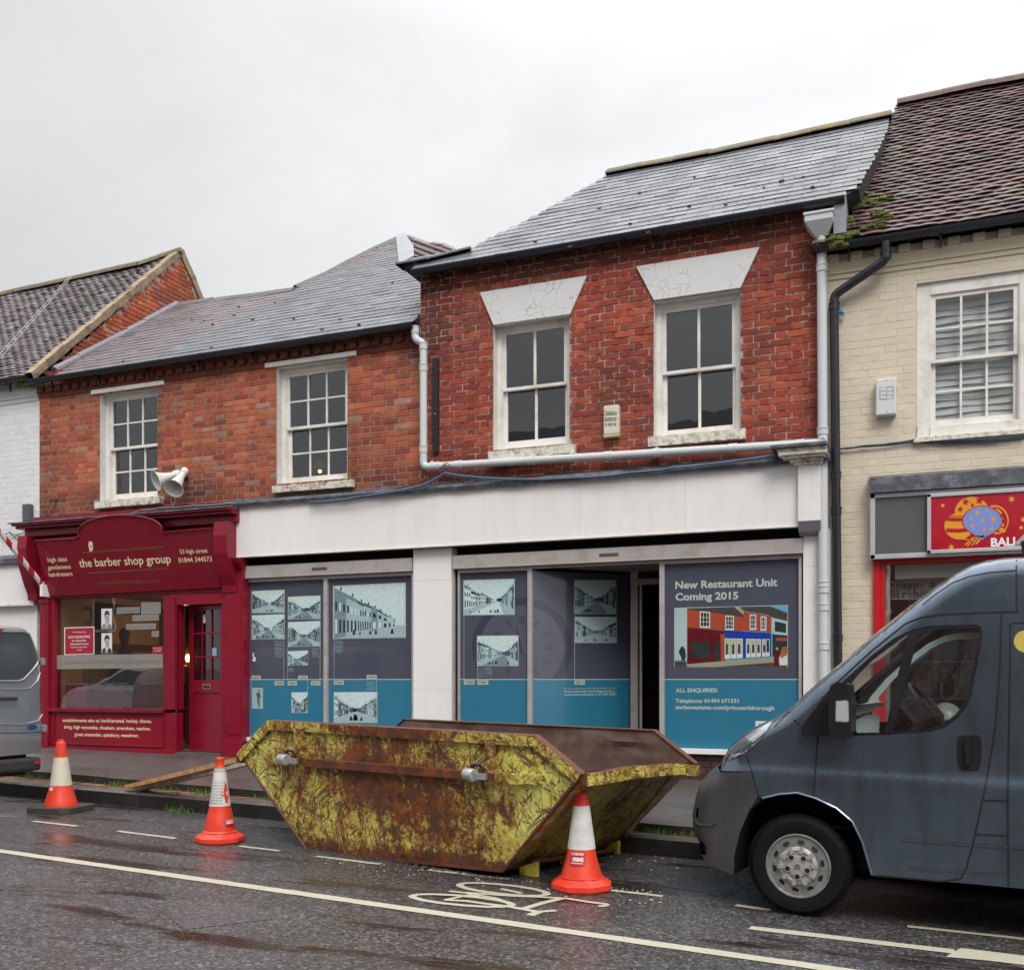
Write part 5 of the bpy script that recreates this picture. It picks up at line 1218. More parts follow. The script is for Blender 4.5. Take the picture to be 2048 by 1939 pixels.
for f_ in ([(xj0, D + .13, .3), (xj0, D + 3, .3), (xj0, D + 3, zhb), (xj0, D + .13, zhb)], [(xj0, D + 3, .3), (xs1, D + 3, .3), (xs1, D + 3, zhb), (xj0, D + 3, zhb)], [(xj0, D + .13, zhb + .01), (xs1, D + .13, zhb + .01), (xs1, D + 3, zhb + .01), (xj0, D + 3, zhb + .01)], [(xs1, D + .13, .3), (xs1, D + 3, .3), (xs1, D + 3, zhb), (xs1, D + .13, zhb)]): mb.face(f_, 'room_dark')
for k in range(4): mb.box((xj0 + .3, D + 1.6, .8 + k * .42), (xs1 - .2, D + 1.9, .82 + k * .42), 'inner_frame')
part(mb, 'shop_interior', BL)
cols_ = [M('card%d' % i, c, .5, bump=0) for i, c in enumerate([(.5, .04, .03), (.04, .12, .4), (.06, .3, .08), (.6, .3, .02), (.4, .05, .3), (.6, .6, .55)])]
mb = MB(); rr = random.Random(3)
for _ in range(130):
    x = rr.uniform(xj0 + .3, 3.6); k = rr.randrange(4); w_ = rr.uniform(.06, .16); mb.box((x, D + 1.62, .825 + k * .42), (x + w_, D + 1.7, .825 + k * .42 + rr.uniform(.12, .3)), rr.choice(cols_))
o = single(mb, 'party_goods', 'rows of colourful cards and party goods on shelves inside the balloon shop', 'goods'); o['kind'] = 'stuff'
mb = MB(); fh = lambda p, e=0.: F(p, -.20 + e)
mb.face([fh(q(8, *p)) for p in ((722, 972), (1180, 960), (1180, 1088), (722, 1090))], 'paper')
tx = 'Happy,'; xx = 760
for i, ch_ in enumerate('Happy'): text_mb(mb, ch_, q(8, 762 + i * 37, 1020), q(8, 762 + i * 37 + 31, 1019), .075, lambda p: fh(p, .003), ('card2', 'card4', 'card1', 'card0', 'card3')[i], bold=.03)
for i, ch_ in enumerate('Birthday!'): text_mb(mb, ch_, q(8, 730 + i * 36, 1078), q(8, 730 + i * 36 + (14 if ch_ in 'i!' else 31), 1077), .075, lambda p: fh(p, .003), ('card0', 'card1', 'card2', 'card3', 'card1', 'card2', 'card0', 'card1', 'card4')[i], bold=.03)
for (x, y, r, m) in ((740, 1000, 14, 'card1'), (992, 1000, 20, 'card2'), (1055, 1000, 16, 'card1'), (1100, 990, 14, 'card0'), (1130, 1040, 15, 'card3')): mb.flat([fh(q(8, x + r * cos(a), y + r * sin(a)), .004) for a in [2 * pi * k / 14 for k in range(14)]], m)
for _ in range(70):
    x, y = rr.uniform(726, 1170), rr.uniform(970, 1084); r = rr.uniform(2, 5); mb.flat([fh(q(8, x + r * cos(a), y + r * sin(a)), .0015) for a in [2 * pi * k / 6 for k in range(6)]], rr.choice(cols_))
_b = mb
M('balloon_white', (.62, .66, .62), .3, bump=0, coat=.5); M('balloon_green', (.28, .42, .22), .3, bump=0, coat=.5); M('balloon_pink', (.55, .12, .18), .3, bump=0, coat=.5)
for (x_, z_, y_, r_, m, cn) in ((.30, .98, .35, .19, 'balloon_white', 'large white balloon low at the left of the shop window'), (.60, .95, .45, .17, 'balloon_green', 'pale green balloon beside the large white one in the shop window'), (.92, 1.15, .5, .18, 'balloon_pink', 'pink balloon in the middle of the balloon shop window'), (1.2, 1.0, .4, .2, 'balloon_white', 'white balloon right of the pink one in the shop window'), (1.55, 1.2, .5, .17, 'balloon_green', 'pale green balloon furthest right in the shop window')):
    mb = MB(); mb.lathe((x_, D + y_, z_ - r_ * 1.25), (0, 0, 1), [(.0, -.02), (.016, -.02), (.006, 0)] + [(r_ * sin(pi * t) * (1 - .12 * (1 - t)), r_ * 1.25 * (1 - cos(pi * t))) for t in [(i + .3) / 12.3 for i in range(12)]] + [(0, r_ * 2.5)], m, 24); single(mb, 'balloon', cn, 'balloon', 'balloons in the shop window', smooth=60)
mb = _b
single(mb, 'birthday_banner', 'colourful happy birthday banner hanging in the balloon shop window', 'banner')

# ================================================================== PIPES, BOXES, CABLES
def collar(mb, p, d, r, mat, L=.07):
    d = Vector(d).normalized(); mb.tube([p - d * L / 2, p + d * L / 2], r * 1.14, mat, 14); mb.tube([p + d * (L / 2), p + d * (L / 2 + .012)], r * 1.24, mat, 14)
def smooth_path(pts, r=.07, n=5):
    out = [Vector(pts[0])]
    for a, b, c in zip(pts, pts[1:], pts[2:]):
        a, b, c = Vector(a), Vector(b), Vector(c); d1 = (a - b).normalized(); d2 = (c - b).normalized(); rr_ = min(r, (a - b).length * .45, (c - b).length * .45)
        p0, p2 = b + d1 * rr_, b + d2 * rr_
        for i in range(n + 1):
            t = i / n; out.append(p0 * (1 - t) ** 2 + b * 2 * t * (1 - t) + p2 * t * t)
    out.append(Vector(pts[-1])); return out
G = lambda n, x, y, o: F(q(n, x, y), o)
r = .045
mb = MB()
hz1 = G(6, 925, 1600, .11); 
pts = [G(3, 1220, 660, .11), G(3, 1220, 715, .11), G(3, 1272, 735, .11), G(3, 1272, 1500, .11), G(6, 930, 1607, .11)]
pts[3].z = G(5, 100, 1745, .11).z; pts[3].x = pts[2].x; pts[4] = Vector((hz1.x, pts[3].y, G(6, 860, 1612, .11).z))
pts[0] = Vector((pts[0].x, pts[0].y, ZB - .02))
mb.tube(smooth_path(pts, .07), r, 'upvc', 14)
for p, d in ((pts[0] - Vector((0, 0, .05)), (0, 0, 1)), (G(3, 1272, 760, .11), (0, 0, 1)), (G(3, 1272, 895, .11), (0, 0, 1)), (G(3, 1272, 1405, .11), (0, 0, 1))): collar(mb, p, d, r, 'upvc')
hd = (pts[4] - pts[3]).normalized()
for f in (.035, .10, .30, .50, .62, .80, .95): collar(mb, pts[3] + (pts[4] - pts[3]) * f, hd, r, 'upvc')
dp = single(mb, 'drainpipe', 'grey plastic drainpipe dropping from the lower roof, then running along above the white fascia', 'drainpipe', smooth=40)
mb = MB()
for f in (.02, .30, .62): 
    p = pts[3] + (pts[4] - pts[3]) * f; mb.tube([p + Vector((0, 0, .05)), p + Vector((0, .06, .075))], .012, 'upvc', 6)
part(mb, 'pipe_clip', dp)
mb = MB(); px_t = G(6, 922, 640, .12); px_m = G(6, 944, 1600, .12); px_b = G(8, 312, 1500, .12)
x_ = lambda z: px_t.x + (px_b.x - px_t.x) * (px_t.z - z) / (px_t.z - px_b.z)
P_t, P_b = Vector((px_t.x, D - .12, px_t.z)), Vector((px_b.x, D - .12, .35))
mb.tube([P_t, Vector((x_(px_m.z), D - .12, px_m.z)), P_b], .05, 'upvc', 14)
for z in (px_t.z - .03, px_t.z - .33, px_m.z + .1, px_m.z - .12, G(8, 320, 1030, .12).z, G(8, 320, 1000, .12).z, G(8, 315, 1140, .12).z, G(8, 312, 1385, .12).z): collar(mb, Vector((x_(z), D - .12, z)), (0, 0, 1), .05, 'upvc', .06)
mb.lathe(Vector((x_(px_m.z - .03), D - .165, px_m.z - .0)), (0, -1, 0), [(.045, 0), (.045, .02), (.03, .022), (.02, .015)], 'upvc', 16)
dp2 = single(mb, 'drainpipe', 'tall grey plastic downpipe under a hopper at the right corner of the red brick building', 'drainpipe', smooth=40)
ht = [G(6, 842, 545, .2), G(6, 995, 520, .2), G(6, 995, 555, .2), G(6, 842, 580, .2)]
hx0, hx1 = G(6, 842, 545, .24).x, G(6, 975, 545, .24).x; hz_t = G(6, 842, 540, .24).z; hz_m = G(6, 850, 572, .24).z; hz_b = px_t.z - .02
mb = MB(); cxh = (hx0 + hx1) / 2
ringA = [(hx0, D - .26), (hx1, D - .26), (hx1, D - .02), (hx0, D - .02)]; ringB = [(px_t.x - .055, D - .17), (px_t.x + .055, D - .17), (px_t.x + .055, D - .06), (px_t.x - .055, D - .06)]
vs = [(x, y, hz_t) for x, y in ringA] + [(x, y, hz_m) for x, y in ringA] + [(x, y, hz_b) for x, y in ringB]
mb.mesh(vs, [(0, 1, 5, 4), (1, 2, 6, 5), (2, 3, 7, 6), (3, 0, 4, 7), (4, 5, 9, 8), (5, 6, 10, 9), (6, 7, 11, 10), (7, 4, 8, 11), (8, 9, 10, 11), (0, 1, 2, 3)], 'upvc')
mb.box((hx0 - .012, D - .272, hz_t - .012), (hx1 + .012, D - .02, hz_t + .015), 'upvc')
part(mb, 'hopper', dp2, bevel=.006)
mb = MB(); b0 = G(7, 600, 945, .14); b1_ = G(7, 600, 1000, .13); b2_ = G(7, 322, 1180, .09); b3_ = G(8, 400, 1500, .09)
pth = [Vector((b0.x, D - .18, ZD - .03)), Vector((b1_.x, D - .17, b1_.z)), Vector((b2_.x, D - .09, b2_.z)), Vector((b3_.x, D - .09, b3_.z)), Vector((b3_.x + .01, D - .09, .35))]
mb.tube(smooth_path(pth, .06), .045, 'black_gutter', 14)
for z in (pth[1].z + .04, b2_.z - .12, G(8, 375, 320, .09).z, G(8, 380, 540, .09).z, G(8, 395, 1335, .09).z):
    t_ = max(0, (pth[2].z - z) / (pth[2].z - pth[3].z)); xx = pth[2].x + (pth[3].x - pth[2].x) * t_ if z < pth[2].z else pth[1].x
    collar(mb, Vector((xx, D - .09 if z < pth[2].z else D - .17, z)), (0, 0, 1), .045, 'black_gutter', .06)
single(mb, 'drainpipe', 'black downpipe with slanting offset running down the corner of the cream building', 'drainpipe', smooth=40)
mb = MB(); c0_ = G(3, 1345, 835, .05); c1_ = G(3, 1345, 1420, .05); mb.box((c0_.x - .035, D - .05, c1_.z), (c0_.x + .035, D - .008, c0_.z), 'black_plastic'); mb.lathe(((c0_.x), D - .05, (c0_.z + c1_.z) / 2 - .1), (0, -1, 0), [(.01, 0), (.008, .006)], 'aluminium', 8)
single(mb, 'cable_cover', 'black vertical cable cover strip on the red brick wall beside the grey pipe', 'cable cover', bevel=.008)
# alarm boxes
M('alarm_cream', (.62, .60, .47), .4, bump=0); M('alarm_white', (.60, .61, .60), .4, bump=0)
def abox(n, x0, y0, x1, y1, o, mat, name, label, cat, extra=None, bev=.012):
    a = G(n, x0, y0, o); b = G(n, x1, y1, o); mb = MB(); mb.box((a.x, D - o, b.z), (b.x, D - .0, a.z), mat); r_ = single(mb, name, label, cat, bevel=bev); 
    if extra: extra(r_, a, b)
    return r_
def ex1(r_, a, b):
    m = MB(); m.box((a.x - .002, D - .088, b.z - .03), (b.x + .002, D - .01, b.z + .001), M('yellowed', (.50, .42, .22), .5, bump=0)); part(m, 'lower_cover', r_, bevel=.004)
    m = MB(); f_ = lambda p: F(p, .0925)
    for s, x0, y0, x1, y1, h in (('Technico', 1072, 1456, 1141, 1453, .034), ('Systems', 1074, 1488, 1139, 1484, .034), ('021 8900 2940', 1074, 1523, 1139, 1519, .034)): text_mb(m, s, q(5, x0, y0), q(5, x1, y1), h, f_, 'ink', bold=.01)
    for y in (1459, 1491): m.face([F(q(5, *p), .0924) for p in ((1072, y), (1141, y - 3), (1141, y), (1072, y + 3))], 'ink')
    part(m, 'lettering', r_)
abox(5, 1067, 1410, 1150, 1562, .09, 'alarm_cream', 'alarm_box', 'cream alarm box with black lettering on the red brick wall between two windows', 'alarm box', ex1)
def ex2(r_, a, b):
    m = MB(); f_ = lambda p, e=0.: F(p, .112 + e)
    pts = [q(7, *p) for p in ((566, 1675), (640, 1668), (640, 1732), (566, 1740))]
    m.flat([f_(p) for p in pts], 'paper_grey')
    for r0 in range(3):
        for s_ in range(2): x0 = 569 + s_ * 35; y0 = 1677 + r0 * 21; m.flat([f_(q(7, *p), .001) for p in ((x0, y0), (x0 + 32, y0 - 3), (x0 + 32, y0 + 14), (x0, y0 + 17))], 'alarm_white')
    for (x, y) in ((602, 1635), (604, 1803)): m.flat([f_(q(7, x + 3 * cos(t), y + 3 * sin(t)), .001) for t in [pi * k / 4 for k in range(8)]], 'ink')
    part(m, 'label_plate', r_)
    m = MB()
    for k in range(3): z = b.z + (a.z - b.z) * (.62 + k * .06); m.box((b.x - .001, D - .085, z), (b.x + .0015, D - .03, z + .012), 'ink')
    part(m, 'vent', r_)
abox(7, 545, 1630, 655, 1815, .11, 'alarm_white', 'alarm_box', 'white alarm box with small label plate on the cream wall left of its window', 'alarm box', ex2)
abox(2, 135, 85, 178, 195, .10, 'grey_panel', 'alarm_box', 'dark grey box fixed to the white wall at the far left', 'alarm box', None, .02)
# horn loudspeakers
M('horn_white', (.66, .67, .64), .4, bump=0)
LS = None
base = G(1, 1150, 1575, .02)
for k, (x, y, x2, y2, lab) in enumerate(((1075, 1565, 975, 1595, 'left horn loudspeaker of the pair beside the sash window, facing down the street'), (1140, 1560, 1085, 1645, 'right horn loudspeaker of the pair beside the sash window, tilted down to the pavement'))):
    a = G(1, x, y, .16); b = G(1, x2, y2, .38 if k else .34); d = (b - a); L_ = d.length; d.normalize()
    mb = MB(); mb.lathe(a, d, [(.018, -.11), (.05, -.105), (.052, -.03), (.04, -.025), (.042, .0), (.055, L_ * .3), (.075, L_ * .6), (.105, L_ * .88), (.135, L_), (.138, L_ + .006), (.13, L_ + .006), (.10, L_ * .88), (.06, L_ * .55), (.03, L_ * .3), (.004, L_ * .28)], 'horn_white', 28)
    ls = single(mb, 'horn_loudspeaker', lab, 'loudspeaker', 'horn loudspeakers on the brick wall', smooth=50)
    mb = MB(); w1 = G(1, 1150, 1570, .01) + Vector((.03 * k, 0, .02 - .03 * k)); mb.tube([a - d * .05 + Vector((0, 0, 0)), a - d * .05 + Vector((0, .03, .04)), w1], .012, 'aluminium', 8); mb.box(w1 + Vector((-.03, .0, -.05)), w1 + Vector((.03, .012, .05)), 'black_plastic'); part(mb, 'bracket', ls)
# barber pole
bA = F((84, 1168), .22); bB = F((-6, 1056), .86)
m_, nt, ns, ln = newmat('candy'); tc = N(nt, 'ShaderNodeAttribute'); tc.attribute_name = 'col'; finish(nt, tc.outputs['Color'], .3, 0, coat=.5)
mb = MB(); n = 60; d = bB - bA; d1 = d.normalized(); u_ = d1.orthogonal().normalized(); w_ = d1.cross(u_); rp = .036
for i in range(n):
    for j in range(16):
        ps = []
        for (ii, jj) in ((i, j), (i + 1, j), (i + 1, j + 1), (i, j + 1)):
            a = 2 * pi * jj / 16 + ii * .42; ps.append(bA + d * (ii / n) + (u_ * cos(a) + w_ * sin(a)) * rp)
        mb.face(ps, 'candy', (.50, .008, .012) if (j // 8) % 2 else (.66, .66, .66))
bp = single(mb, 'barber_pole', 'red and white striped barber pole slanting out from the left end of the maroon shopfront', 'barber pole', smooth=60)
mb = MB(); e_ = F((88, 1180), .2); mb.box((e_.x - .015, D - .26, e_.z - .09), (e_.x + .03, D - .12, e_.z + .08), 'white_print'); mb.lathe(bA - d1 * .04, d1, [(.0, 0), (.03, .0), (.045, .04), (.045, .06)], 'metal_frame', 14); part(mb, 'mounting_plate', bp, bevel=.004)
# cables
def cable(n, pts, o, r_, mat, sag=.0):
    P = [F(q(*p) if len(p) == 3 else q(n, *p), o + jit(.01)) for p in pts]; out = []
    for a, b in zip(P, P[1:]):
        k = 6
        for i in range(k): t = i / k; out.append(a.lerp(b, t) + Vector((0, 0, -sag * 4 * t * (1 - t) + jit(.002))))
    out.append(P[-1]); mb.tube(out, r_, mat, 6)
mb = MB()
for k in range(4):
    dy = k * 5
    cable(8, [(360, 145 + dy * .3), (560, 128 + dy * .5), (870, 92 + dy), (1200, 95 + dy), (1563, 70 + dy)], .03, .005, ('cable_blue', 'cable_black')[k % 2], .008)
cable(8, [(870, 100), (880, 120), (960, 135), (1250, 108)], .03, .003, 'cable_black', .01)
cable(8, [(895, 10), (892, 60), (870, 98)], .012, .003, 'cable_black')
single(mb, 'cable_bundle', 'dark cable bundle strung across the cream wall under its window', 'cable')
mb = MB()
for k in range(5):
    dy = k * 7
    cable(0, [(4, 560, 58 + dy), (4, 900, 20 + dy), (3, 1250, 1612 + dy), (5, 190, 1765 + dy), (5, 480, 1800 + dy * .6), (5, 900, 1800 + dy * .4), (6, 30, 1728 + dy), (6, 230, 1705 + dy), (6, 700, 1652 + dy * .7), (6, 960, 1632 + dy * .5)], .20 + .01 * k, .0045, ('cable_black', 'cable_blue', 'cable_grey', 'cable_black', 'cable_blue')[k], .012)
for a in ((170, 1760, 190, 1725, 215, 1765), (180, 1745, 205, 1722, 225, 1752)): cable(5, [(a[0], a[1]), (a[2], a[3]), (a[4], a[5])], .17, .004, 'cable_black')
cable(5, [(60, 1830), (130, 1790), (200, 1760), (330, 1860), (420, 1852)], .15, .004, 'cable_black')
single(mb, 'cable_bundle', 'black and blue cables draped along the lead flashing above the white fascia', 'cable')
mb = MB()
for k in range(5):
    dy = k * 8
    cable(2, [(245, 200 + dy * .5), (330, 190 + dy), (420, 215 + dy), (520, 238 + dy * .3)], .12, .005, ('cable_black', 'cable_grey', 'cable_blue', 'cable_black', 'cable_grey')[k], .01)
    cable(2, [(800, 150 + dy), (880, 120 + dy), (1000, 108 + dy), (1200, 95 + dy * .8), (1440, 80 + dy * .5)], .34, .005, ('cable_grey', 'cable_blue', 'cable_black', 'cable_black', 'cable_grey')[k], .008)
cable(2, [(350, 60), (340, 110), (290, 165)], .03, .004, 'cable_black'); cable(2, [(1075, 10), (1065, 60), (1085, 100)], .03, .004, 'cable_grey'); cable(2, [(1100, 0), (1095, 60), (1085, 100)], .03, .004, 'cable_grey')
single(mb, 'cable_bundle', 'tangled grey and black cables resting on top of the maroon shopfront', 'cable')
mb = MB(); cable(2, [(0, 270), (60, 262), (110, 275), (165, 250), (195, 262)], .03, .006, 'cable_black', .02); cable(2, [(60, 265), (100, 300), (125, 310), (115, 280), (150, 300)], .03, .004, 'cable_black'); cable(2, [(0, 300), (50, 320), (110, 280)], .03, .004, 'cable_black')
single(mb, 'cable_bundle', 'looped black cables on the white wall at the far left', 'cable')
mb = MB(); M('rag_blue', (.10, .36, .55), .6); k = [(342, 1240), (356, 1244), (366, 1266), (376, 1275), (378, 1298), (360, 1288), (344, 1280), (350, 1262), (340, 1252)]
mb.prism([F(q(7, *p), .05 + jit(.02)) for p in k], (0, .015, 0), 'rag_blue'); single(mb, 'blue_rag', 'scrap of blue plastic caught behind the black downpipe', 'rag')
# ================================================================== SKIP
def skipmat(name, base, base2, rustbias, centre=None, scratch=1.):
    m, nt, ns, ln = newmat(name); P = geo_pos(nt)
    def math(op, a, b=0., clamp=False):
        n = N(nt, 'ShaderNodeMath', operation=op, use_clamp=clamp)
        for s, v in ((n.inputs[0], a), (n.inputs[1], b)):
            if isinstance(v, bpy.types.NodeSocket): ln.new(v, s)
            else: s.default_value = v
        return n.outputs[0]
    big = noisen(nt, P, 2.0, 8, .68, .3); fine = noisen(nt, P, 26, 6, .75); mid = noisen(nt, mapping(nt, P, (1, 1, .45)), 9, 7, .7, .6)
    drip = noisen(nt, mapping(nt, P, (16, 16, 1.6)), 1., 5, .6); fine2 = noisen(nt, P, 70, 4, .7)
    v = math('ADD', math('MULTIPLY', big, .62), math('MULTIPLY', mid, .40)); v = math('ADD', v, math('MULTIPLY', fine, .40)); v = math('SUBTRACT', v, .07); v = math('ADD', v, math('MULTIPLY', drip, .14)); v = math('ADD', v, math('MULTIPLY', fine2, .22)); v = math('SUBTRACT', v, .09)
    sp_ = N(nt, 'ShaderNodeSeparateXYZ'); ln.new(P, sp_.inputs[0]); v = math('ADD', v, ramp(nt, math('ADD', sp_.outputs['Z'], math('MULTIPLY', big, .12)), [(.13, .16), (.26, 0.)]))
    if centre:
        s = mapping(nt, P, (1 / centre[3], 1 / centre[3], 1 / centre[4]), (0, 0, 0), (-centre[0] / centre[3], -centre[1] / centre[3], -centre[2] / centre[4]))
        ln_ = N(nt, 'ShaderNodeVectorMath', operation='LENGTH'); ln.new(s, ln_.inputs[0]); v = math('ADD', v, ramp(nt, ln_.outputs['Value'], [(0., .235), (.45, .125), (.85, .045), (1., -.03)]))
    mask = ramp(nt, v, [(.79 - rustbias, 0.), (.86 - rustbias, 1.)])
    halo = ramp(nt, v, [(.70 - rustbias, 0.), (.83 - rustbias, 1.)])
    sc = None
    for k, (rot, ar, fq, th) in enumerate(((.5, 7., 9., .010), (-.65, 8., 8., .010), (1.35, 6., 7., .009), (.12, 9., 12., .008), (-1.15, 7., 10., .010), (.9, 5., 14., .011))):
        mp_ = N(nt, 'ShaderNodeMapping', vector_type='TEXTURE'); ln.new(P, mp_.inputs['Vector']); mp_.inputs['Rotation'].default_value = (0, rot, 0); mp_.inputs['Scale'].default_value = (ar * .62 / fq, ar * .62 / fq, .5 / fq); mp_.inputs['Location'].default_value = (k * 3.1, 0, k)
        d_ = math('ABSOLUTE', math('SUBTRACT', noisen(nt, mp_.outputs[0], 1., 1.5, .5), .5)); g_ = ramp(nt, d_, [(th * 1.0, 1.), (th * 2.4, 0.)])
        g_ = math('MULTIPLY', g_, ramp(nt, noisen(nt, mapping(nt, P, (1, 1, 1), (0, 0, 0), (k * 5, 0, 0)), 5., 3), [(.43, 0.), (.51, 1.)])); sc = g_ if sc is None else math('MAXIMUM', sc, g_)
    reg = ramp(nt, noisen(nt, P, 1.7, 2), [(.30, 0.), (.42, scratch)]); sc = math('MULTIPLY', sc, reg)
    y = mix(nt, noisen(nt, P, 3.5, 5), base, base2)
    y = mix(nt, math('MULTIPLY', halo, .7), y, (.36, .15, .02)); y = mix(nt, math('MULTIPLY', ramp(nt, fine, [(.58, 0.), (.68, 1.)]), .5), y, (.20, .10, .02))
    rust = mix(nt, ramp(nt, noisen(nt, P, 11, 8, .75), [(.35, 0.), (.65, 1.)]), (.030, .010, .008), (.26, .075, .016)); rust = mix(nt, ramp(nt, noisen(nt, P, 5, 5), [(.45, 0.), (.65, 1.)]), rust, (.085, .035, .025))
    allm = math('MAXIMUM', mask, math('MULTIPLY', sc, .92)); c = mix(nt, allm, y, rust)
    rr = mix(nt, allm, ramp(nt, fine, [(.3, .28), (.7, .45)]), ramp(nt, fine, [(.3, .4), (.7, .7)]))
    finish(nt, c, rr, 0, math('SUBTRACT', math('MULTIPLY', fine, .5), math('MULTIPLY', allm, .6)), .5, .006, .5)
    return name
_mod = dict(x0=-3.657, y0=6.756, z0=-1.381, yaw=-.2336, ro=-.023, Lt=2.694, Lm=3.425, Lb=1.97, H=1.017, ht=.757, Wt=1.744, Wb=1.495)
def skpt(a, b, h):
    g = _mod; c1, s1 = cos(g['yaw']), sin(g['yaw']); ux = Vector((c1, s1, 0)); uy0 = Vector((-s1, c1, 0)); uz = Vector((0, 0, 1.))
    uy = uy0 * cos(g['ro']) + uz * sin(g['ro']); uz3 = -uy0 * sin(g['ro']) + uz * cos(g['ro'])
    return Vector((g['x0'], g['y0'], g['z0'] + HC)) + ux * a + uy * b + uz3 * h
def fixpx(P, p):
    d = P - EYE; zc = -d.x * CP + d.y * SP; return EYE + ray(p) * zc
g = _mod; dwn = (g['Wt'] - g['Wb']) / 2; wtn = dwn * g['ht'] / g['H']
S_ = {}
for side, b0, s in (('n', 0., -1), ('f', g['Wb'], 1)):
    for lr, sg in (('L', -1), ('R', 1)):
        S_[side + 'R' + lr] = skpt(sg * g['Lt'] / 2, b0 + s * dwn, g['H']); S_[side + 'T' + lr] = skpt(sg * g['Lm'] / 2, b0 + s * wtn, g['ht']); S_[side + 'B' + lr] = skpt(sg * g['Lb'] / 2, b0, 0.)
for k, p in dict(nRL=(539, 1439), nRR=(1074, 1469), nTL=(480, 1505), nTR=(1166, 1545), nBL=(617, 1702), nBR=(1006, 1741), fRR=(1310, 1459), fTR=(1393, 1526), fRL=(811, 1437), fBR=(1218, 1706)).items(): S_[k] = fixpx(S_[k], p)
csk = (S_['nRL'] + S_['nBR']) / 2
skipmat('skip_side', (.62, .56, .075), (.70, .72, .24), .004, (csk.x + .12, csk.y, csk.z - .05, 1.22, .66)); skipmat('skip_trim', (.60, .52, .07), (.66, .63, .18), .035, (csk.x + .2, csk.y - .3, S_['nRR'].z, .95, .5))
skipmat('skip_rust', (.40, .33, .05), (.3, .2, .04), .28, scratch=0.); skipmat('skip_end', (.36, .36, .05), (.44, .42, .09), .05, scratch=.6)
M('skip_inner', (.085, .045, .035), .42, var=.35, vs=4, bump=.35, bs=14, dirt=(.25, .20, .13), dscale=1.3, damt=.5)
M('rust_edge', (.105, .038, .018), .6, var=.5, vs=9, bump=.5, bs=40)
SK = thing('skip', (csk.x, csk.y + .8, .0), 'battered rusty yellow skip standing in the road in front of the empty shop', 'skip')
nSide = (S_['nRR'] - S_['nBL']).cross(S_['nBR'] - S_['nRL']).normalized(); nSide = nSide if nSide.y < 0 else -nSide
def ss(p, e=0.): return onplane(p, nSide, (S_['nRL'] + S_['nRR'] + S_['nBL'] + S_['nBR']) / 4) + nSide * e
def gridface(mb, a, b, c, d, nu, nv, mat, amp, seed, nrm):
    for i in range(nu):
        for j in range(nv):
            def Pt(i_, j_):
                u, v = i_ / nu, j_ / nv; p = (a * (1 - u) + b * u) * (1 - v) + (d * (1 - u) + c * u) * v; w = 1. if 0 < i_ < nu and 0 < j_ < nv else 0.
                return p + nrm * (amp * w * noise.noise(Vector((u * 4 + seed, v * 3, seed))))
            mb.face([Pt(i, j), Pt(i + 1, j), Pt(i + 1, j + 1), Pt(i, j + 1)], mat)
def hexside(pre, off, mat, name, amp, nrm):
    mb = MB(); R = lambda k: S_[pre + k] + nrm * off
    tl, tr, bl, br, ml, mr = R('RL'), R('RR'), R('BL'), R('BR'), R('TL'), R('TR')
    gridface(mb, tl, tr, mr, ml, 26, 5, mat, amp * .6, 3.3, nrm); gridface(mb, ml, mr, br, bl, 26, 12, mat, amp, 3.3, nrm)
    return mb
near = hexside('n', 0, 'skip_side', 'side_panel', .02, nSide)
part(near, 'side_panel', SK, smooth=40)
near = hexside('n', -.012, 'skip_inner', 'side_panel', .02, nSide); part(near, 'inner_lining', SK, smooth=40)
nF = -nSide
mb = hexside('f', 0, 'skip_side', '', .02, nF); part(mb, 'side_panel', SK, smooth=40)
mb = hexside('f', -.012, 'skip_inner', '', .05, nF); part(mb, 'inner_lining', SK, smooth=40)
for lr in 'LR':
    a, b, c, d = S_['nT' + lr], S_['fT' + lr], S_['fB' + lr], S_['nB' + lr]; nr = (b - a).cross(d - a).normalized(); out = (a + b + c + d) / 4 - csk
    if nr.dot(out) < 0: nr = -nr
    mb = MB(); gridface(mb, a, b, c, d, 16, 16, 'skip_end', .03, 6.1, nr); part(mb, 'end_panel', SK, smooth=40)
    o_ = -nr * .012; mb = MB(); gridface(mb, a + o_, b + o_, c + o_, d + o_, 16, 16, 'skip_inner', .03, 6.1, nr); part(mb, 'inner_lining', SK, smooth=40)
    if lr == 'R': nEnd = nr; endA = a
mb = MB(); mb.face([S_['nBL'], S_['nBR'], S_['fBR'], S_['fBL']], 'skip_inner'); part(mb, 'floor_plate', SK)
# rims
def rim(keys, nrm, h=.075, t=.035, segs=14, name='rim', wav=.0):
    pts = [S_[k] for k in keys]; P = []
    for a, b in zip(pts, pts[1:]):
        for i in range(segs): P.append(a.lerp(b, i / segs))
    P.append(pts[-1]); mb = MB(); prev = None; n = len(P)
    for i, p in enumerate(P):
        d = (P[min(i + 1, n - 1)] - P[max(i - 1, 0)]).normalized(); up = nrm.cross(d); up = up if up.z > 0 else -up
        wv = wav * (.35 * sin(pi * i / (n - 1)) + .35 * noise.noise(Vector((i * .18, 1, 2))))
        o = nrm * (t + jit(.003)) + up * wv
        ring = [p - nrm * .03 + up * wv, p + o, p + o - up * (h + jit(.003)), p + nrm * .0 - up * (h * 1.0)]
        if prev:
            mb.face([prev[0], ring[0], ring[1], prev[1]], 'rust_edge'); mb.face([prev[1], ring[1], ring[2], prev[2]], 'skip_trim'); mb.face([prev[2], ring[2], ring[3], prev[3]], 'skip_trim')
        else: mb.flat(ring, 'rust_edge')
        prev = ring
    mb.flat(prev, 'rust_edge'); part(mb, name, SK)
rim(('nTL', 'nRL', 'nRR', 'nTR'), nSide); rim(('fTL', 'fRL', 'fRR', 'fTR'), nF)
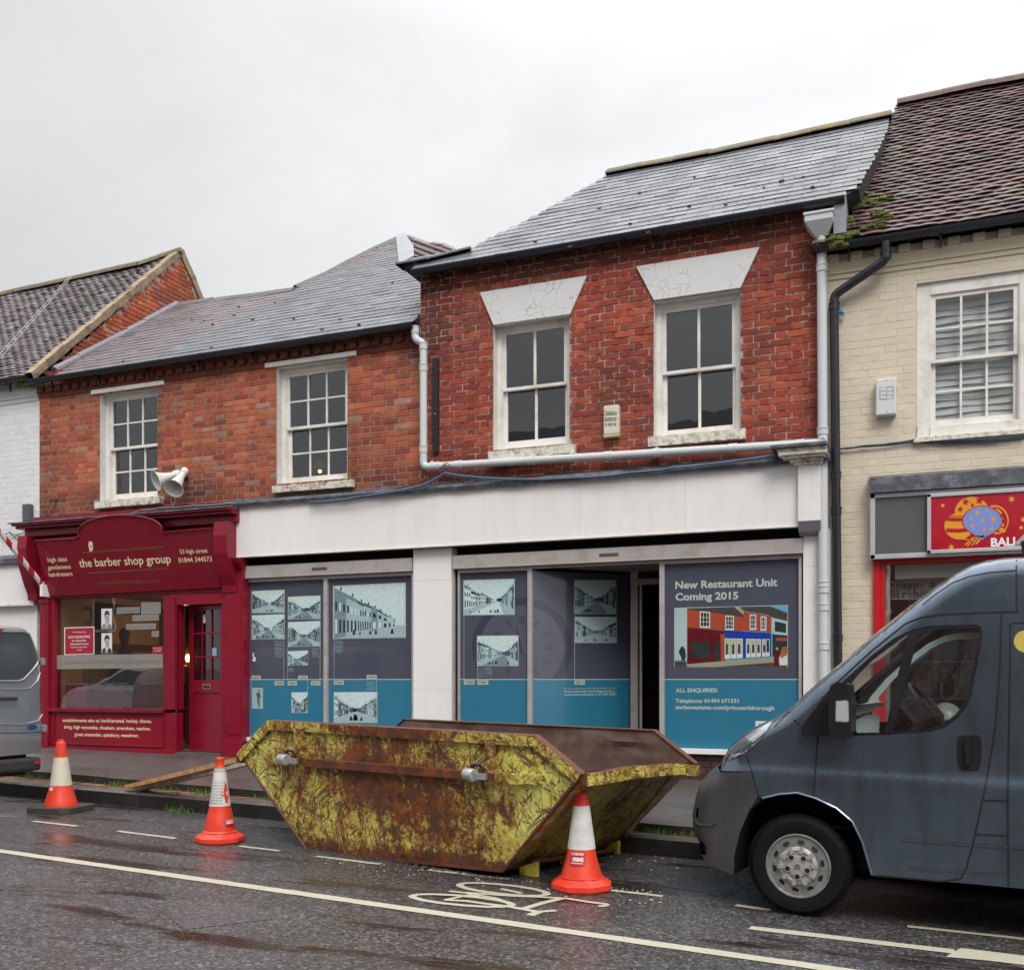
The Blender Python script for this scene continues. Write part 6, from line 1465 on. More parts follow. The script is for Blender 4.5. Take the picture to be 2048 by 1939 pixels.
rim(('nTR', 'fTR'), (S_['nTR'] - S_['nTL']).normalized(), .085, .035, 20, wav=.05); rim(('nTL', 'fTL'), (S_['nTL'] - S_['nTR']).normalized(), .085, .05, 20)
def bar_on_side(pts, e0, e1, mat, name, **kw):
    mb = MB(); f_ = [ss(q(10, *p), e1) for p in pts]; mb.prism(f_, nSide * -(e1 - e0), mat); return part(mb, name, SK, bevel=.004, **kw)
bar_on_side([(480, 352), (1660, 442), (1660, 492), (480, 400)], 0, .06, 'skip_rust', 'side_rail'); 
bar_on_side([(245, 322), (425, 336), (425, 398), (245, 385)], 0, .045, 'skip_trim', 'lifting_bracket'); bar_on_side([(1662, 440), (1947, 452), (1947, 515), (1662, 492)], 0, .045, 'skip_trim', 'lifting_bracket')
bar_on_side([(345, 340), (425, 345), (425, 400), (345, 393)], 0, .065, 'skip_trim', 'bracket_block'); bar_on_side([(1752, 447), (1832, 450), (1832, 512), (1752, 506)], 0, .065, 'skip_trim', 'bracket_block')
bar_on_side([(424, 165), (470, 168), (474, 352), (430, 350)], 0, .05, 'skip_trim', 'side_post'); bar_on_side([(1605, 232), (1658, 236), (1662, 442), (1606, 438)], 0, .05, 'skip_trim', 'side_post')
bar_on_side([(480, 925), (1690, 1045), (1690, 1062), (484, 940)], 0, .012, 'rust_edge', 'base_edge')
# side corner edge
mb = MB(); mb.tube([S_['nTR'] + nSide * .006, S_['nBR'] + nSide * .006], .012, 'rust_edge', 6); part(mb, 'corner_edge', SK); mb = MB(); mb.tube([S_['nTL'] + nSide * .006, S_['nBL'] + nSide * .006], .012, 'rust_edge', 6); part(mb, 'corner_edge', SK)
# lamps strapped to the rail
M('lamp_silver', (.55, .56, .58), .3, .7, bump=.03)
for k, ((x, y), (x2, y2), lab) in enumerate((((368, 350), (430, 352), 'left silver warning lamp strapped to the skip rail'), ((1514, 438), (1582, 444), 'right silver warning lamp strapped to the skip rail'))):
    a = ss(q(10, x, y), .10); b = ss(q(10, x2, y2), .13); d = (b - a).normalized(); L_ = (b - a).length
    mb = MB(); mb.lathe(a, d, [(.034, 0), (.045, .006), (.047, L_ * .85), (.042, L_), (.034, L_ + .001), (.034, L_ - .006), (.012, L_ - .006)], 'lamp_silver', 26)
    e = b + d * .075; mb.box(b + Vector((.0, -.005, -.028)), b + Vector((.085, .03, .016)), 'lamp_silver')
    ls = single(mb, 'warning_lamp', lab, 'lamp', 'warning lamps on the skip', smooth=40)
    mb = MB(); s0 = b + Vector((.0, .03, .03)); mb.tube([s0 + Vector((-.06 + .12 * i / 10, .01 * sin(i), .035 * sin(pi * i / 10) + .01)) for i in range(11)], .012, 'black_plastic', 8); mb.tube([s0 + Vector((-.05 + .1 * i / 8, .02, .012 * sin(i * 1.3))) for i in range(9)], .014, 'skip_rust', 8); part(mb, 'strap', ls)
# end panel marker tape, feet, roller bar
M('tape_orange', (.50, .17, .02), .4, var=.3, vs=12, bump=0, dirt=(.14, .07, .04), dscale=5, damt=.9); M('tape_white', (.42, .33, .27), .4, var=.2, vs=12, bump=0, dirt=(.14, .09, .05), dscale=5, damt=.9)
def en(p, e=0.): return onplane(p, nEnd, endA) + nEnd * (e + .012)
mb = MB(); A1, A2 = (540, 560), (165, 1010); n = 9
for i in range(n):
    f0, f1 = i / n, (i + .96) / n; x0, y0 = A1[0] + (A2[0] - A1[0]) * f0, A1[1] + (A2[1] - A1[1]) * f0; x1, y1 = A1[0] + (A2[0] - A1[0]) * f1, A1[1] + (A2[1] - A1[1]) * f1; w = 62 * (1 - .2 * f0)
    mb.face([en(q(11, x0 - 8, y0 + 12)), en(q(11, x0 + w, y0 - 12)), en(q(11, x1 + w, y1 - 12)), en(q(11, x1 - 8, y1 + 12))], 'tape_orange' if i % 2 == 0 else 'tape_white')
part(mb, 'marker_tape', SK); mb = MB(); A1, A2 = (1238, 500), (905, 905)
for i in range(8):
    f0, f1 = i / 8, (i + .96) / 8; x0, y0 = A1[0] + (A2[0] - A1[0]) * f0, A1[1] + (A2[1] - A1[1]) * f0; x1, y1 = A1[0] + (A2[0] - A1[0]) * f1, A1[1] + (A2[1] - A1[1]) * f1; w = 44
    mb.face([en(q(11, x0, y0)), en(q(11, x0 - w, y0 + 16)), en(q(11, x1 - w, y1 + 16)), en(q(11, x1, y1))], 'tape_orange' if i % 2 == 0 else 'tape_white')
part(mb, 'marker_tape', SK)
b0_, b1_ = S_['nBR'], S_['fBR']; ed = (b1_ - b0_).normalized(); eo = Vector((nEnd.x, nEnd.y, 0)).normalized()
for f in (.14, .5, .93):
    p = b0_.lerp(b1_, f); p.z = HC - 1.45 - .0147 * p.x
    mb = MB(); c = p + eo * .13; mb.mesh([c + ed * a + eo * b + Vector((0, 0, z)) for a in (-.022, .022) for b in (-.12, .03) for z in (.0, .11 if b > 0 else .06)], [(0, 1, 3, 2), (4, 6, 7, 5), (0, 4, 5, 1), (2, 3, 7, 6), (0, 2, 6, 4), (1, 5, 7, 3)], M('skip_foot', (.50, .44, .06), .5, var=.3, vs=12, dirt=(.12, .045, .02), dscale=7, damt=.9)); part(mb, 'foot', SK, bevel=.004)
mb = MB(); mb.tube([b0_.lerp(b1_, .14) + eo * .12 + Vector((0, 0, .06)), b0_.lerp(b1_, .93) + eo * .12 + Vector((0, 0, .05))], .016, 'rust_edge', 8); part(mb, 'roller_bar', SK)
# dried mud under the near edge
mb = MB()
for _ in range(120):
    f = random.random() ** .5; p = S_['nBL'].lerp(S_['nBR'], f) + Vector((jit(.05), -abs(random.gauss(0, .03)), 0)); p.z = HC - 1.45 - .0147 * p.x + .004; s = random.uniform(.008, .03)
    mb.mesh([p + Vector((s * cos(t), s * sin(t) * .8, 0)) for t in (0, 1.3, 2.5, 3.8, 5)] + [p + Vector((0, 0, s * .35))], [(i, (i + 1) % 5, 5) for i in range(5)], M('mud', (.05, .035, .028), .6))
struct(mb, 'mud', 'stuff')

# ================================================================== CONES
M('cone_red', (.72, .045, .018), .38, var=.10, vs=8, bump=.1, bs=30, dirt=(.30, .05, .03), dscale=5, damt=.5); M('cone_white', (.62, .615, .59), .45, var=.06, vs=8, bump=.05, dirt=(.42, .38, .32), dscale=6, damt=.6); M('cone_base', (.035, .04, .028), .7, var=.3, bump=.4)
M('cone_cream', (.58, .53, .42), .5, var=.1, vs=8, dirt=(.35, .30, .2), dscale=5, damt=.7); M('sleeve_grey', (.30, .31, .32), .4, bump=0); M('label_red', (.45, .012, .02), .4, bump=0)
def gz_(p): p = Vector(p); p.z = HC - 1.45 - .0147 * p.x; return p
def cone(pc, H, prof, label, sleeve, smat, base, extra=None, tiltv=(0, 0, 1)):
    c = onground(pc, HC - 1.45, -.0147, 0.); T = thing('traffic_cone', c, label, 'traffic cone', 'traffic cones standing in the road'); z = Vector(tiltv).normalized()
    pr = []; 
    mb = MB(); mb.lathe(c, z, prof, 'cone_red', 40); part(mb, 'cone_body', T, smooth=35)
    def rad(h):
        for (r0, h0), (r1, h1) in zip(prof, prof[1:]):
            if h0 <= h <= h1 or h1 <= h <= h0: return r0 + (r1 - r0) * (h - h0) / (h1 - h0 + 1e-9)
        return .1
    mb = MB(); h0, h1 = sleeve; mb.lathe(c, z, [(rad(h0) + .0005, h0), (rad(h0) + .003, h0 + .001), (rad(h1) + .003, h1 - .001), (rad(h1) + .0005, h1)], smat, 40); sl_ = part(mb, 'reflective_sleeve', T, smooth=35)
    if base == 'square':
        mb = MB(); a0 = radians(8); pts = []
        for k in range(4):
            for da in (-.16, .16): a = a0 + pi / 4 + k * pi / 2 + da; pts.append(c + Vector((cos(a), sin(a), 0)) * .315)
        mb.prism(pts, (0, 0, .055), 'cone_base'); part(mb, 'base_plate', T, bevel=.012)
    else:
        mb = MB(); n = 8; r0 = base
        lv = [(r0 * .96, .0), (r0, .012), (r0 * .99, .045), (r0 * .88, .062), (r0 * .66, .085), (r0 * .50, .13)]
        rings = []
        for rr_, h in lv:
            ring = []
            for k in range(48):
                a = 2 * pi * k / 48; sq = 1. / max(abs(cos((a % (pi / 2)) - pi / 4)) ** .55, .5); f = 1 + (sq - 1) * (.0 if rr_ < r0 * .6 else -.0) ; oc = cos(pi / 8) / cos(((a + radians(10)) % (pi / 4)) - pi / 8); t_ = min(1, (rr_ / r0 - .45) / .4)
                ring.append(c + Vector((cos(a), sin(a), 0)) * rr_ * (1 + (oc * 1.04 - 1) * t_) + Vector((0, 0, h)))
            rings.append(ring)
        vs = [p for r_ in rings for p in r_]; mb.mesh(vs, [(i * 48 + j, i * 48 + (j + 1) % 48, (i + 1) * 48 + (j + 1) % 48, (i + 1) * 48 + j) for i in range(len(lv) - 1) for j in range(48)], 'cone_red'); part(mb, 'base', T, smooth=30)
    def on(h, ang, e=.004): r_ = rad(h) + e; return c + z * h + Vector((cos(ang), sin(ang), 0)) * r_
    on.az = atan2(-c.y, -c.x)
    if extra: extra(T, sl_, on)
    return T
ts = lambda T, s, a0, a1, h, size, on, mat: None
def wraptext(T, lines, on, name='lettering'):
    mb = MB()
    for s, a0, a1, h, size, bold, mt in lines:
        t = MB(); text_mb(t, s, Vector((0, 0, 0)), Vector((1, 0, 0)), size, lambda p: p, mt, bold)
        for i, v in enumerate(t.v): t.v[i] = on(h + v.z, on.az + a0 + (a1 - a0) * v.x, .0062)
        mb.add(t)
    part(mb, name, T)
def sticker(T, on, a0, a1, h0, h1, mat, name='sticker', skew=0.):
    mb = MB(); n = 8
    for i in range(n):
        x0, x1 = on.az + a0 + (a1 - a0) * i / n, on.az + a0 + (a1 - a0) * (i + 1) / n; k0, k1 = skew * i / n, skew * (i + 1) / n
        for j in range(3): z0, z1 = h0 + (h1 - h0) * j / 3, h0 + (h1 - h0) * (j + 1) / 3; mb.face([on(z0 + k0, x0, .005), on(z0 + k1, x1, .005), on(z1 + k1, x1, .005), on(z1 + k0, x0, .005)], mat)
    part(mb, name, T)
def ex_c3(T, sl_, on):
    sticker(T, on, -.75, .20, .175, .265, 'label_red')
    wraptext(T, [('ON HIRE FROM', -.70, .12, .243, .017, .03, 'white_print'), ('HIREBASE', -.58, .12, .205, .024, .04, 'white_print'), ('www.hirebase.uk.com', -.66, .05, .188, .009, .02, 'white_print')], on)
def ex_c2(T, sl_, on):
    mb = MB(); rs = random.Random(4)
    for r_ in range(13):
        for k in range(-13, 14):
            a = on.az + k * .145; h = .325 + r_ * .024
            if a - on.az > .2 and r_ < 5: continue
            r0 = .048; mb.face([on(h, a, .0045), on(h, a + .09, .0045), on(h + .016, a + .09, .0045), on(h + .016, a, .0045)], 'sleeve_grey')
    part(mb, 'sleeve_squares', T)
    mb = MB(); ps = [(.75, .33), (.55, .335), (.42, .385), (.12, .40), (.10, .415), (.38, .43), (.52, .46), (.62, .50), (.85, .49), (1.1, .40)]
    c0 = on(.42, on.az + .6, .0055); pp = [on(h, on.az + a, .0056) for a, h in ps]
    for i in range(len(pp)): mb.face([c0, pp[i], pp[(i + 1) % len(pp)]], 'cone_red')
    part(mb, 'torn_patch', T)
    sticker(T, on, .35, 1.1, .14, .20, 'label_red'); wraptext(T, [('ON HIRE FROM', .4, 1.05, .183, .010, .03, 'white_print'), ('HIREBASE', .4, 1.05, .162, .016, .04, 'white_print')], on)
pf3 = [(.0, .06), (.150, .085), (.142, .09), (.118, .17), (.105, .21), (.085, .32), (.044, .63), (.038, .655), (.022, .67), (.022, .685), (.032, .69), (.032, .715), (.022, .728), (.0, .728)]
cone((1163, 1776), .72, pf3, 'orange traffic cone with plain white sleeve in front of the right end of the skip', (.275, .565), 'cone_white', .208, ex_c3)
pf2 = [(.0, .05), (.145, .085), (.128, .10), (.115, .19), (.108, .21), (.088, .30), (.048, .58), (.045, .62), (.036, .64), (.034, .69), (.038, .70), (.034, .712), (.0, .712)]
cone((440, 1682), .72, pf2, 'orange traffic cone with torn chequered sleeve left of the skip', (.305, .615), 'cone_white', .202, ex_c2, (.0, 0, 1))
pf1 = [(.0, .05), (.162, .052), (.160, .075), (.140, .13), (.104, .26), (.062, .56), (.046, .69), (.032, .705), (.03, .725), (.0, .728)]
def ex_c1(T, sl_, on): wraptext(T, [('HIRE', -1.1, -.7, .22, .03, .03, 'white_print')], on)
cone((122, 1621), .72, pf1, 'orange traffic cone on dark square base at the left by the grey van', (.262, .545), 'cone_cream', 'square', ex_c1)
# ================================================================== PLANKS
M('timber', (.50, .27, .12), .7, var=.25, vs=14, bump=.3, bs=40, dirt=(.13, .08, .045), dscale=5, damt=.8, streak=True); M('timber_grey', (.50, .42, .33), .75, var=.25, vs=14, bump=.3, bs=40, dirt=(.10, .08, .06), dscale=4, damt=.8)
def plank(p0, p1, z0, z1, w, t, mat, label, y0=None):
    a = onground(p0, HC + z0, -.0147, 0.); d_ = S_['nTL']
    r_ = ray(p1); tt = ((d_.y + .75) / r_.y); b = EYE + r_ * tt
    d = (b - a).normalized(); s = d.cross(Vector((0, 0, 1))).normalized(); u = s.cross(d).normalized(); mb = MB()
    n = 16; prev = None
    for i in range(n + 1):
        p = a.lerp(b, i / n); j = jit(.0012); ring = [p + s * w / 2 + u * (t / 2 + j), p - s * w / 2 + u * (t / 2 + j), p - s * w / 2 - u * t / 2, p + s * w / 2 - u * t / 2]
        if prev:
            for k in range(4): mb.face([prev[k], prev[(k + 1) % 4], ring[(k + 1) % 4], ring[k]], mat)
        else: mb.face(ring, mat)
        prev = ring
    mb.face(prev, mat); single(mb, 'plank', label, 'plank', 'planks leaning on the skip')
plank(q(9, 820, 552), q(9, 1640, 352), -1.25, 0, .10, .045, 'timber', 'upper brown timber plank sloping up from the kerb to the left end of the skip')
plank(q(9, 870, 566), q(9, 1640, 378), -1.29, 0, .12, .07, 'timber_grey', 'lower pale timber plank sloping up from the kerb to the left end of the skip')
# ================================================================== DARK VAN (right)
VO = onground((1604, 1833), HC - 1.45, -.0147, 0.); va = radians(7)
vu = Vector((cos(va), -sin(va), -.0147)).normalized(); vw = Vector((sin(va), cos(va), 0)).normalized(); vz = Vector((0, 0, 1))
def VW(u, z, w=0.): return VO + vu * u + vw * w + vz * z
def vuz(x, y, w=0.):
    P = onplane(q(12, x, y), -vw, VO + vw * w) - VO; return (P.dot(vu), P.z - vu.z * P.dot(vu))
V12 = lambda pts, w=0.: [vuz(x, y, w) for x, y in pts]
M('van_paint', (.11, .15, .195), .22, .72, var=.06, vs=1.5, bump=.10, bs=140, coat=1., crough=.05, dirt=(.06, .062, .066), dscale=1.6, damt=.65, streak=True)
M('bumper_plastic', (.042, .043, .047), .42, var=.12, vs=5, bump=.12, bs=120, dirt=(.085, .085, .085), dscale=2.2, damt=.5, streak=True)
M('seam', (.004, .004, .005), .6, bump=0); M('tyre', (.005, .005, .006), .75, spec=.2, var=.3, vs=8, bump=.3); M('steel_wheel', (.30, .30, .29), .42, .5, var=.2, vs=12, bump=.1, dirt=(.10, .085, .07), dscale=9, damt=.6); M('hub_cap', (.42, .41, .39), .38, .4, bump=0)
M('chrome', (.6, .62, .64), .12, .9, bump=0); M('cabin_grey', (.55, .64, .60), .7); M('cabin_dark', (.02, .02, .022), .6); M('seat_fabric', (.03, .03, .035), .9); M('lens_clear', (.50, .52, .53), .1, .3, bump=.5, bs=160, coat=.6)
glass('van_glass', (.92, .98, .95), .1, 1.3, drops=True); glass('lamp_glass', (.85, .88, .9), .1, 1.5)
R0 = .11
ZB_ = vuz(1000, 1010)[1]
uw, zw_ = vuz(560, 1418, .03); rt = vuz(560, 1195, .03)[1] - zw_; rt = min(rt, zw_ - .003) if False else rt
zw_ = rt
def woff(u, z):
    w = 0.
    if z > ZB_ + .25: w += .085 * ((z - ZB_ - .25) / 1.2) ** 1.6
    t = (z - ZB_) / .018 ; w += .024 / (1 + math.exp(-max(-30, min(30, t))))                    # pressed waist line
    r = sqrt((u - uw) ** 2 + (z - zw_) ** 2); k = max(0., min(1., (r - rt - .04) / .17)); w -= .036 * (1 - k) ** 1.5 * (1 if z < ZB_ + .12 else 0.3)
    if u < -.30: w += .30 * ((-.30 - u) / .55) ** 2.2
    return w
def shell(mb, outline, rflags, holes, mat, step, extra_w=0., R=R0, woff=woff, mirror=False, side=None, width=1.96, uref=None):
    """outline in (u,z); rounded towards the flagged edges; returns boundary loop in 3-D"""
    dense = []; fl = []
    n = len(outline)
    for i in range(n):
        a, b = outline[i], outline[(i + 1) % n]; L_ = math.dist(a, b); k = max(1, int(L_ / step))
        for j in range(k): t = j / k; dense.append((a[0] + (b[0] - a[0]) * t, a[1] + (b[1] - a[1]) * t)); fl.append(rflags[i])
    hol = []
    for h in holes:
        hh = []
        for i in range(len(h)):
            a, b = h[i], h[(i + 1) % len(h)]; k = max(1, int(math.dist(a, b) / step))
            for j in range(k): t = j / k; hh.append((a[0] + (b[0] - a[0]) * t, a[1] + (b[1] - a[1]) * t))
        hol.append(hh)
    segs = [(outline[i], outline[(i + 1) % n]) for i in range(n) if rflags[i]]
    def dist(p):
        d = 9.
        for a, b in segs:
            dx, dy = b[0] - a[0], b[1] - a[1]; t = max(0, min(1, ((p[0] - a[0]) * dx + (p[1] - a[1]) * dy) / (dx * dx + dy * dy))); d = min(d, math.hypot(p[0] - a[0] - dx * t, p[1] - a[1] - dy * t))
        return d
    def W_(p):
        w = woff(*p) + extra_w
        if segs:
            d = dist(p)
            if d < R: w += R * (1 - sqrt(max(0, 1 - (1 - d / R) ** 2)))
        return w
    pts = [Vector(p) for p in dense]; edges = [(i, (i + 1) % len(dense)) for i in range(len(dense))]
    for hh in hol: b = len(pts); pts += [Vector(p) for p in hh]; edges += [(b + i, b + (i + 1) % len(hh)) for i in range(len(hh))]
    u0, u1 = min(p[0] for p in dense), max(p[0] for p in dense); z0, z1 = min(p[1] for p in dense), max(p[1] for p in dense)
    def clear(p):
        return True
    u = u0 + step / 2; kk = 0
    while u < u1:
        st_ = step if u < 1.5 else step * 4
        z = z0 + step / 2 + (step / 2 if kk % 2 else 0)
        while z < z1:
            if in_poly(u, z, dense) and not any(in_poly(u, z, h) for h in hol): pts.append(Vector((u, z)))
            z += step if u < 1.5 else step * 2
        u += st_; kk += 1
    if segs:                                             # extra rows where the edge turns
        pass
    vo_, _, fo, *_r = delaunay_2d_cdt(pts, edges, [], 0, 1e-5)
    P2 = [(v.x, v.y) for v in vo_]; faces = []
    for f in fo:
        cx_ = sum(P2[i][0] for i in f) / len(f); cy_ = sum(P2[i][1] for i in f) / len(f)
        if in_poly(cx_, cy_, dense) and not any(in_poly(cx_, cy_, h) for h in hol): faces.append(tuple(f))
    ws = [W_(p) for p in P2]
    mb.mesh([VW(p[0], p[1], w) for p, w in zip(P2, ws)], faces, mat)
    if mirror: mb.mesh([VW(p[0], p[1], width - w) for p, w in zip(P2, ws)], [f[::-1] for f in faces], mat)
    return dense, fl, W_, hol
sil = .13
top_px = [(213, 955), (222, 930), (250, 885), (280, 858), (315, 830), (350, 808), (400, 783), (455, 757), (515, 722), (600, 648), (700, 560), (800, 479), (900, 392), (1000, 311), (1100, 228), (1200, 152), (1280, 98), (1350, 62), (1420, 40), (1500, 28), (1565, 24)]
tops = V12(top_px, sil); ztop = tops[-1][1]
tops += [(tops[-1][0] + .3, ztop + .012), (4.55, ztop + .01), (4.75, ztop - .25), (4.85, .42)]
bot = [(4.85, .30)] + [(3.55, .27)] + V12([(1565, 1512), (890, 1451), (872, 1385), (848, 1300), (805, 1212), (735, 1152), (640, 1107), (560, 1084), (480, 1090), (405, 1108), (385, 1098), (355, 991), (205, 990)])
outline = tops + bot; rfl = [True] * (len(tops)) + [False] * len(bot)
win = [(652, 828), (656, 762), (700, 672), (782, 575), (900, 468), (1000, 392), (1090, 350), (1160, 336), (1370, 330), (1392, 338), (1402, 362), (1396, 400), (1372, 520), (1346, 650), (1322, 705), (1285, 750), (1220, 796), (1150, 813), (960, 826), (800, 829)]
win_h = V12(win, .02)
VN = thing('van', VW(1.5, 0, .98), 'dark blue-grey panel van parked at the right, wet, facing left', 'van')
mb = MB(); dn, fl, Wf, hol = shell(mb, outline, rfl, [win_h], 'van_paint', .03, mirror=True)
width = 1.96
n = len(dn)
wsh = [vuz(520, 722, sil)[0], vuz(1090, 236, sil)[0]]
glassf = MB()
for i in range(n):
    a, b = dn[i], dn[(i + 1) % n]; wa, wb = Wf(a), Wf(b)
    if fl[i] or a[1] < .5 and False:
        up = (b[1] - a[1]) > 0; isg = wsh[0] < (a[0] + b[0]) / 2 < wsh[1] and up
        m = 6
        for k in range(m):
            t0, t1 = k / m, (k + 1) / m; A = VW(a[0], a[1], wa + (width - 2 * wa) * t0); B_ = VW(b[0], b[1], wb + (width - 2 * wb) * t0); C_ = VW(b[0], b[1], wb + (width - 2 * wb) * t1); D_ = VW(a[0], a[1], wa + (width - 2 * wa) * t1)
            bulge = lambda t: vu * (-.12 * (1 - (2 * t - 1) ** 2)) if a[0] < wsh[1] else Vector()
            A, D_, B_, C_ = A + bulge(t0), D_ + bulge(t1), B_ + bulge(t0), C_ + bulge(t1)
            (glassf if isg and 0 < k < m - 1 + 1 else mb).face([A, B_, C_, D_], 'van_glass' if isg and 0 < k else 'van_paint')
part(mb, 'body', VN, smooth=38)
part(glassf, 'windscreen', VN, smooth=38)
# bumper
bmp = [(62, 1290), (58, 1220), (68, 1180), (82, 1130), (100, 1085), (125, 1048), (160, 1014), (205, 990)]
bo = V12(bmp, .10) + V12([(355, 991), (385, 1099), (345, 1165), (305, 1260), (280, 1360), (273, 1449), (160, 1419), (112, 1393), (84, 1350)], .0)
brf = [True] * 7 + [False] * 9 + [True]
bwo = lambda u, z: woff(u, z) - .012
mb = MB(); cut1 = V12([(70, 1160), (100, 1158), (96, 1205), (72, 1208)], .08); cut2 = V12([(75, 1310), (110, 1308), (138, 1325), (140, 1372), (95, 1372)], .05)
dn2, fl2, Wf2, hl2 = shell(mb, bo, brf, [cut1, cut2], 'bumper_plastic', .022, R=.10, woff=bwo, mirror=True)
for i in range(len(dn2)):
    a, b = dn2[i], dn2[(i + 1) % len(dn2)]
    if fl2[i] or b[0] < -.5 and a[1] < .5 and a[0] < b[0] + .2:
        wa, wb = Wf2(a), Wf2(b); bl = lambda t: vu * (-.18 * (1 - (2 * t - 1) ** 2))
        for k in range(6): t0, t1 = k / 6, (k + 1) / 6; mb.face([VW(a[0], a[1], wa + (width - 2 * wa) * t0) + bl(t0), VW(b[0], b[1], wb + (width - 2 * wb) * t0) + bl(t0), VW(b[0], b[1], wb + (width - 2 * wb) * t1) + bl(t1), VW(a[0], a[1], wa + (width - 2 * wa) * t1) + bl(t1)], 'bumper_plastic')
bp_ = part(mb, 'bumper', VN, smooth=38)
mb = MB()
for h in hl2:
    c = [VW(p[0], p[1], Wf2(p) + .05) for p in h]; mb.flat(c, 'seam')
    for i in range(len(h)): a, b = h[i], h[(i + 1) % len(h)]; mb.face([VW(*a, Wf2(a)), VW(*b, Wf2(b)), VW(*b, Wf2(b) + .05), VW(*a, Wf2(a) + .05)], 'bumper_plastic')
part(mb, 'bumper_recess', bp_)
mb = MB()                                             # lip lines on the bumper
for pts in ([(62, 1222), (100, 1235), (175, 1232), (195, 1215)],): 
    P = V12(pts, .04); mb.tube([VW(u, z, Wf2((u, z)) - .003) for u, z in P], .006, 'bumper_plastic', 6)
part(mb, 'bumper_lip', bp_)
# wheel arch liner, underbody
arch = V12([(890, 1451), (872, 1385), (848, 1300), (805, 1212), (735, 1152), (640, 1107), (560, 1084), (480, 1090), (405, 1108), (345, 1165), (305, 1260), (280, 1360), (273, 1449)])
def liner(shift=0.):
    mb = MB(); Pn = [VW(u + shift, z, woff(u, z) + .004) for u, z in arch]; Pf = [VW(u + shift, z, .42) for u, z in arch]
    for i in range(len(arch) - 1): mb.face([Pn[i], Pn[i + 1], Pf[i + 1], Pf[i]], 'seam')
    mb.flat(Pf, 'seam'); return mb
part(liner(), 'wheel_arch', VN)
mb = MB(); vs = [VW(u, z, w) for u in (-.45, 4.7) for z in (.24, .40) for w in (.45, 1.5)]; mb.mesh(vs, [(0, 1, 3, 2), (4, 6, 7, 5), (0, 4, 5, 1), (2, 3, 7, 6), (0, 2, 6, 4), (1, 5, 7, 3)], 'seam')
mb.face([VW(.75, .36, .03), VW(4.8, .3, .03), VW(4.8, .3, 1.9), VW(.75, .36, 1.9)], 'seam'); part(mb, 'underbody', VN)
# arch lip
mb = MB(); mb.tube([VW(u, z, woff(u, z) + .001) for u, z in arch[:9]], .007, 'van_paint', 6); part(mb, 'arch_lip', VN, smooth=40)
# door seams
def seam(mb, pts, wd=.008, mat='seam', n=8, off=.0025, px=True, wfn=None):
    P = V12(pts) if px else pts; Q = []
    for a, b in zip(P, P[1:]):
        k = max(1, int(math.dist(a, b) / .04))
        for j in range(k): t = j / k; Q.append((a[0] + (b[0] - a[0]) * t, a[1] + (b[1] - a[1]) * t))
    Q.append(P[-1]); prev = None
    for i, p in enumerate(Q):
        a, b = Q[max(i - 1, 0)], Q[min(i + 1, len(Q) - 1)]; dx, dy = b[0] - a[0], b[1] - a[1]; L_ = math.hypot(dx, dy) or 1; nx, ny = -dy / L_ * wd / 2, dx / L_ * wd / 2
        f = wfn or Wf; c = (VW(p[0] + nx, p[1] + ny, f(p) - off), VW(p[0] - nx, p[1] - ny, f(p) - off))
        if prev: mb.face([prev[0], c[0], c[1], prev[1]], mat)
        prev = c
door = [(652, 828), (645, 900), (640, 985), (634, 1100)]
for nm, L_ in (('door_seam', [door, [(1485, 284), (1478, 500), (1450, 800), (1405, 1050), (1350, 1290), (1312, 1425), (1285, 1468), (1200, 1480), (900, 1453)], [(650, 700), (720, 610), (900, 445), (1050, 325), (1120, 298), (1200, 285), (1350, 277), (1485, 273), (1565, 271)]]),
               ('panel_seam', [[(1395, 1118), (1500, 1121)], [(1360, 1270), (1500, 1276)], [(1500, 1500), (1502, 1150), (1506, 1000), (1522, 500), (1525, 330), (1540, 322), (1700, 318)], [(1556, 30), (1556, 272)]]),
               ('wing_seam', [[(517, 725), (545, 760), (583, 792)], [(330, 922), (345, 960), (357, 992)], [(205, 990), (357, 991)], [(357, 992), (372, 1060), (388, 1100)], [(515, 722), (490, 750), (455, 790)]])):
    for pts in L_:
        mb = MB(); seam(mb, pts, .009 if nm != 'wing_seam' else .007); part(mb, nm, VN)
for pts, wd in (([(1025, 1293), (1180, 1304), (1338, 1318)], .014), ([(1352, 1318), (1500, 1326)], .014), ([(1512, 1326), (1700, 1340)], .014), ([(1060, 1415), (1090, 1422), (1300, 1440), (1500, 1446)], .006)):
    mb = MB(); seam(mb, pts, wd, 'bumper_plastic', off=.006); part(mb, 'rubbing_strip', VN)
mb = MB(); seam(mb, [(1125, 240), (1180, 195), (1260, 140), (1340, 110), (1430, 92), (1555, 82)], .006, 'seam'); part(mb, 'roof_seam', VN)
# side windows: rubber surround, pillar, panes
inner1 = [(800, 824), (803, 700), (803, 600), (840, 555), (905, 490), (965, 445), (1062, 374), (1010, 600), (962, 815), (900, 822)]
inner2 = [(992, 812), (1040, 600), (1095, 400), (1112, 375), (1200, 352), (1368, 345), (1384, 352), (1386, 372), (1360, 510), (1330, 648), (1300, 702), (1270, 738), (1210, 782), (1140, 800)]
def wl(pts, e=0.): return [VW(u, z, woff(u, z) + .004 + e) for u, z in V12(pts, .02)]
mb = MB(); poly3 = [Vector((p[0], p[1], 0)) for p in V12(win, .02)]; i1 = [Vector((p[0], p[1], 0)) for p in V12(inner1, .02)]; i2 = [Vector((p[0], p[1], 0)) for p in V12(inner2, .02)]
allp = poly3 + i1 + i2; tr = tessellate_polygon([poly3, i1, i2]); mb.mesh([VW(p.x, p.y, woff(p.x, p.y) + .003) for p in allp], tr, 'black_plastic')
part(mb, 'window_surround', VN)
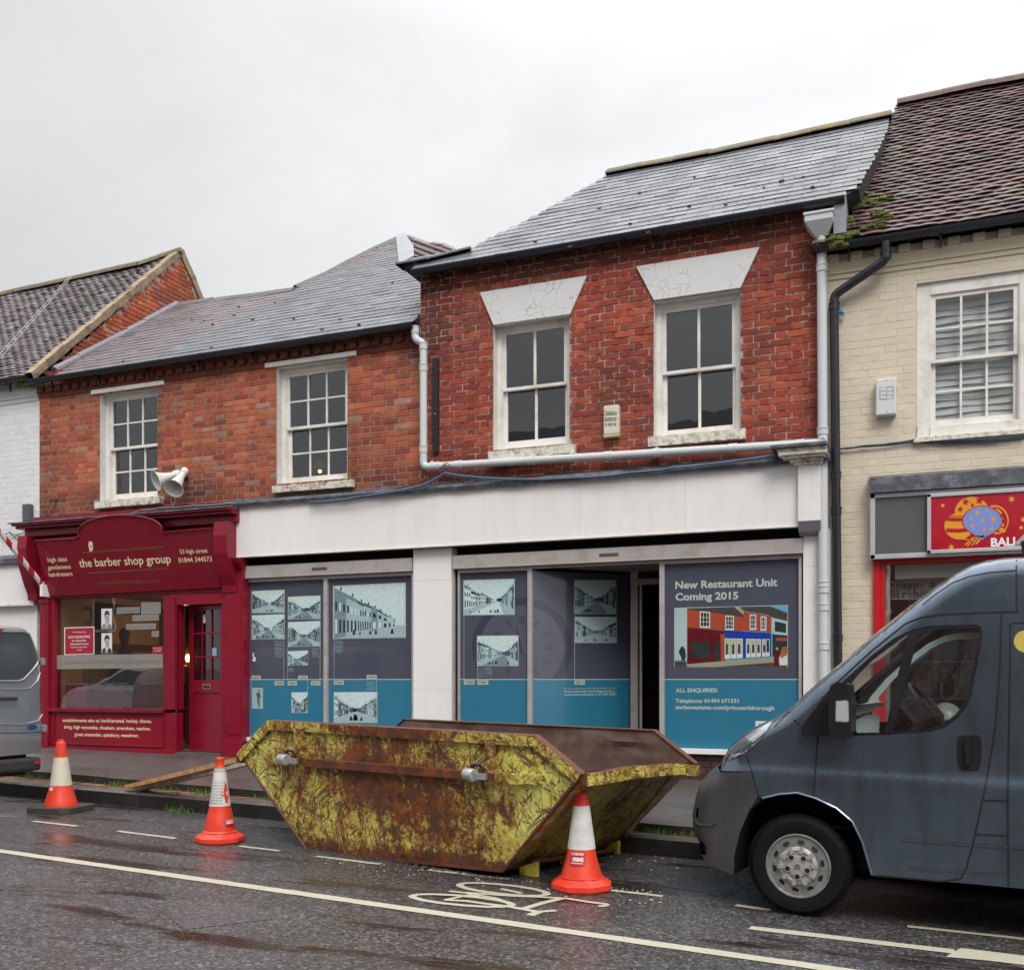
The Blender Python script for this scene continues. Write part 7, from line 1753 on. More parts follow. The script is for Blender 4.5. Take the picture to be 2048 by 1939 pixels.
for nm, pts in (('quarter_window', inner1), ('door_window', inner2)):
    mb = MB(); mb.flat(wl(pts, .006), 'van_glass'); part(mb, nm, VN)
mb = MB(); mb.prism(wl([(1036, 380), (1094, 360), (1112, 372), (1045, 600), (994, 812), (955, 818), (1005, 600), (1066, 372)], -.006), vw * .03, 'black_plastic'); part(mb, 'window_pillar', VN)
# far side panes
mb = MB(); h3 = [Vector((p[0], p[1], 0)) for p in win_h]; mb.mesh([VW(p.x, p.y, width - woff(p.x, p.y) - .005) for p in h3], tessellate_polygon([h3]), 'van_glass'); part(mb, 'door_window', VN)
# headlight
hl = [(226, 944), (228, 925), (252, 888), (285, 858), (320, 832), (358, 808), (405, 785), (452, 762), (446, 790), (430, 820), (402, 852), (360, 888), (320, 915), (270, 938)]
def Wh(p): return Wf(p) - .006
mb = MB(); H = V12(hl, .10); C0 = (sum(p[0] for p in H) / len(H), sum(p[1] for p in H) / len(H)); n = len(H); k = 5
rings = []
for j in range(k + 1):
    t = j / k; rings.append([(C0[0] + (p[0] - C0[0]) * (1 - t * .98), C0[1] + (p[1] - C0[1]) * (1 - t * .98)) for p in H])
for j in range(k):
    for i in range(n): a = [rings[j][i], rings[j][(i + 1) % n], rings[j + 1][(i + 1) % n], rings[j + 1][i]]; mb.face([VW(*p, Wh(p) - .02 * sin(pi / 2 * min(1, (j + (0 if x < 2 else 1)) / 2))) for x, p in enumerate(a)], 'lamp_glass')
hl_o = part(mb, 'headlight', VN, smooth=60)
mb = MB(); mb.flat([VW(*p, Wh(p) + .001) for p in rings[0]], 'chrome')
part(mb, 'reflector', hl_o)
mb = MB()
for sub, m in (([(232, 935), (262, 895), (300, 862), (345, 835), (350, 850), (310, 890), (280, 925)], 'cabin_dark'), ([(352, 842), (400, 812), (438, 790), (420, 822), (380, 855)], 'lens_clear'), ([(345, 862), (372, 866), (345, 892), (332, 890)], 'bumper_plastic'), ([(280, 908), (330, 900), (300, 922), (262, 930)], 'lens_clear')):
    mb.flat([VW(*p, Wh(p) - .003) for p in V12(sub, .10)], m)
part(mb, 'lamp_inner', hl_o)
# wheels
def wheel(du, front=True):
    c = VW(uw + du, zw_, .02); ax = -vw; s = rt
    mb = MB(); mb.lathe(c, ax, [(s * .62, -.02), (s * .66, .004), (s * .74, .012), (s * .90, .010), (s * .975, -.012), (s, -.045), (s, -.19), (s * .95, -.215), (s * .62, -.2)], 'tyre', 72)
    for k in range(96):
        a = 2 * pi * k / 96; d = vu * cos(a) + vz * sin(a); t_ = vu * -sin(a) + vz * cos(a); b = c + d * s * .985
        mb.mesh([b + t_ * x + d * y + vw * w_ for x in (-.007, .007) for y in (-.02, .012) for w_ in (.02, .06)], [(0, 1, 3, 2), (4, 6, 7, 5), (0, 4, 5, 1), (2, 3, 7, 6), (0, 2, 6, 4), (1, 5, 7, 3)], 'tyre')
    tt = s * .80; t = part(mb, 'wheel', VN, smooth=35)
    mb = MB(); mb.lathe(c, ax, [(s * .645, -.004), (s * .645, .008), (s * .62, .010), (s * .595, -.004), (s * .57, -.03), (s * .545, -.05), (s * .50, -.034), (s * .44, -.012), (s * .38, -.008), (s * .30, -.03), (.0, -.03)], 'steel_wheel', 72); r = part(mb, 'rim', t, smooth=35)
    mb = MB()
    for k in range(10):
        a = 2 * pi * k / 10 + .2; d = vu * cos(a) + vz * sin(a); tn = vu * -sin(a) + vz * cos(a); o = c + d * s * .475 + ax * (-.012)
        nn = (ax + d * .35).normalized(); d2 = (d - nn * d.dot(nn)).normalized()
        mb.flat([o + (tn * cos(x) * .021 + d2 * sin(x) * .015) + nn * .012 for x in [2 * pi * i / 14 for i in range(14)]], 'seam')
    part(mb, 'vent_holes', t)
    mb = MB(); mb.lathe(c, ax, [(s * .385, -.012), (s * .385, .004), (s * .34, .012), (s * .31, .014), (s * .29, .004), (s * .22, .006), (s * .20, .016), (s * .08, .02), (.0, .021)], 'hub_cap', 60)
    for k in range(10):
        a = 2 * pi * k / 10 + .1; d = vu * cos(a) + vz * sin(a); tn = vu * -sin(a) + vz * cos(a); o = c + d * s * .335; mb.mesh([o + tn * x + d * y + ax * z_ for x in (-.012, .012) for y in (-.022, .018) for z_ in (.0, .019)], [(0, 1, 3, 2), (4, 6, 7, 5), (0, 4, 5, 1), (2, 3, 7, 6), (0, 2, 6, 4), (1, 5, 7, 3)], 'hub_cap')
    h = part(mb, 'hub_cap', t, smooth=35)
    mb = MB()
    for k in range(5):
        a = 2 * pi * k / 5 - pi / 2; d = vu * cos(a) + vz * sin(a); o = c + d * s * .205 + ax * .016; mb.lathe(o, ax, [(.021, 0), (.021, .0075), (.016, .0075), (.0155, .006), (.0, .006)], 'seam', 16, mats=['hub_cap', 'hub_cap', 'seam', 'seam'])
    for k in range(2):
        y = -.008 + .016 * k; mb.mesh([c + vu * x + vz * (z_ + y) + ax * .0225 for x, z_ in ((-.018, -.006), (0, .006), (.018, -.006), (.018, -.013), (0, -.001), (-.018, -.013))], [(0, 1, 4, 5), (1, 2, 3, 4)], 'seam')
    part(mb, 'wheel_nuts', t)
wheel(0.)
mb = liner(3.1)
wheel(3.05)
# mirror
def vm(pts, w): return [VW(u, z, w) for u, z in V12(pts, w)]
mb = MB(); mb.prism(vm([(583, 826), (581, 802), (596, 768), (640, 715), (655, 700), (690, 665), (712, 640), (722, 655), (712, 750), (708, 826), (690, 832)], -.02), vw * .05, 'black_plastic'); mr = part(mb, 'mirror_arm', VN, bevel=.012)
mb = MB(); hs = [(716, 604), (735, 592), (786, 590), (797, 604), (799, 640), (806, 665), (804, 812), (792, 840), (768, 849), (735, 846), (712, 828), (705, 800), (706, 640)]
mb.prism(vm(hs, -.20), vw * .17, 'black_plastic'); ms = part(mb, 'mirror_housing', VN, bevel=.018)
mb = MB(); seam(mb, [(706, 655), (800, 640)], .006, 'seam', off=0., wfn=lambda p: -.2015); part(mb, 'mirror_joint', ms)
mb = MB(); mb.prism(vm([(741, 676), (786, 672), (794, 680), (795, 760), (788, 766), (738, 762)], -.203), vw * .004, 'lens_clear'); part(mb, 'indicator', ms, bevel=.002)
mb = MB(); mb.prism(vm([(737, 672), (789, 667), (799, 678), (799, 764), (790, 771), (734, 767)], -.2015), vw * .003, 'chrome'); part(mb, 'indicator_frame', ms)
# door handle
mb = MB(); hd_ = [(1290, 828), (1376, 828), (1386, 840), (1389, 880), (1383, 960), (1372, 984), (1300, 986), (1284, 970), (1277, 930), (1280, 840)]
P = V12(hd_, .01); mb.prism([VW(u, z, woff(u, z) - .004) for u, z in P], vw * .012, 'black_plastic'); dh = part(mb, 'door_handle', VN, bevel=.003)
mb = MB(); P = V12([(1318, 838), (1338, 836), (1342, 880), (1340, 955), (1318, 958), (1314, 880)], .0); mb.prism([VW(u, z, woff(u, z) - .035) for u, z in P], vw * .03, 'black_plastic'); part(mb, 'grip', dh, bevel=.006)
mb = MB(); P = V12([(1280, 905), (1310, 900), (1314, 950), (1290, 960)], 0); mb.flat([VW(u, z, woff(u, z) - .0045) for u, z in P], 'seam'); P = V12([(1346, 905), (1380, 900), (1376, 950), (1350, 955)], 0); mb.flat([VW(u, z, woff(u, z) - .0045) for u, z in P], 'seam'); part(mb, 'handle_recess', dh)
# yellow badge at the frame edge, roof blade
M('badge_yellow', (.62, .47, .10), .4, bump=0)
cu_, cz_ = vuz(1597, 405); mb = MB(); mb.flat([VW(cu_ + .062 * cos(a), cz_ + .062 * sin(a), woff(cu_, cz_) - .004) for a in [2 * pi * i / 40 for i in range(40)]], 'badge_yellow'); part(mb, 'badge', VN)
mb = MB(); P = [onplane(q(8, x, y), -vw, VO + vw * .5) for x, y in ((1500, 742), (1512, 745), (1575, 742), (1600, 700), (1590, 655), (1572, 672))]; mb.prism(P, vw * .05, 'metal_frame')
mb.tube([P[2] + vz * .02, VW((P[2] - VO).dot(vu) + .05, ztop, .5)], .03, 'black_plastic', 8); part(mb, 'roof_marker', VN, bevel=.004)
# cabin
mb = MB(); zd = vuz(900, 700, .5)[1]; u0 = vuz(560, 760, .3)[0]
mb.mesh([VW(u, z, w) for u, z in ((u0, zd - .2), (u0 + .1, zd - .02), (u0 + .62, zd + .05), (u0 + .72, zd - .08), (u0 + .70, .5), (u0, .5)) for w in (.12, 1.84)], [(0, 2, 3, 1), (2, 4, 5, 3), (4, 6, 7, 5), (6, 8, 9, 7), (8, 10, 11, 9), (0, 1, 11, 10)], 'cabin_dark'); part(mb, 'dashboard', VN)
mb = MB(); far_ = [Vector((p[0], p[1], 0)) for p in V12(win, .02)]; cf = sum(far_, Vector()) / len(far_); big_ = [cf + (p - cf) * 1.10 for p in far_]; sm_ = [cf + (p - cf) * .95 for p in far_]
mb.mesh([VW(p.x, p.y, width - .13) for p in big_ + sm_], tessellate_polygon([big_, sm_]), 'cabin_grey'); part(mb, 'cabin_trim', VN)
mb = MB(); sc_ = VW(vuz(1150, 680, 1.3)[0], vuz(1150, 690, 1.3)[1] - .03, 1.35); axs = (vu * .8 + vz * .6).normalized(); a1_ = vw; a2_ = axs.cross(vw)
mb.tube([sc_ + (a1_ * cos(t) + a2_ * sin(t)) * .21 for t in [2 * pi * i / 32 for i in range(33)]], .016, 'cabin_dark', 8, caps=False); mb.tube([sc_ - a1_ * .2, sc_ + a1_ * .2], .018, 'cabin_dark', 6); mb.tube([sc_, sc_ - axs * .3], .035, 'cabin_dark', 8); part(mb, 'steering_wheel', VN, smooth=50)
us = vuz(1330, 700, .5)[0] + .18
for w0, w1 in ((.14, .60), (.66, 1.12), (1.30, 1.80)):
    mb = MB(); mb.mesh([VW(u, z, w) for w in (w0, w1) for u, z in ((us, .75), (us + .12, .78), (us + .24, zd + .62), (us + .14, zd + .64))], [(0, 1, 2, 3), (4, 7, 6, 5), (0, 4, 5, 1), (1, 5, 6, 2), (2, 6, 7, 3), (3, 7, 4, 0)], 'seat_fabric'); part(mb, 'seat', VN, bevel=.03)
mb = MB(); mb.mesh([VW(us + .42, z, w) for z in (.4, ztop - .06) for w in (.06, 1.9)], [(0, 1, 3, 2)], 'cabin_grey'); mb.mesh([VW(u, .55, w) for u in (u0, us + .42) for w in (.05, 1.9)], [(0, 1, 3, 2)], 'cabin_dark'); part(mb, 'bulkhead', VN)
mb = MB(); mb.mesh([VW(u, z, .16 + .02) for u, z in V12([(805, 700), (850, 690), (900, 672), (930, 668), (960, 690), (900, 720), (820, 740)], .18)], [tuple(range(7))], 'paper'); mb.mesh([VW(u, z, .20) for u, z in V12([(820, 760), (880, 730), (935, 735), (930, 815), (830, 815)], .2)], [tuple(range(5))], 'cabin_grey'); part(mb, 'paperwork', VN)
# ================================================================== SILVER VAN (left)
M('van_silver', (.34, .345, .36), .35, .55, var=.05, vs=1.2, bump=.06, bs=110, coat=.7, crough=.08, dirt=(.22, .22, .22), dscale=1, damt=.3, streak=True); M('van_black', (.03, .03, .032), .5, var=.2, bump=.15); M('lamp_red', (.45, .01, .01), .2, bump=0, coat=.6); M('dark_glass', (.055, .06, .065), .06, bump=0, coat=1.); M('badge_blue', (.01, .03, .12), .2, bump=0, coat=.8)
r_ = ray(q(2, 268, 1400)); Yk = 7.74; Xr = (EYE + r_ * (Yk / r_.y)).x; ycen = Yk - .96
def g2(x, y, e=0.):
    P = onplane(q(2, x, y), (1, 0, 0), (Xr, 0, 0)); P.x += e; return P
SV = thing('van', (Xr - 2.2, ycen, 0), 'silver panel van seen from behind at the left edge, parked by the kerb', 'van')
half = [(0, 843), (60, 845), (140, 853), (175, 868), (198, 900), (215, 955), (232, 1010), (246, 1060), (258, 1160), (264, 1300), (269, 1400), (271, 1480), (272, 1560), (268, 1640)]
H = [g2(*p) for p in half]; zr = H[0].z + .01
full = [Vector((Xr, 2 * ycen - p.y, p.z)) for p in H[::-1]] + [Vector((Xr, ycen, zr + .01))] + H
Lv = 4.35
mb = MB(); rr0 = .06; inn = [Vector((Xr, ycen + (p.y - ycen) * .965, p.z - (.03 if p.z > 1.2 else -.0))) for p in full]; mid = [Vector((Xr - .018, ycen + (p.y - ycen) * .99, p.z - .008)) for p in full]; out_ = [Vector((Xr - rr0, p.y, p.z)) for p in full]; far_ = [Vector((Xr - Lv, ycen + (p.y - ycen) * .93, p.z if p.z < 1.0 else 1.0 + (p.z - 1.0) * .55)) for p in full]; pre = [Vector((Xr - Lv + 1.1, p.y, p.z)) for p in full]
mb.flat(inn, 'van_silver')
for A_, B_ in ((inn, mid), (mid, out_), (out_, pre), (pre, far_)):
    for i in range(len(full) - 1): mb.face([A_[i], A_[i + 1], B_[i + 1], B_[i]], 'van_silver')
mb.flat(far_[::-1], 'van_silver'); part(mb, 'body', SV, smooth=45)
mb = MB(); wn = [(-220, 880), (150, 884), (180, 897), (198, 935), (222, 1000), (236, 1035), (240, 1055), (232, 1085), (200, 1125), (150, 1178), (120, 1192), (-220, 1193)]
mb.flat([g2(x, y, .004) for x, y in wn], 'dark_glass'); w = part(mb, 'rear_window', SV); mb = MB(); mb.tube([g2(x, y, .004) for x, y in wn], .009, 'van_silver', 6); part(mb, 'window_rim', w, smooth=40)
mb = MB()
for pts in ([(-200, 1245), (150, 1243), (190, 1235), (235, 1190), (252, 1140)], [(-200, 1460), (150, 1462), (240, 1440), (266, 1400)]): mb.tube([g2(x, y, .0) for x, y in pts], .007, 'van_silver', 6)
part(mb, 'door_crease', SV, smooth=50)
mb = MB(); mb.tube([g2(x, y, .0015) for x, y in ((-200, 1517), (150, 1515), (268, 1508))], .003, 'seam', 4); part(mb, 'panel_seam', SV)
mb = MB(); c = g2(45, 1302, .02); mb.box((c.x, g2(-60, 1302).y, c.z - .02), (c.x + .03, g2(90, 1302).y, c.z + .018), 'van_black'); part(mb, 'door_handle', SV, bevel=.008)
mb = MB(); c = g2(203, 1482, .004); ry, rz = .072, .038; mb.flat([c + Vector((0, ry * cos(a), rz * sin(a))) for a in [2 * pi * i / 30 for i in range(30)]], 'chrome'); mb.flat([c + Vector((.002, ry * .88 * cos(a), rz * .82 * sin(a))) for a in [2 * pi * i / 30 for i in range(30)]], 'badge_blue'); part(mb, 'badge', SV)
for (y0, y1) in ((1048, 1092), (1466, 1510)):
    mb = MB(); a = g2(252, y0, .0); b = g2(270, y1, .0); yk_ = Yk - .03 if y0 < 1200 else Yk - .01; mb.box((Xr - .05, yk_, b.z), (Xr + .02, yk_ + .05, a.z), 'van_silver'); part(mb, 'hinge', SV, bevel=.006)
mb = MB(); zb1 = g2(200, 1668).z; zb0 = g2(200, 1752).z
mb.box((Xr - .35, 2 * ycen - Yk - .0, zb0), (Xr + .05, Yk - .06, zb1), 'van_black'); bm_ = part(mb, 'bumper', SV, bevel=.03)
mb = MB(); a = g2(190, 1692, .052); b = g2(226, 1708, .052); mb.box((a.x, a.y, b.z), (a.x + .006, b.y, a.z), 'lamp_red'); part(mb, 'reflector', bm_, bevel=.002)
mb = MB(); a = g2(-40, 862, .002); b = g2(14, 876, .002); mb.box((a.x, a.y, b.z), (a.x + .02, b.y, a.z), 'lamp_red'); part(mb, 'brake_light', SV, bevel=.004)
for xx in (Xr - .95, Xr - 3.6):
    for yy in (Yk - .28, 2 * ycen - Yk + .02):
        mb = MB(); zc = road(xx, 0) if False else HC - 1.45 - .0147 * xx; mb.lathe((xx, yy, zc + .32), (0, 1, 0), [(.19, 0), (.30, .0), (.32, .03), (.32, .2), (.30, .23), (.19, .23)], 'tyre', 40); wv = part(mb, 'wheel', SV, smooth=40); mb = MB(); mb.lathe((xx, yy - .005, zc + .32), (0, 1, 0), [(.0, .02), (.19, .0), (.19, .24), (0, .24)], 'steel_wheel', 30); part(mb, 'rim', wv, smooth=40)
mb = MB(); mb.box((Xr - Lv, 2 * ycen - Yk + .1, zb0 - .04), (Xr - .1, Yk - .12, zb0 + .2), 'seam'); part(mb, 'underbody', SV)
# ================================================================== GROUND
GB = -.0147
RA = HC - 1.45
road = lambda x, y: RA + GB * x
pav = lambda x, y: HC - .942 + GB * (x + 11.54) - .055 * (D - y)
pa_ = HC - .942 + GB * 11.54 - .055 * D
gp_ = lambda p: onground(p, pa_, GB, .055)
gr_ = lambda p, e=0.: onground(p, RA + e, GB, 0.)
def line2(a, b): m = (b.y - a.y) / (b.x - a.x); return lambda x: a.y + m * (x - a.x)
ye = line2(gp_((52, 1541)), gp_((1373, 1653))); yk = line2(gr_((501, 1635)), gr_((1385, 1717)))
print('edge/kerb at -9,-6,-2:', [(round(ye(x), 2), round(yk(x), 2)) for x in (-9, -6, -2)])
# wet asphalt
def asphalt(name, base, speck, rmin, rmax, bstr=.9, spk=.30, pk=1.):
    m, nt, ns, ln = newmat(name); P = geo_pos(nt)
    vo = N(nt, 'ShaderNodeTexVoronoi'); vo.inputs['Scale'].default_value = 62; ln.new(P, vo.inputs['Vector'])
    vo2 = N(nt, 'ShaderNodeTexVoronoi'); vo2.inputs['Scale'].default_value = 130; ln.new(P, vo2.inputs['Vector'])
    big = noisen(nt, P, .55, 4, .6); med = noisen(nt, P, 3.2, 6, .7)
    stones = ramp(nt, vo.outputs['Color'], [(.35, 0.), (.95, 1.)])
    c = mix(nt, med, [x * .65 for x in base], [x * 1.35 for x in base])
    c = mix(nt, ramp(nt, vo.outputs['Color'], [(.15, 0.), (.55, 1.)]), [x * spk for x in base], c); c = mix(nt, ramp(nt, vo.outputs['Color'], [(.62, 0.), (.9, .75)]), c, speck); c = mix(nt, ramp(nt, vo2.outputs['Color'], [(.5, 0.), (.95, .35)]), c, [x * .25 for x in base])
    # broad darker wet patches with a rusty tint
    pm = ramp(nt, big, [(.42, 0.), (.60, 1.)])
    st = mapping(nt, P, (.35, 1.6, 1), (0, 0, radians(-6)))
    pud = ramp(nt, noisen(nt, st, 1.3, 9, .66), [(.55, 0.), (.61, .9 * pk)])
    c = mix(nt, ramp(nt, noisen(nt, st, 2.2, 6, .6), [(.52, 0.), (.66, .25 * pk)]), c, (.050, .026, .020)); c = mix(nt, pud, c, (.022, .014, .012))
    r1 = ramp(nt, pm, [(0, rmax), (1, rmin)])
    r2 = mix(nt, pud, r1, (.09,) * 3)
    hgt_ = mix(nt, .5, vo.outputs['Distance'], vo2.outputs['Distance'])
    b = N(nt, 'ShaderNodeBsdfPrincipled'); ln.new(c, b.inputs['Base Color']); ln.new(r2, b.inputs['Roughness']); b.inputs['Specular IOR Level'].default_value = .55
    bn = N(nt, 'ShaderNodeBump', invert=True); bn.inputs['Distance'].default_value = .006
    sm = N(nt, 'ShaderNodeMath', operation='MULTIPLY_ADD'); ln.new(pud, sm.inputs[0]); sm.inputs[1].default_value = -.93 * bstr; sm.inputs[2].default_value = bstr; ln.new(sm.outputs[0], bn.inputs['Strength'])
    ln.new(hgt_, bn.inputs['Height']); ln.new(bn.outputs[0], b.inputs['Normal'])
    o = N(nt, 'ShaderNodeOutputMaterial'); ln.new(b.outputs[0], o.inputs[0]); return name
asphalt('asphalt', (.063, .058, .058), (.20, .19, .185), .18, .44, spk=.42)
asphalt('pavement_tar', (.085, .072, .07), (.14, .13, .125), .28, .5, bstr=.35, spk=.8, pk=.25)
def kerbmat(name, base, mossy):
    m, nt, ns, ln = newmat(name); P = geo_pos(nt); c = mix(nt, noisen(nt, P, 9, 6), [x * .6 for x in base], [x * 1.5 for x in base])
    c = mix(nt, ramp(nt, noisen(nt, P, 2.5, 6, .7), [(.45, 0.), (.62, 1.)]), c, mossy); finish(nt, c, ramp(nt, noisen(nt, P, 4, 4), [(.3, .2), (.7, .6)]), 0, noisen(nt, P, 60, 5), .5, .01); return name
kerbmat('kerb_stone', (.11, .095, .082), (.06, .058, .035)); kerbmat('kerb_face', (.022, .02, .019), (.014, .015, .010)); kerbmat('strip_brick', (.24, .13, .085), (.12, .09, .05))
def linemat():
    m, nt, ns, ln = newmat('road_paint'); P = geo_pos(nt)
    wear = ramp(nt, noisen(nt, P, 38, 6, .75), [(.28, 1.), (.42, 0.)]); c = mix(nt, noisen(nt, P, 6, 5), (.40, .375, .29), (.50, .47, .37)); c = mix(nt, wear, c, (.10, .09, .08))
    vo = N(nt, 'ShaderNodeTexVoronoi'); vo.inputs['Scale'].default_value = 90; ln.new(P, vo.inputs['Vector'])
    finish(nt, c, .42, 0, vo.outputs['Distance'], .4, .004)
linemat()
X0g, X1g = -70, 45
mb = MB()
def strip(mb, f0, f1, z0, z1, mat, xs):
    for a, b in zip(xs, xs[1:]): mb.face([(a, f0(a), z0(a, f0(a))), (b, f0(b), z0(b, f0(b))), (b, f1(b), z1(b, f1(b))), (a, f1(a), z1(a, f1(a)))], mat)
xs_ = [X0g + (X1g - X0g) * i / 60 for i in range(61)]
mb = MB(); mb.face([(-300, -300, RA - .06 + GB * -300), (300, -300, RA - .06 + GB * 300), (300, 300, RA - .06 + GB * 300), (-300, 300, RA - .06 + GB * -300)], 'asphalt'); struct(mb, 'ground')
mb = MB(); mb.face([(X0g, -3.2, road(X0g, 0)), (X1g, -3.2, road(X1g, 0)), (X1g, yk(X1g) + .02, road(X1g, 0)), (X0g, yk(X0g) + .02, road(X0g, 0))], 'asphalt'); struct(mb, 'road')
KH = .155
ktop = lambda x, y: road(x, y) + KH
mb = MB(); strip(mb, lambda x: ye(x), lambda x: D + .2, pav, pav, 'pavement_tar', xs_); struct(mb, 'pavement')
mb = MB(); yo = lambda x: -3.2; strip(mb, lambda x: -3.2, lambda x: -6.5, lambda x, y: road(x, y) + .12, lambda x, y: road(x, y) + .16, 'pavement_tar', xs_); mb.mesh([(X0g, -3.2, road(X0g, 0) - .05), (X1g, -3.2, road(X1g, 0) - .05), (X1g, -3.2, road(X1g, 0) + .12), (X0g, -3.2, road(X0g, 0) + .12)], [(0, 1, 2, 3)], 'kerb_stone'); struct(mb, 'pavement')
# kerb stones, brick strip and raised edging, each stone separate
kd = Vector((1, yk(1) - yk(0), GB)).normalized(); kn = Vector((-kd.y, kd.x, 0)).normalized()
mb = MB(); x = -30.
while x < 10:
    L_ = .9; a = Vector((x, yk(x), road(x, 0))); b = a + kd * (L_ - .008); w_ = .135; up = Vector((0, 0, KH + jit(.005))); sh = kn * jit(.006)
    mb.mesh([a + sh - Vector((0, 0, .05)), b + sh - Vector((0, 0, .05)), b + sh + up * .86, b + sh + up + kn * .02, b + sh + up + kn * w_, a + sh + up + kn * w_, a + sh + up + kn * .02, a + sh + up * .86],
            [(0, 1, 2, 7)], 'kerb_face'); mb.mesh(mb.v[-8:], [(7, 2, 3, 6), (6, 3, 4, 5)], 'kerb_stone'); mb.flat([b + sh - Vector((0, 0, .05)), b + sh + up * .86, b + sh + up + kn * .02, b + sh + up + kn * w_, b + kn * w_ - Vector((0, 0, .05))], 'kerb_stone'); x += L_ * kd.x
    
struct(mb, 'kerb')
mb = MB(); x = -30.
while x < 10:                                                  # strip of paviors between kerb and edging
    y0 = yk(x) + .14; y1 = ye(x) + .01; nrow = max(1, round((y1 - y0) / .105)); 
    for k in range(nrow):
        for h in range(1):
            ya_, yb2 = y0 + (y1 - y0) * k / nrow, y0 + (y1 - y0) * (k + 1) / nrow - .006; off_ = (.1 if k % 2 else 0); z = lambda yy: ktop(x, 0) - .004 + jit(.002) + (pav(x, ye(x)) - .075 - ktop(x, 0)) * (yy - y0) / max(.05, (y1 - y0))
            g = random.uniform(.7, 1.3); za_, zb_ = z(ya_), z(yb2)
            mb.face([(x + off_, ya_, za_), (x + off_ + .20, ya_, za_), (x + off_ + .20, yb2, zb_), (x + off_, yb2, zb_)], 'strip_brick')
    x += .206
struct(mb, 'brick_strip')
mb = MB(); x = -30.
while x < 10:
    a = Vector((x, ye(x) - .0, pav(x, ye(x)) - .11)); dl = Vector((.9, ye(x + .9) - ye(x), GB * .9)); b = a + dl * .99; up = Vector((0, 0, .113 + jit(.004))); back = Vector((0, .07, 0))
    mb.mesh([a, b, b + up, a + up], [(0, 1, 2, 3)], 'kerb_face'); mb.mesh([a + up, b + up, b + up + back, a + up + back], [(0, 1, 2, 3)], 'kerb_stone'); x += .9
struct(mb, 'pavement_edging')
mb = MB(); strip(mb, lambda x: yk(x) + .05, lambda x: ye(x) + .02, lambda x, y: ktop(x, 0) - .03, lambda x, y: pav(x, ye(x)) - .1, 'kerb_stone', xs_); struct(mb, 'verge')
# markings
gm = lambda p, e=.004: gr_(p, e)
def stripe(p0, p1, w, name_mb, n=40, e=.004, ext0=0., ext1=0.):
    a, b = gm(p0, e), gm(p1, e); d = (b - a); L_ = d.length; d.normalize(); a = a - d * ext0; b = b + d * ext1; nn = Vector((-d.y, d.x, 0)).normalized(); L_ = (b - a).length; n = max(2, int(L_ / .12)); pr = None
    for i in range(n + 1):
        p = a + d * (L_ * i / n); c = (p + nn * (w / 2 + jit(.004)), p - nn * (w / 2 + jit(.004)))
        if pr: name_mb.face([pr[0], c[0], c[1], pr[1]], 'road_paint')
        pr = c
mb = MB(); stripe((0, 1700.5), (1560, 1921.5), .10, mb, ext0=25, ext1=12); o = struct(mb, 'road_marking')
mb = MB()
dash = [((66, 1641), (154, 1651)), ((236, 1661), (352, 1675.5)), ((478, 1690.5), (560, 1700.5)), ((632, 1711), (762, 1727)), ((858, 1738), (1017, 1757)), ((1222, 1779), (1327, 1791)), ((1471, 1809), (1543, 1818)), ((1815, 1851), (2048, 1876))]
for a, b in dash: stripe(a, b, .055, mb)
struct(mb, 'road_marking')
mb = MB(); stripe(q(12, 340, 1685), q(12, 1255, 1792), .09, mb); mb.flat([gm(q(12, *p), .0045) for p in ((1215, 1816), (1282, 1776), (1400, 1790), (1700, 1828), (1700, 1868), (1400, 1832))], 'road_paint'); struct(mb, 'road_marking')
# cycle symbol
mb = MB()
def ring(n, cx, cy, rx, ry, w, tilt=0., a0=0., a1=2 * pi, k=40):
    pts = []
    for i in range(k + 1):
        a = a0 + (a1 - a0) * i / k; x, y = rx * cos(a), ry * sin(a); pts.append((cx + x * cos(tilt) - y * sin(tilt), cy + x * sin(tilt) + y * cos(tilt)))
    poly(n, pts, w)
def poly(n, pts, w):
    P = [gm(q(n, *p), .0045) for p in pts]
    for i in range(len(P) - 1):
        d = (P[i + 1] - P[i]); 
        if d.length < 1e-5: continue
        d.normalize(); nn = Vector((-d.y, d.x, 0)); a = P[i] - d * .004; b = P[i + 1] + d * .004
        e = Vector((0, 0, .0003 * (i % 3)))
        mb.face([a + nn * w / 2 + e, b + nn * w / 2 + e, b - nn * w / 2 + e, a - nn * w / 2 + e], 'road_paint')
ring(16, 324, 224, 224, 21, .052, .085); ring(16, 509, 174, 197, 21, .052, .10)
poly(16, [(346, 188), (440, 196), (560, 204), (690, 209), (790, 214), (905, 232), (975, 241), (965, 248), (938, 250)], .042)
poly(16, [(250, 221), (345, 226), (440, 240), (545, 253), (600, 263), (665, 275), (745, 269)], .045); poly(16, [(668, 275), (628, 290)], .06)
poly(16, [(596, 262), (690, 234), (775, 214)], .055); poly(16, [(250, 221), (330, 204), (425, 192)], .035); poly(16, [(270, 182), (345, 190), (392, 206)], .04); poly(16, [(500, 172), (560, 184), (590, 192)], .04); poly(16, [(400, 200), (470, 212), (548, 238)], .03)
struct(mb, 'road_marking')
# asphalt repair patch and rusty wet stain
asphalt('patch', (.075, .066, .072), (.16, .15, .15), .28, .45, bstr=.5, spk=.6)
mb = MB(); mb.flat([gm(q(9, *p), .003) for p in ((1010, 1330), (1600, 1290), (1740, 1395), (1180, 1462))], 'patch'); struct(mb, 'road_patch')
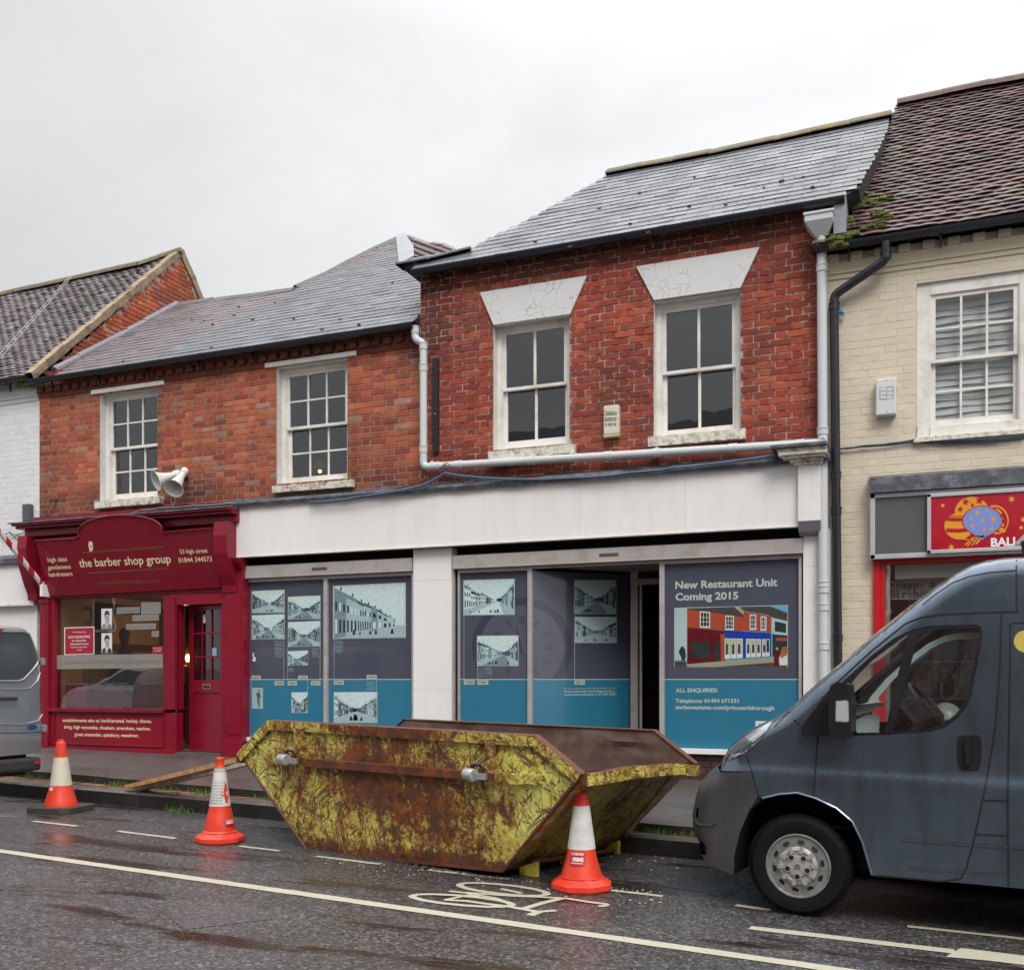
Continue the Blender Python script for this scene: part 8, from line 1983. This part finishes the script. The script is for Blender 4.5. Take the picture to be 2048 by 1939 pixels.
# litter, weeds
mb = MB(); 
for _ in range(650):
    x = random.choice([random.gauss(c, s_) for c, s_ in ((-8.25, .07), (-8.0, .12), (-7.55, .2), (-6.9, .1), (-6.1, .12), (-5.45, .16), (-4.9, .07), (-2.05, .1), (-1.75, .15), (-9.3, .3))]) if random.random() < .9 else random.uniform(-9.5, -1)
    b0_ = Vector((x, ye(x) - random.uniform(.0, .09), 0)); b0_.z = pav(x, ye(x)) - .085
    if random.random() < .08: x = random.gauss(-6.95, .1); b0_ = Vector((x, yk(x) - random.uniform(.0, .08), road(x, 0)))
    h = random.uniform(.02, .085); d = Vector((jit(.03), jit(.03), h)); s = Vector((random.uniform(.003, .007), jit(.002), 0))
    mb.face([b0_ - s, b0_ + s, b0_ + d * .6 + s * .7, b0_ + d * .6 - s * .7], M('grass_blade', (.07, .15, .025), .6, bump=0)); mb.face([b0_ + d * .6 - s * .7, b0_ + d * .6 + s * .7, b0_ + d + Vector((jit(.01), jit(.01), 0))], 'grass_blade')
struct(mb, 'weeds', 'stuff')
mb = MB(); M('litter_pale', (.35, .28, .22), .7)
for _ in range(130):
    p = q(10, random.uniform(500, 1900), 0); xx = random.uniform(650, 1330); yy = 1712 + (xx - 617) * .1 + abs(random.gauss(0, 14)) ; g = gm((xx, yy), .006); s = random.uniform(.004, .016)
    mb.mesh([g + Vector((s * cos(a) * random.uniform(.6, 1.3), s * sin(a), .0)) for a in (0, 2.1, 4.2)] + [g + Vector((0, 0, s * .5))], [(0, 1, 3), (1, 2, 3), (2, 0, 3)], random.choice(('litter_pale', 'kerb_stone', 'litter_pale')))
for _ in range(40):
    p = (random.uniform(900, 1370), random.uniform(1690, 1740)); g = gm(p, .004); s = random.uniform(.005, .02); mb.mesh([g + Vector((s * cos(a), s * sin(a), 0)) for a in (0, 2.1, 4.2)] + [g + Vector((0, 0, s * .4))], [(0, 1, 3), (1, 2, 3), (2, 0, 3)], 'litter_pale')
struct(mb, 'debris', 'stuff')
# ================================================================== OPPOSITE SIDE (seen only as reflections)
OP = thing('brick_building', (-6, -7, .1), 'dark brick terrace across the street, seen only as a reflection in the upstairs windows', 'building')
mb = MB(); M('far_brick', (.16, .09, .07), .9); M('far_roof', (.07, .07, .08), .6)
mb.box((-30, -14, -.5), (12, -7, 5.2), 'far_brick'); mb.box((-13, -14, 5.2), (-1.5, -7.2, 7.0), 'far_brick'); part(mb, 'wall', OP)
mb = MB(); mb.prism([(-30, -6.6, 5.2), (-30, -10.5, 7.6), (-30, -14.4, 5.2)], (42, 0, 0), 'far_roof'); mb.prism([(-13.2, -6.8, 7.0), (-13.2, -10.5, 10.2), (-13.2, -14.4, 7.0)], (12, 0, 0), 'far_roof'); part(mb, 'roof', OP)
for k in range(9):
    mb = MB(); x = -28 + k * 4.4; mb.box((x, -7.02, 3.2), (x + 1, -6.97, 4.6), 'white_paint'); w = part(mb, 'window', OP); mb = MB(); mb.box((x + .08, -6.968, 3.28), (x + .92, -6.96, 4.52), 'paper_dark'); part(mb, 'pane', w)
HB = thing('hatchback', (-21, -1.6, .3), 'silver hatchback parked across the street, seen only reflected in the barber window', 'car')
M('car_silver', (.62, .63, .64), .3, .2, bump=0, coat=.6)
cx0, cy0, cz0 = -19., -1.6, road(-20, 0); prof = [(0, .45), (.02, .85), (.10, 1.0), (.42, 1.42), (.75, 1.50), (1.9, 1.48), (2.75, 1.02), (3.7, .86), (4.0, .62), (4.02, .35), (.05, .32)]
mb = MB(); L1 = [(x, z, (.84 if z > .9 else .88) - (.16 if z > 1.2 else 0)) for x, z in prof]; A_ = [Vector((cx0 - x, cy0 - w_, cz0 + z)) for x, z, w_ in L1]; B_ = [Vector((cx0 - x, cy0 + w_, cz0 + z)) for x, z, w_ in L1]
mb.mesh(A_, tessellate_polygon([A_]), 'car_silver'); mb.mesh(B_, tessellate_polygon([B_]), 'car_silver'); mb.mesh(A_ + B_, [(i, (i + 1) % 11, 11 + (i + 1) % 11, 11 + i) for i in range(11)], 'car_silver'); part(mb, 'body', HB, bevel=.05)
for nm, pts, m in (('rear_window', [(.14, -.66, 1.06), (.14, .66, 1.06), (.40, .58, 1.37), (.40, -.58, 1.37)], 'dark_glass'), ('tail_lamp', [(.0, .62, .80), (.02, .84, .80), (.06, .82, 1.0), (.06, .64, 1.0)], 'lamp_red'), ('tail_lamp', [(.0, -.62, .80), (.02, -.84, .80), (.06, -.82, 1.0), (.06, -.64, 1.0)], 'lamp_red'), ('number_plate', [(-.02, -.26, .66), (-.02, .26, .66), (-.01, .26, .78), (-.01, -.26, .78)], 'badge_yellow')):
    mb = MB(); mb.prism([Vector((cx0 - x + .035, cy0 + y, cz0 + z)) for x, y, z in pts], (-.03, 0, 0), m); part(mb, nm, HB)
for sy in (-1, 1):
    mb = MB(); mb.prism([Vector((cx0 - x, cy0 + sy * w_, cz0 + z)) for x, z, w_ in ((.55, 1.02, .865), (2.6, 1.02, .865), (1.85, 1.40, .74), (.72, 1.42, .74))], (0, sy * -.03, 0), 'dark_glass'); part(mb, 'side_window', HB)
    for x in (.75, 3.2): mb = MB(); mb.lathe((cx0 - x, cy0 + sy * .70, cz0 + .32), (0, sy, 0), [(0, .14), (.2, .14), (.2, .16), (.31, .18), (.32, 0), (0, 0)], 'tyre', 28, mats=['steel_wheel', 'steel_wheel', 'tyre', 'tyre', 'tyre']); part(mb, 'wheel', HB, smooth=40)
# ================================================================== LIGHT, SKY, CAMERA
W = bpy.data.worlds.new('World'); SC.world = W; W.use_nodes = True; nt = W.node_tree; nt.nodes.clear(); ln = nt.links
sky = N(nt, 'ShaderNodeTexSky'); sky.sky_type = 'NISHITA'; sky.sun_disc = False; sky.sun_elevation = radians(38); sky.sun_rotation = radians(100); sky.air_density = 1.5; sky.dust_density = 6
hs = N(nt, 'ShaderNodeHueSaturation'); hs.inputs['Saturation'].default_value = .12; ln.new(sky.outputs[0], hs.inputs['Color'])
tc = N(nt, 'ShaderNodeTexCoord'); sx = N(nt, 'ShaderNodeSeparateXYZ'); ln.new(tc.outputs['Generated'], sx.inputs[0])
mp = mapping(nt, tc.outputs['Generated'], (1., 1., 2.2)); cl = noisen(nt, mp, 1.9, 6, .55, .6)
side = N(nt, 'ShaderNodeVectorMath', operation='DOT_PRODUCT'); ln.new(tc.outputs['Generated'], side.inputs[0]); side.inputs[1].default_value = (.55, .45, .70)
sd = ramp(nt, side.outputs['Value'], [(.30, .80), (.66, 1.), (.84, 1.45)]) if False else None
r_ = N(nt, 'ShaderNodeMapRange'); ln.new(side.outputs['Value'], r_.inputs[0]); r_.inputs[1].default_value = .05; r_.inputs[2].default_value = .75; r_.inputs[3].default_value = .81; r_.inputs[4].default_value = 1.30
c_ = N(nt, 'ShaderNodeMapRange'); ln.new(cl, c_.inputs[0]); c_.inputs[1].default_value = .3; c_.inputs[2].default_value = .7; c_.inputs[3].default_value = .87; c_.inputs[4].default_value = 1.10
m0 = N(nt, 'ShaderNodeMath', operation='MULTIPLY'); ln.new(r_.outputs[0], m0.inputs[0]); ln.new(c_.outputs[0], m0.inputs[1])
e_ = N(nt, 'ShaderNodeMapRange', interpolation_type='SMOOTHSTEP'); ln.new(sx.outputs['Z'], e_.inputs[0]); e_.inputs[1].default_value = .5; e_.inputs[2].default_value = .95; e_.inputs[3].default_value = 1.; e_.inputs[4].default_value = 3.0
m1 = N(nt, 'ShaderNodeMath', operation='MULTIPLY'); ln.new(m0.outputs[0], m1.inputs[0]); ln.new(e_.outputs[0], m1.inputs[1])
grey = mix(nt, 1., (6.15, 6.2, 6.35), (1, 1, 1), 'MULTIPLY')
sc_ = N(nt, 'ShaderNodeVectorMath', operation='SCALE'); ln.new(grey, sc_.inputs[0]); ln.new(m1.outputs[0], sc_.inputs['Scale'])
allc = mix(nt, .10, sc_.outputs[0], hs.outputs[0])
bg = N(nt, 'ShaderNodeBackground'); ln.new(allc, bg.inputs[0]); bg.inputs[1].default_value = .11
wo = N(nt, 'ShaderNodeOutputWorld'); ln.new(bg.outputs[0], wo.inputs[0])
sl = bpy.data.lights.new('sun', 'SUN'); sl.energy = 1.5; sl.angle = radians(25); sl.color = (1., .97, .93); so = bpy.data.objects.new('sun', sl); COL.objects.link(so)
sdir = Vector((.40, -.62, .80)).normalized(); so.rotation_euler = (-sdir).to_track_quat('-Z', 'Y').to_euler(); so.location = (5, -5, 15)
sky.sun_elevation = math.asin(sdir.z); sky.sun_rotation = atan2(sdir.x, sdir.y)
lp2 = onplane(q(3, 625, 1535), (0, 1, 0), (0, D + .55, 0)); mb = MB(); mb.lathe(lp2 + Vector((0, 0, -.03)), (0, 0, 1), [(0, 0), (.02, .008), (.024, .025), (.012, .045), (0, .05)], 'lamp_glow', 12); ul = single(mb, 'table_lamp', 'small lit lamp glowing inside the right-hand multi-pane upstairs window', 'lamp')
mb = MB(); mb.lathe(lp2 + Vector((0, 0, .03)), (0, 0, 1), [(.10, -.02), (.06, .10), (.058, .10), (.098, -.02)], M('lamp_shade', (.45, .16, .05), .8, bump=0), 20); part(mb, 'lamp_shade', ul); mb = MB(); mb.tube([lp2 + Vector((0, 0, -.6)), lp2 + Vector((0, 0, -.03))], .012, 'brass', 8); part(mb, 'lamp_stand', ul)
pl = bpy.data.lights.new('shop_lamp', 'POINT'); pl.energy = 9; pl.color = (1., .72, .42); pl.shadow_soft_size = .15; po = bpy.data.objects.new('shop_lamp', pl); COL.objects.link(po); po.location = (-10.2, D + 1.4, 2.1)
cam = bpy.data.cameras.new('camera'); cam.sensor_width = 36; cam.lens = FOC / 2048 * 36; cam.clip_end = 2000; cam.shift_y = (HY - 969.5) / 2048; cam.clip_start = .05
co = bpy.data.objects.new('camera', cam); COL.objects.link(co); co.location = EYE; co.rotation_euler = (radians(90), 0, radians(90) - PHI); SC.camera = co
SC.view_settings.view_transform = 'Standard'; SC.view_settings.look = 'None'; SC.view_settings.exposure = .35; SC.view_settings.gamma = 1
SC.cycles.max_bounces = 8; SC.cycles.transparent_max_bounces = 16; SC.cycles.use_denoising = True
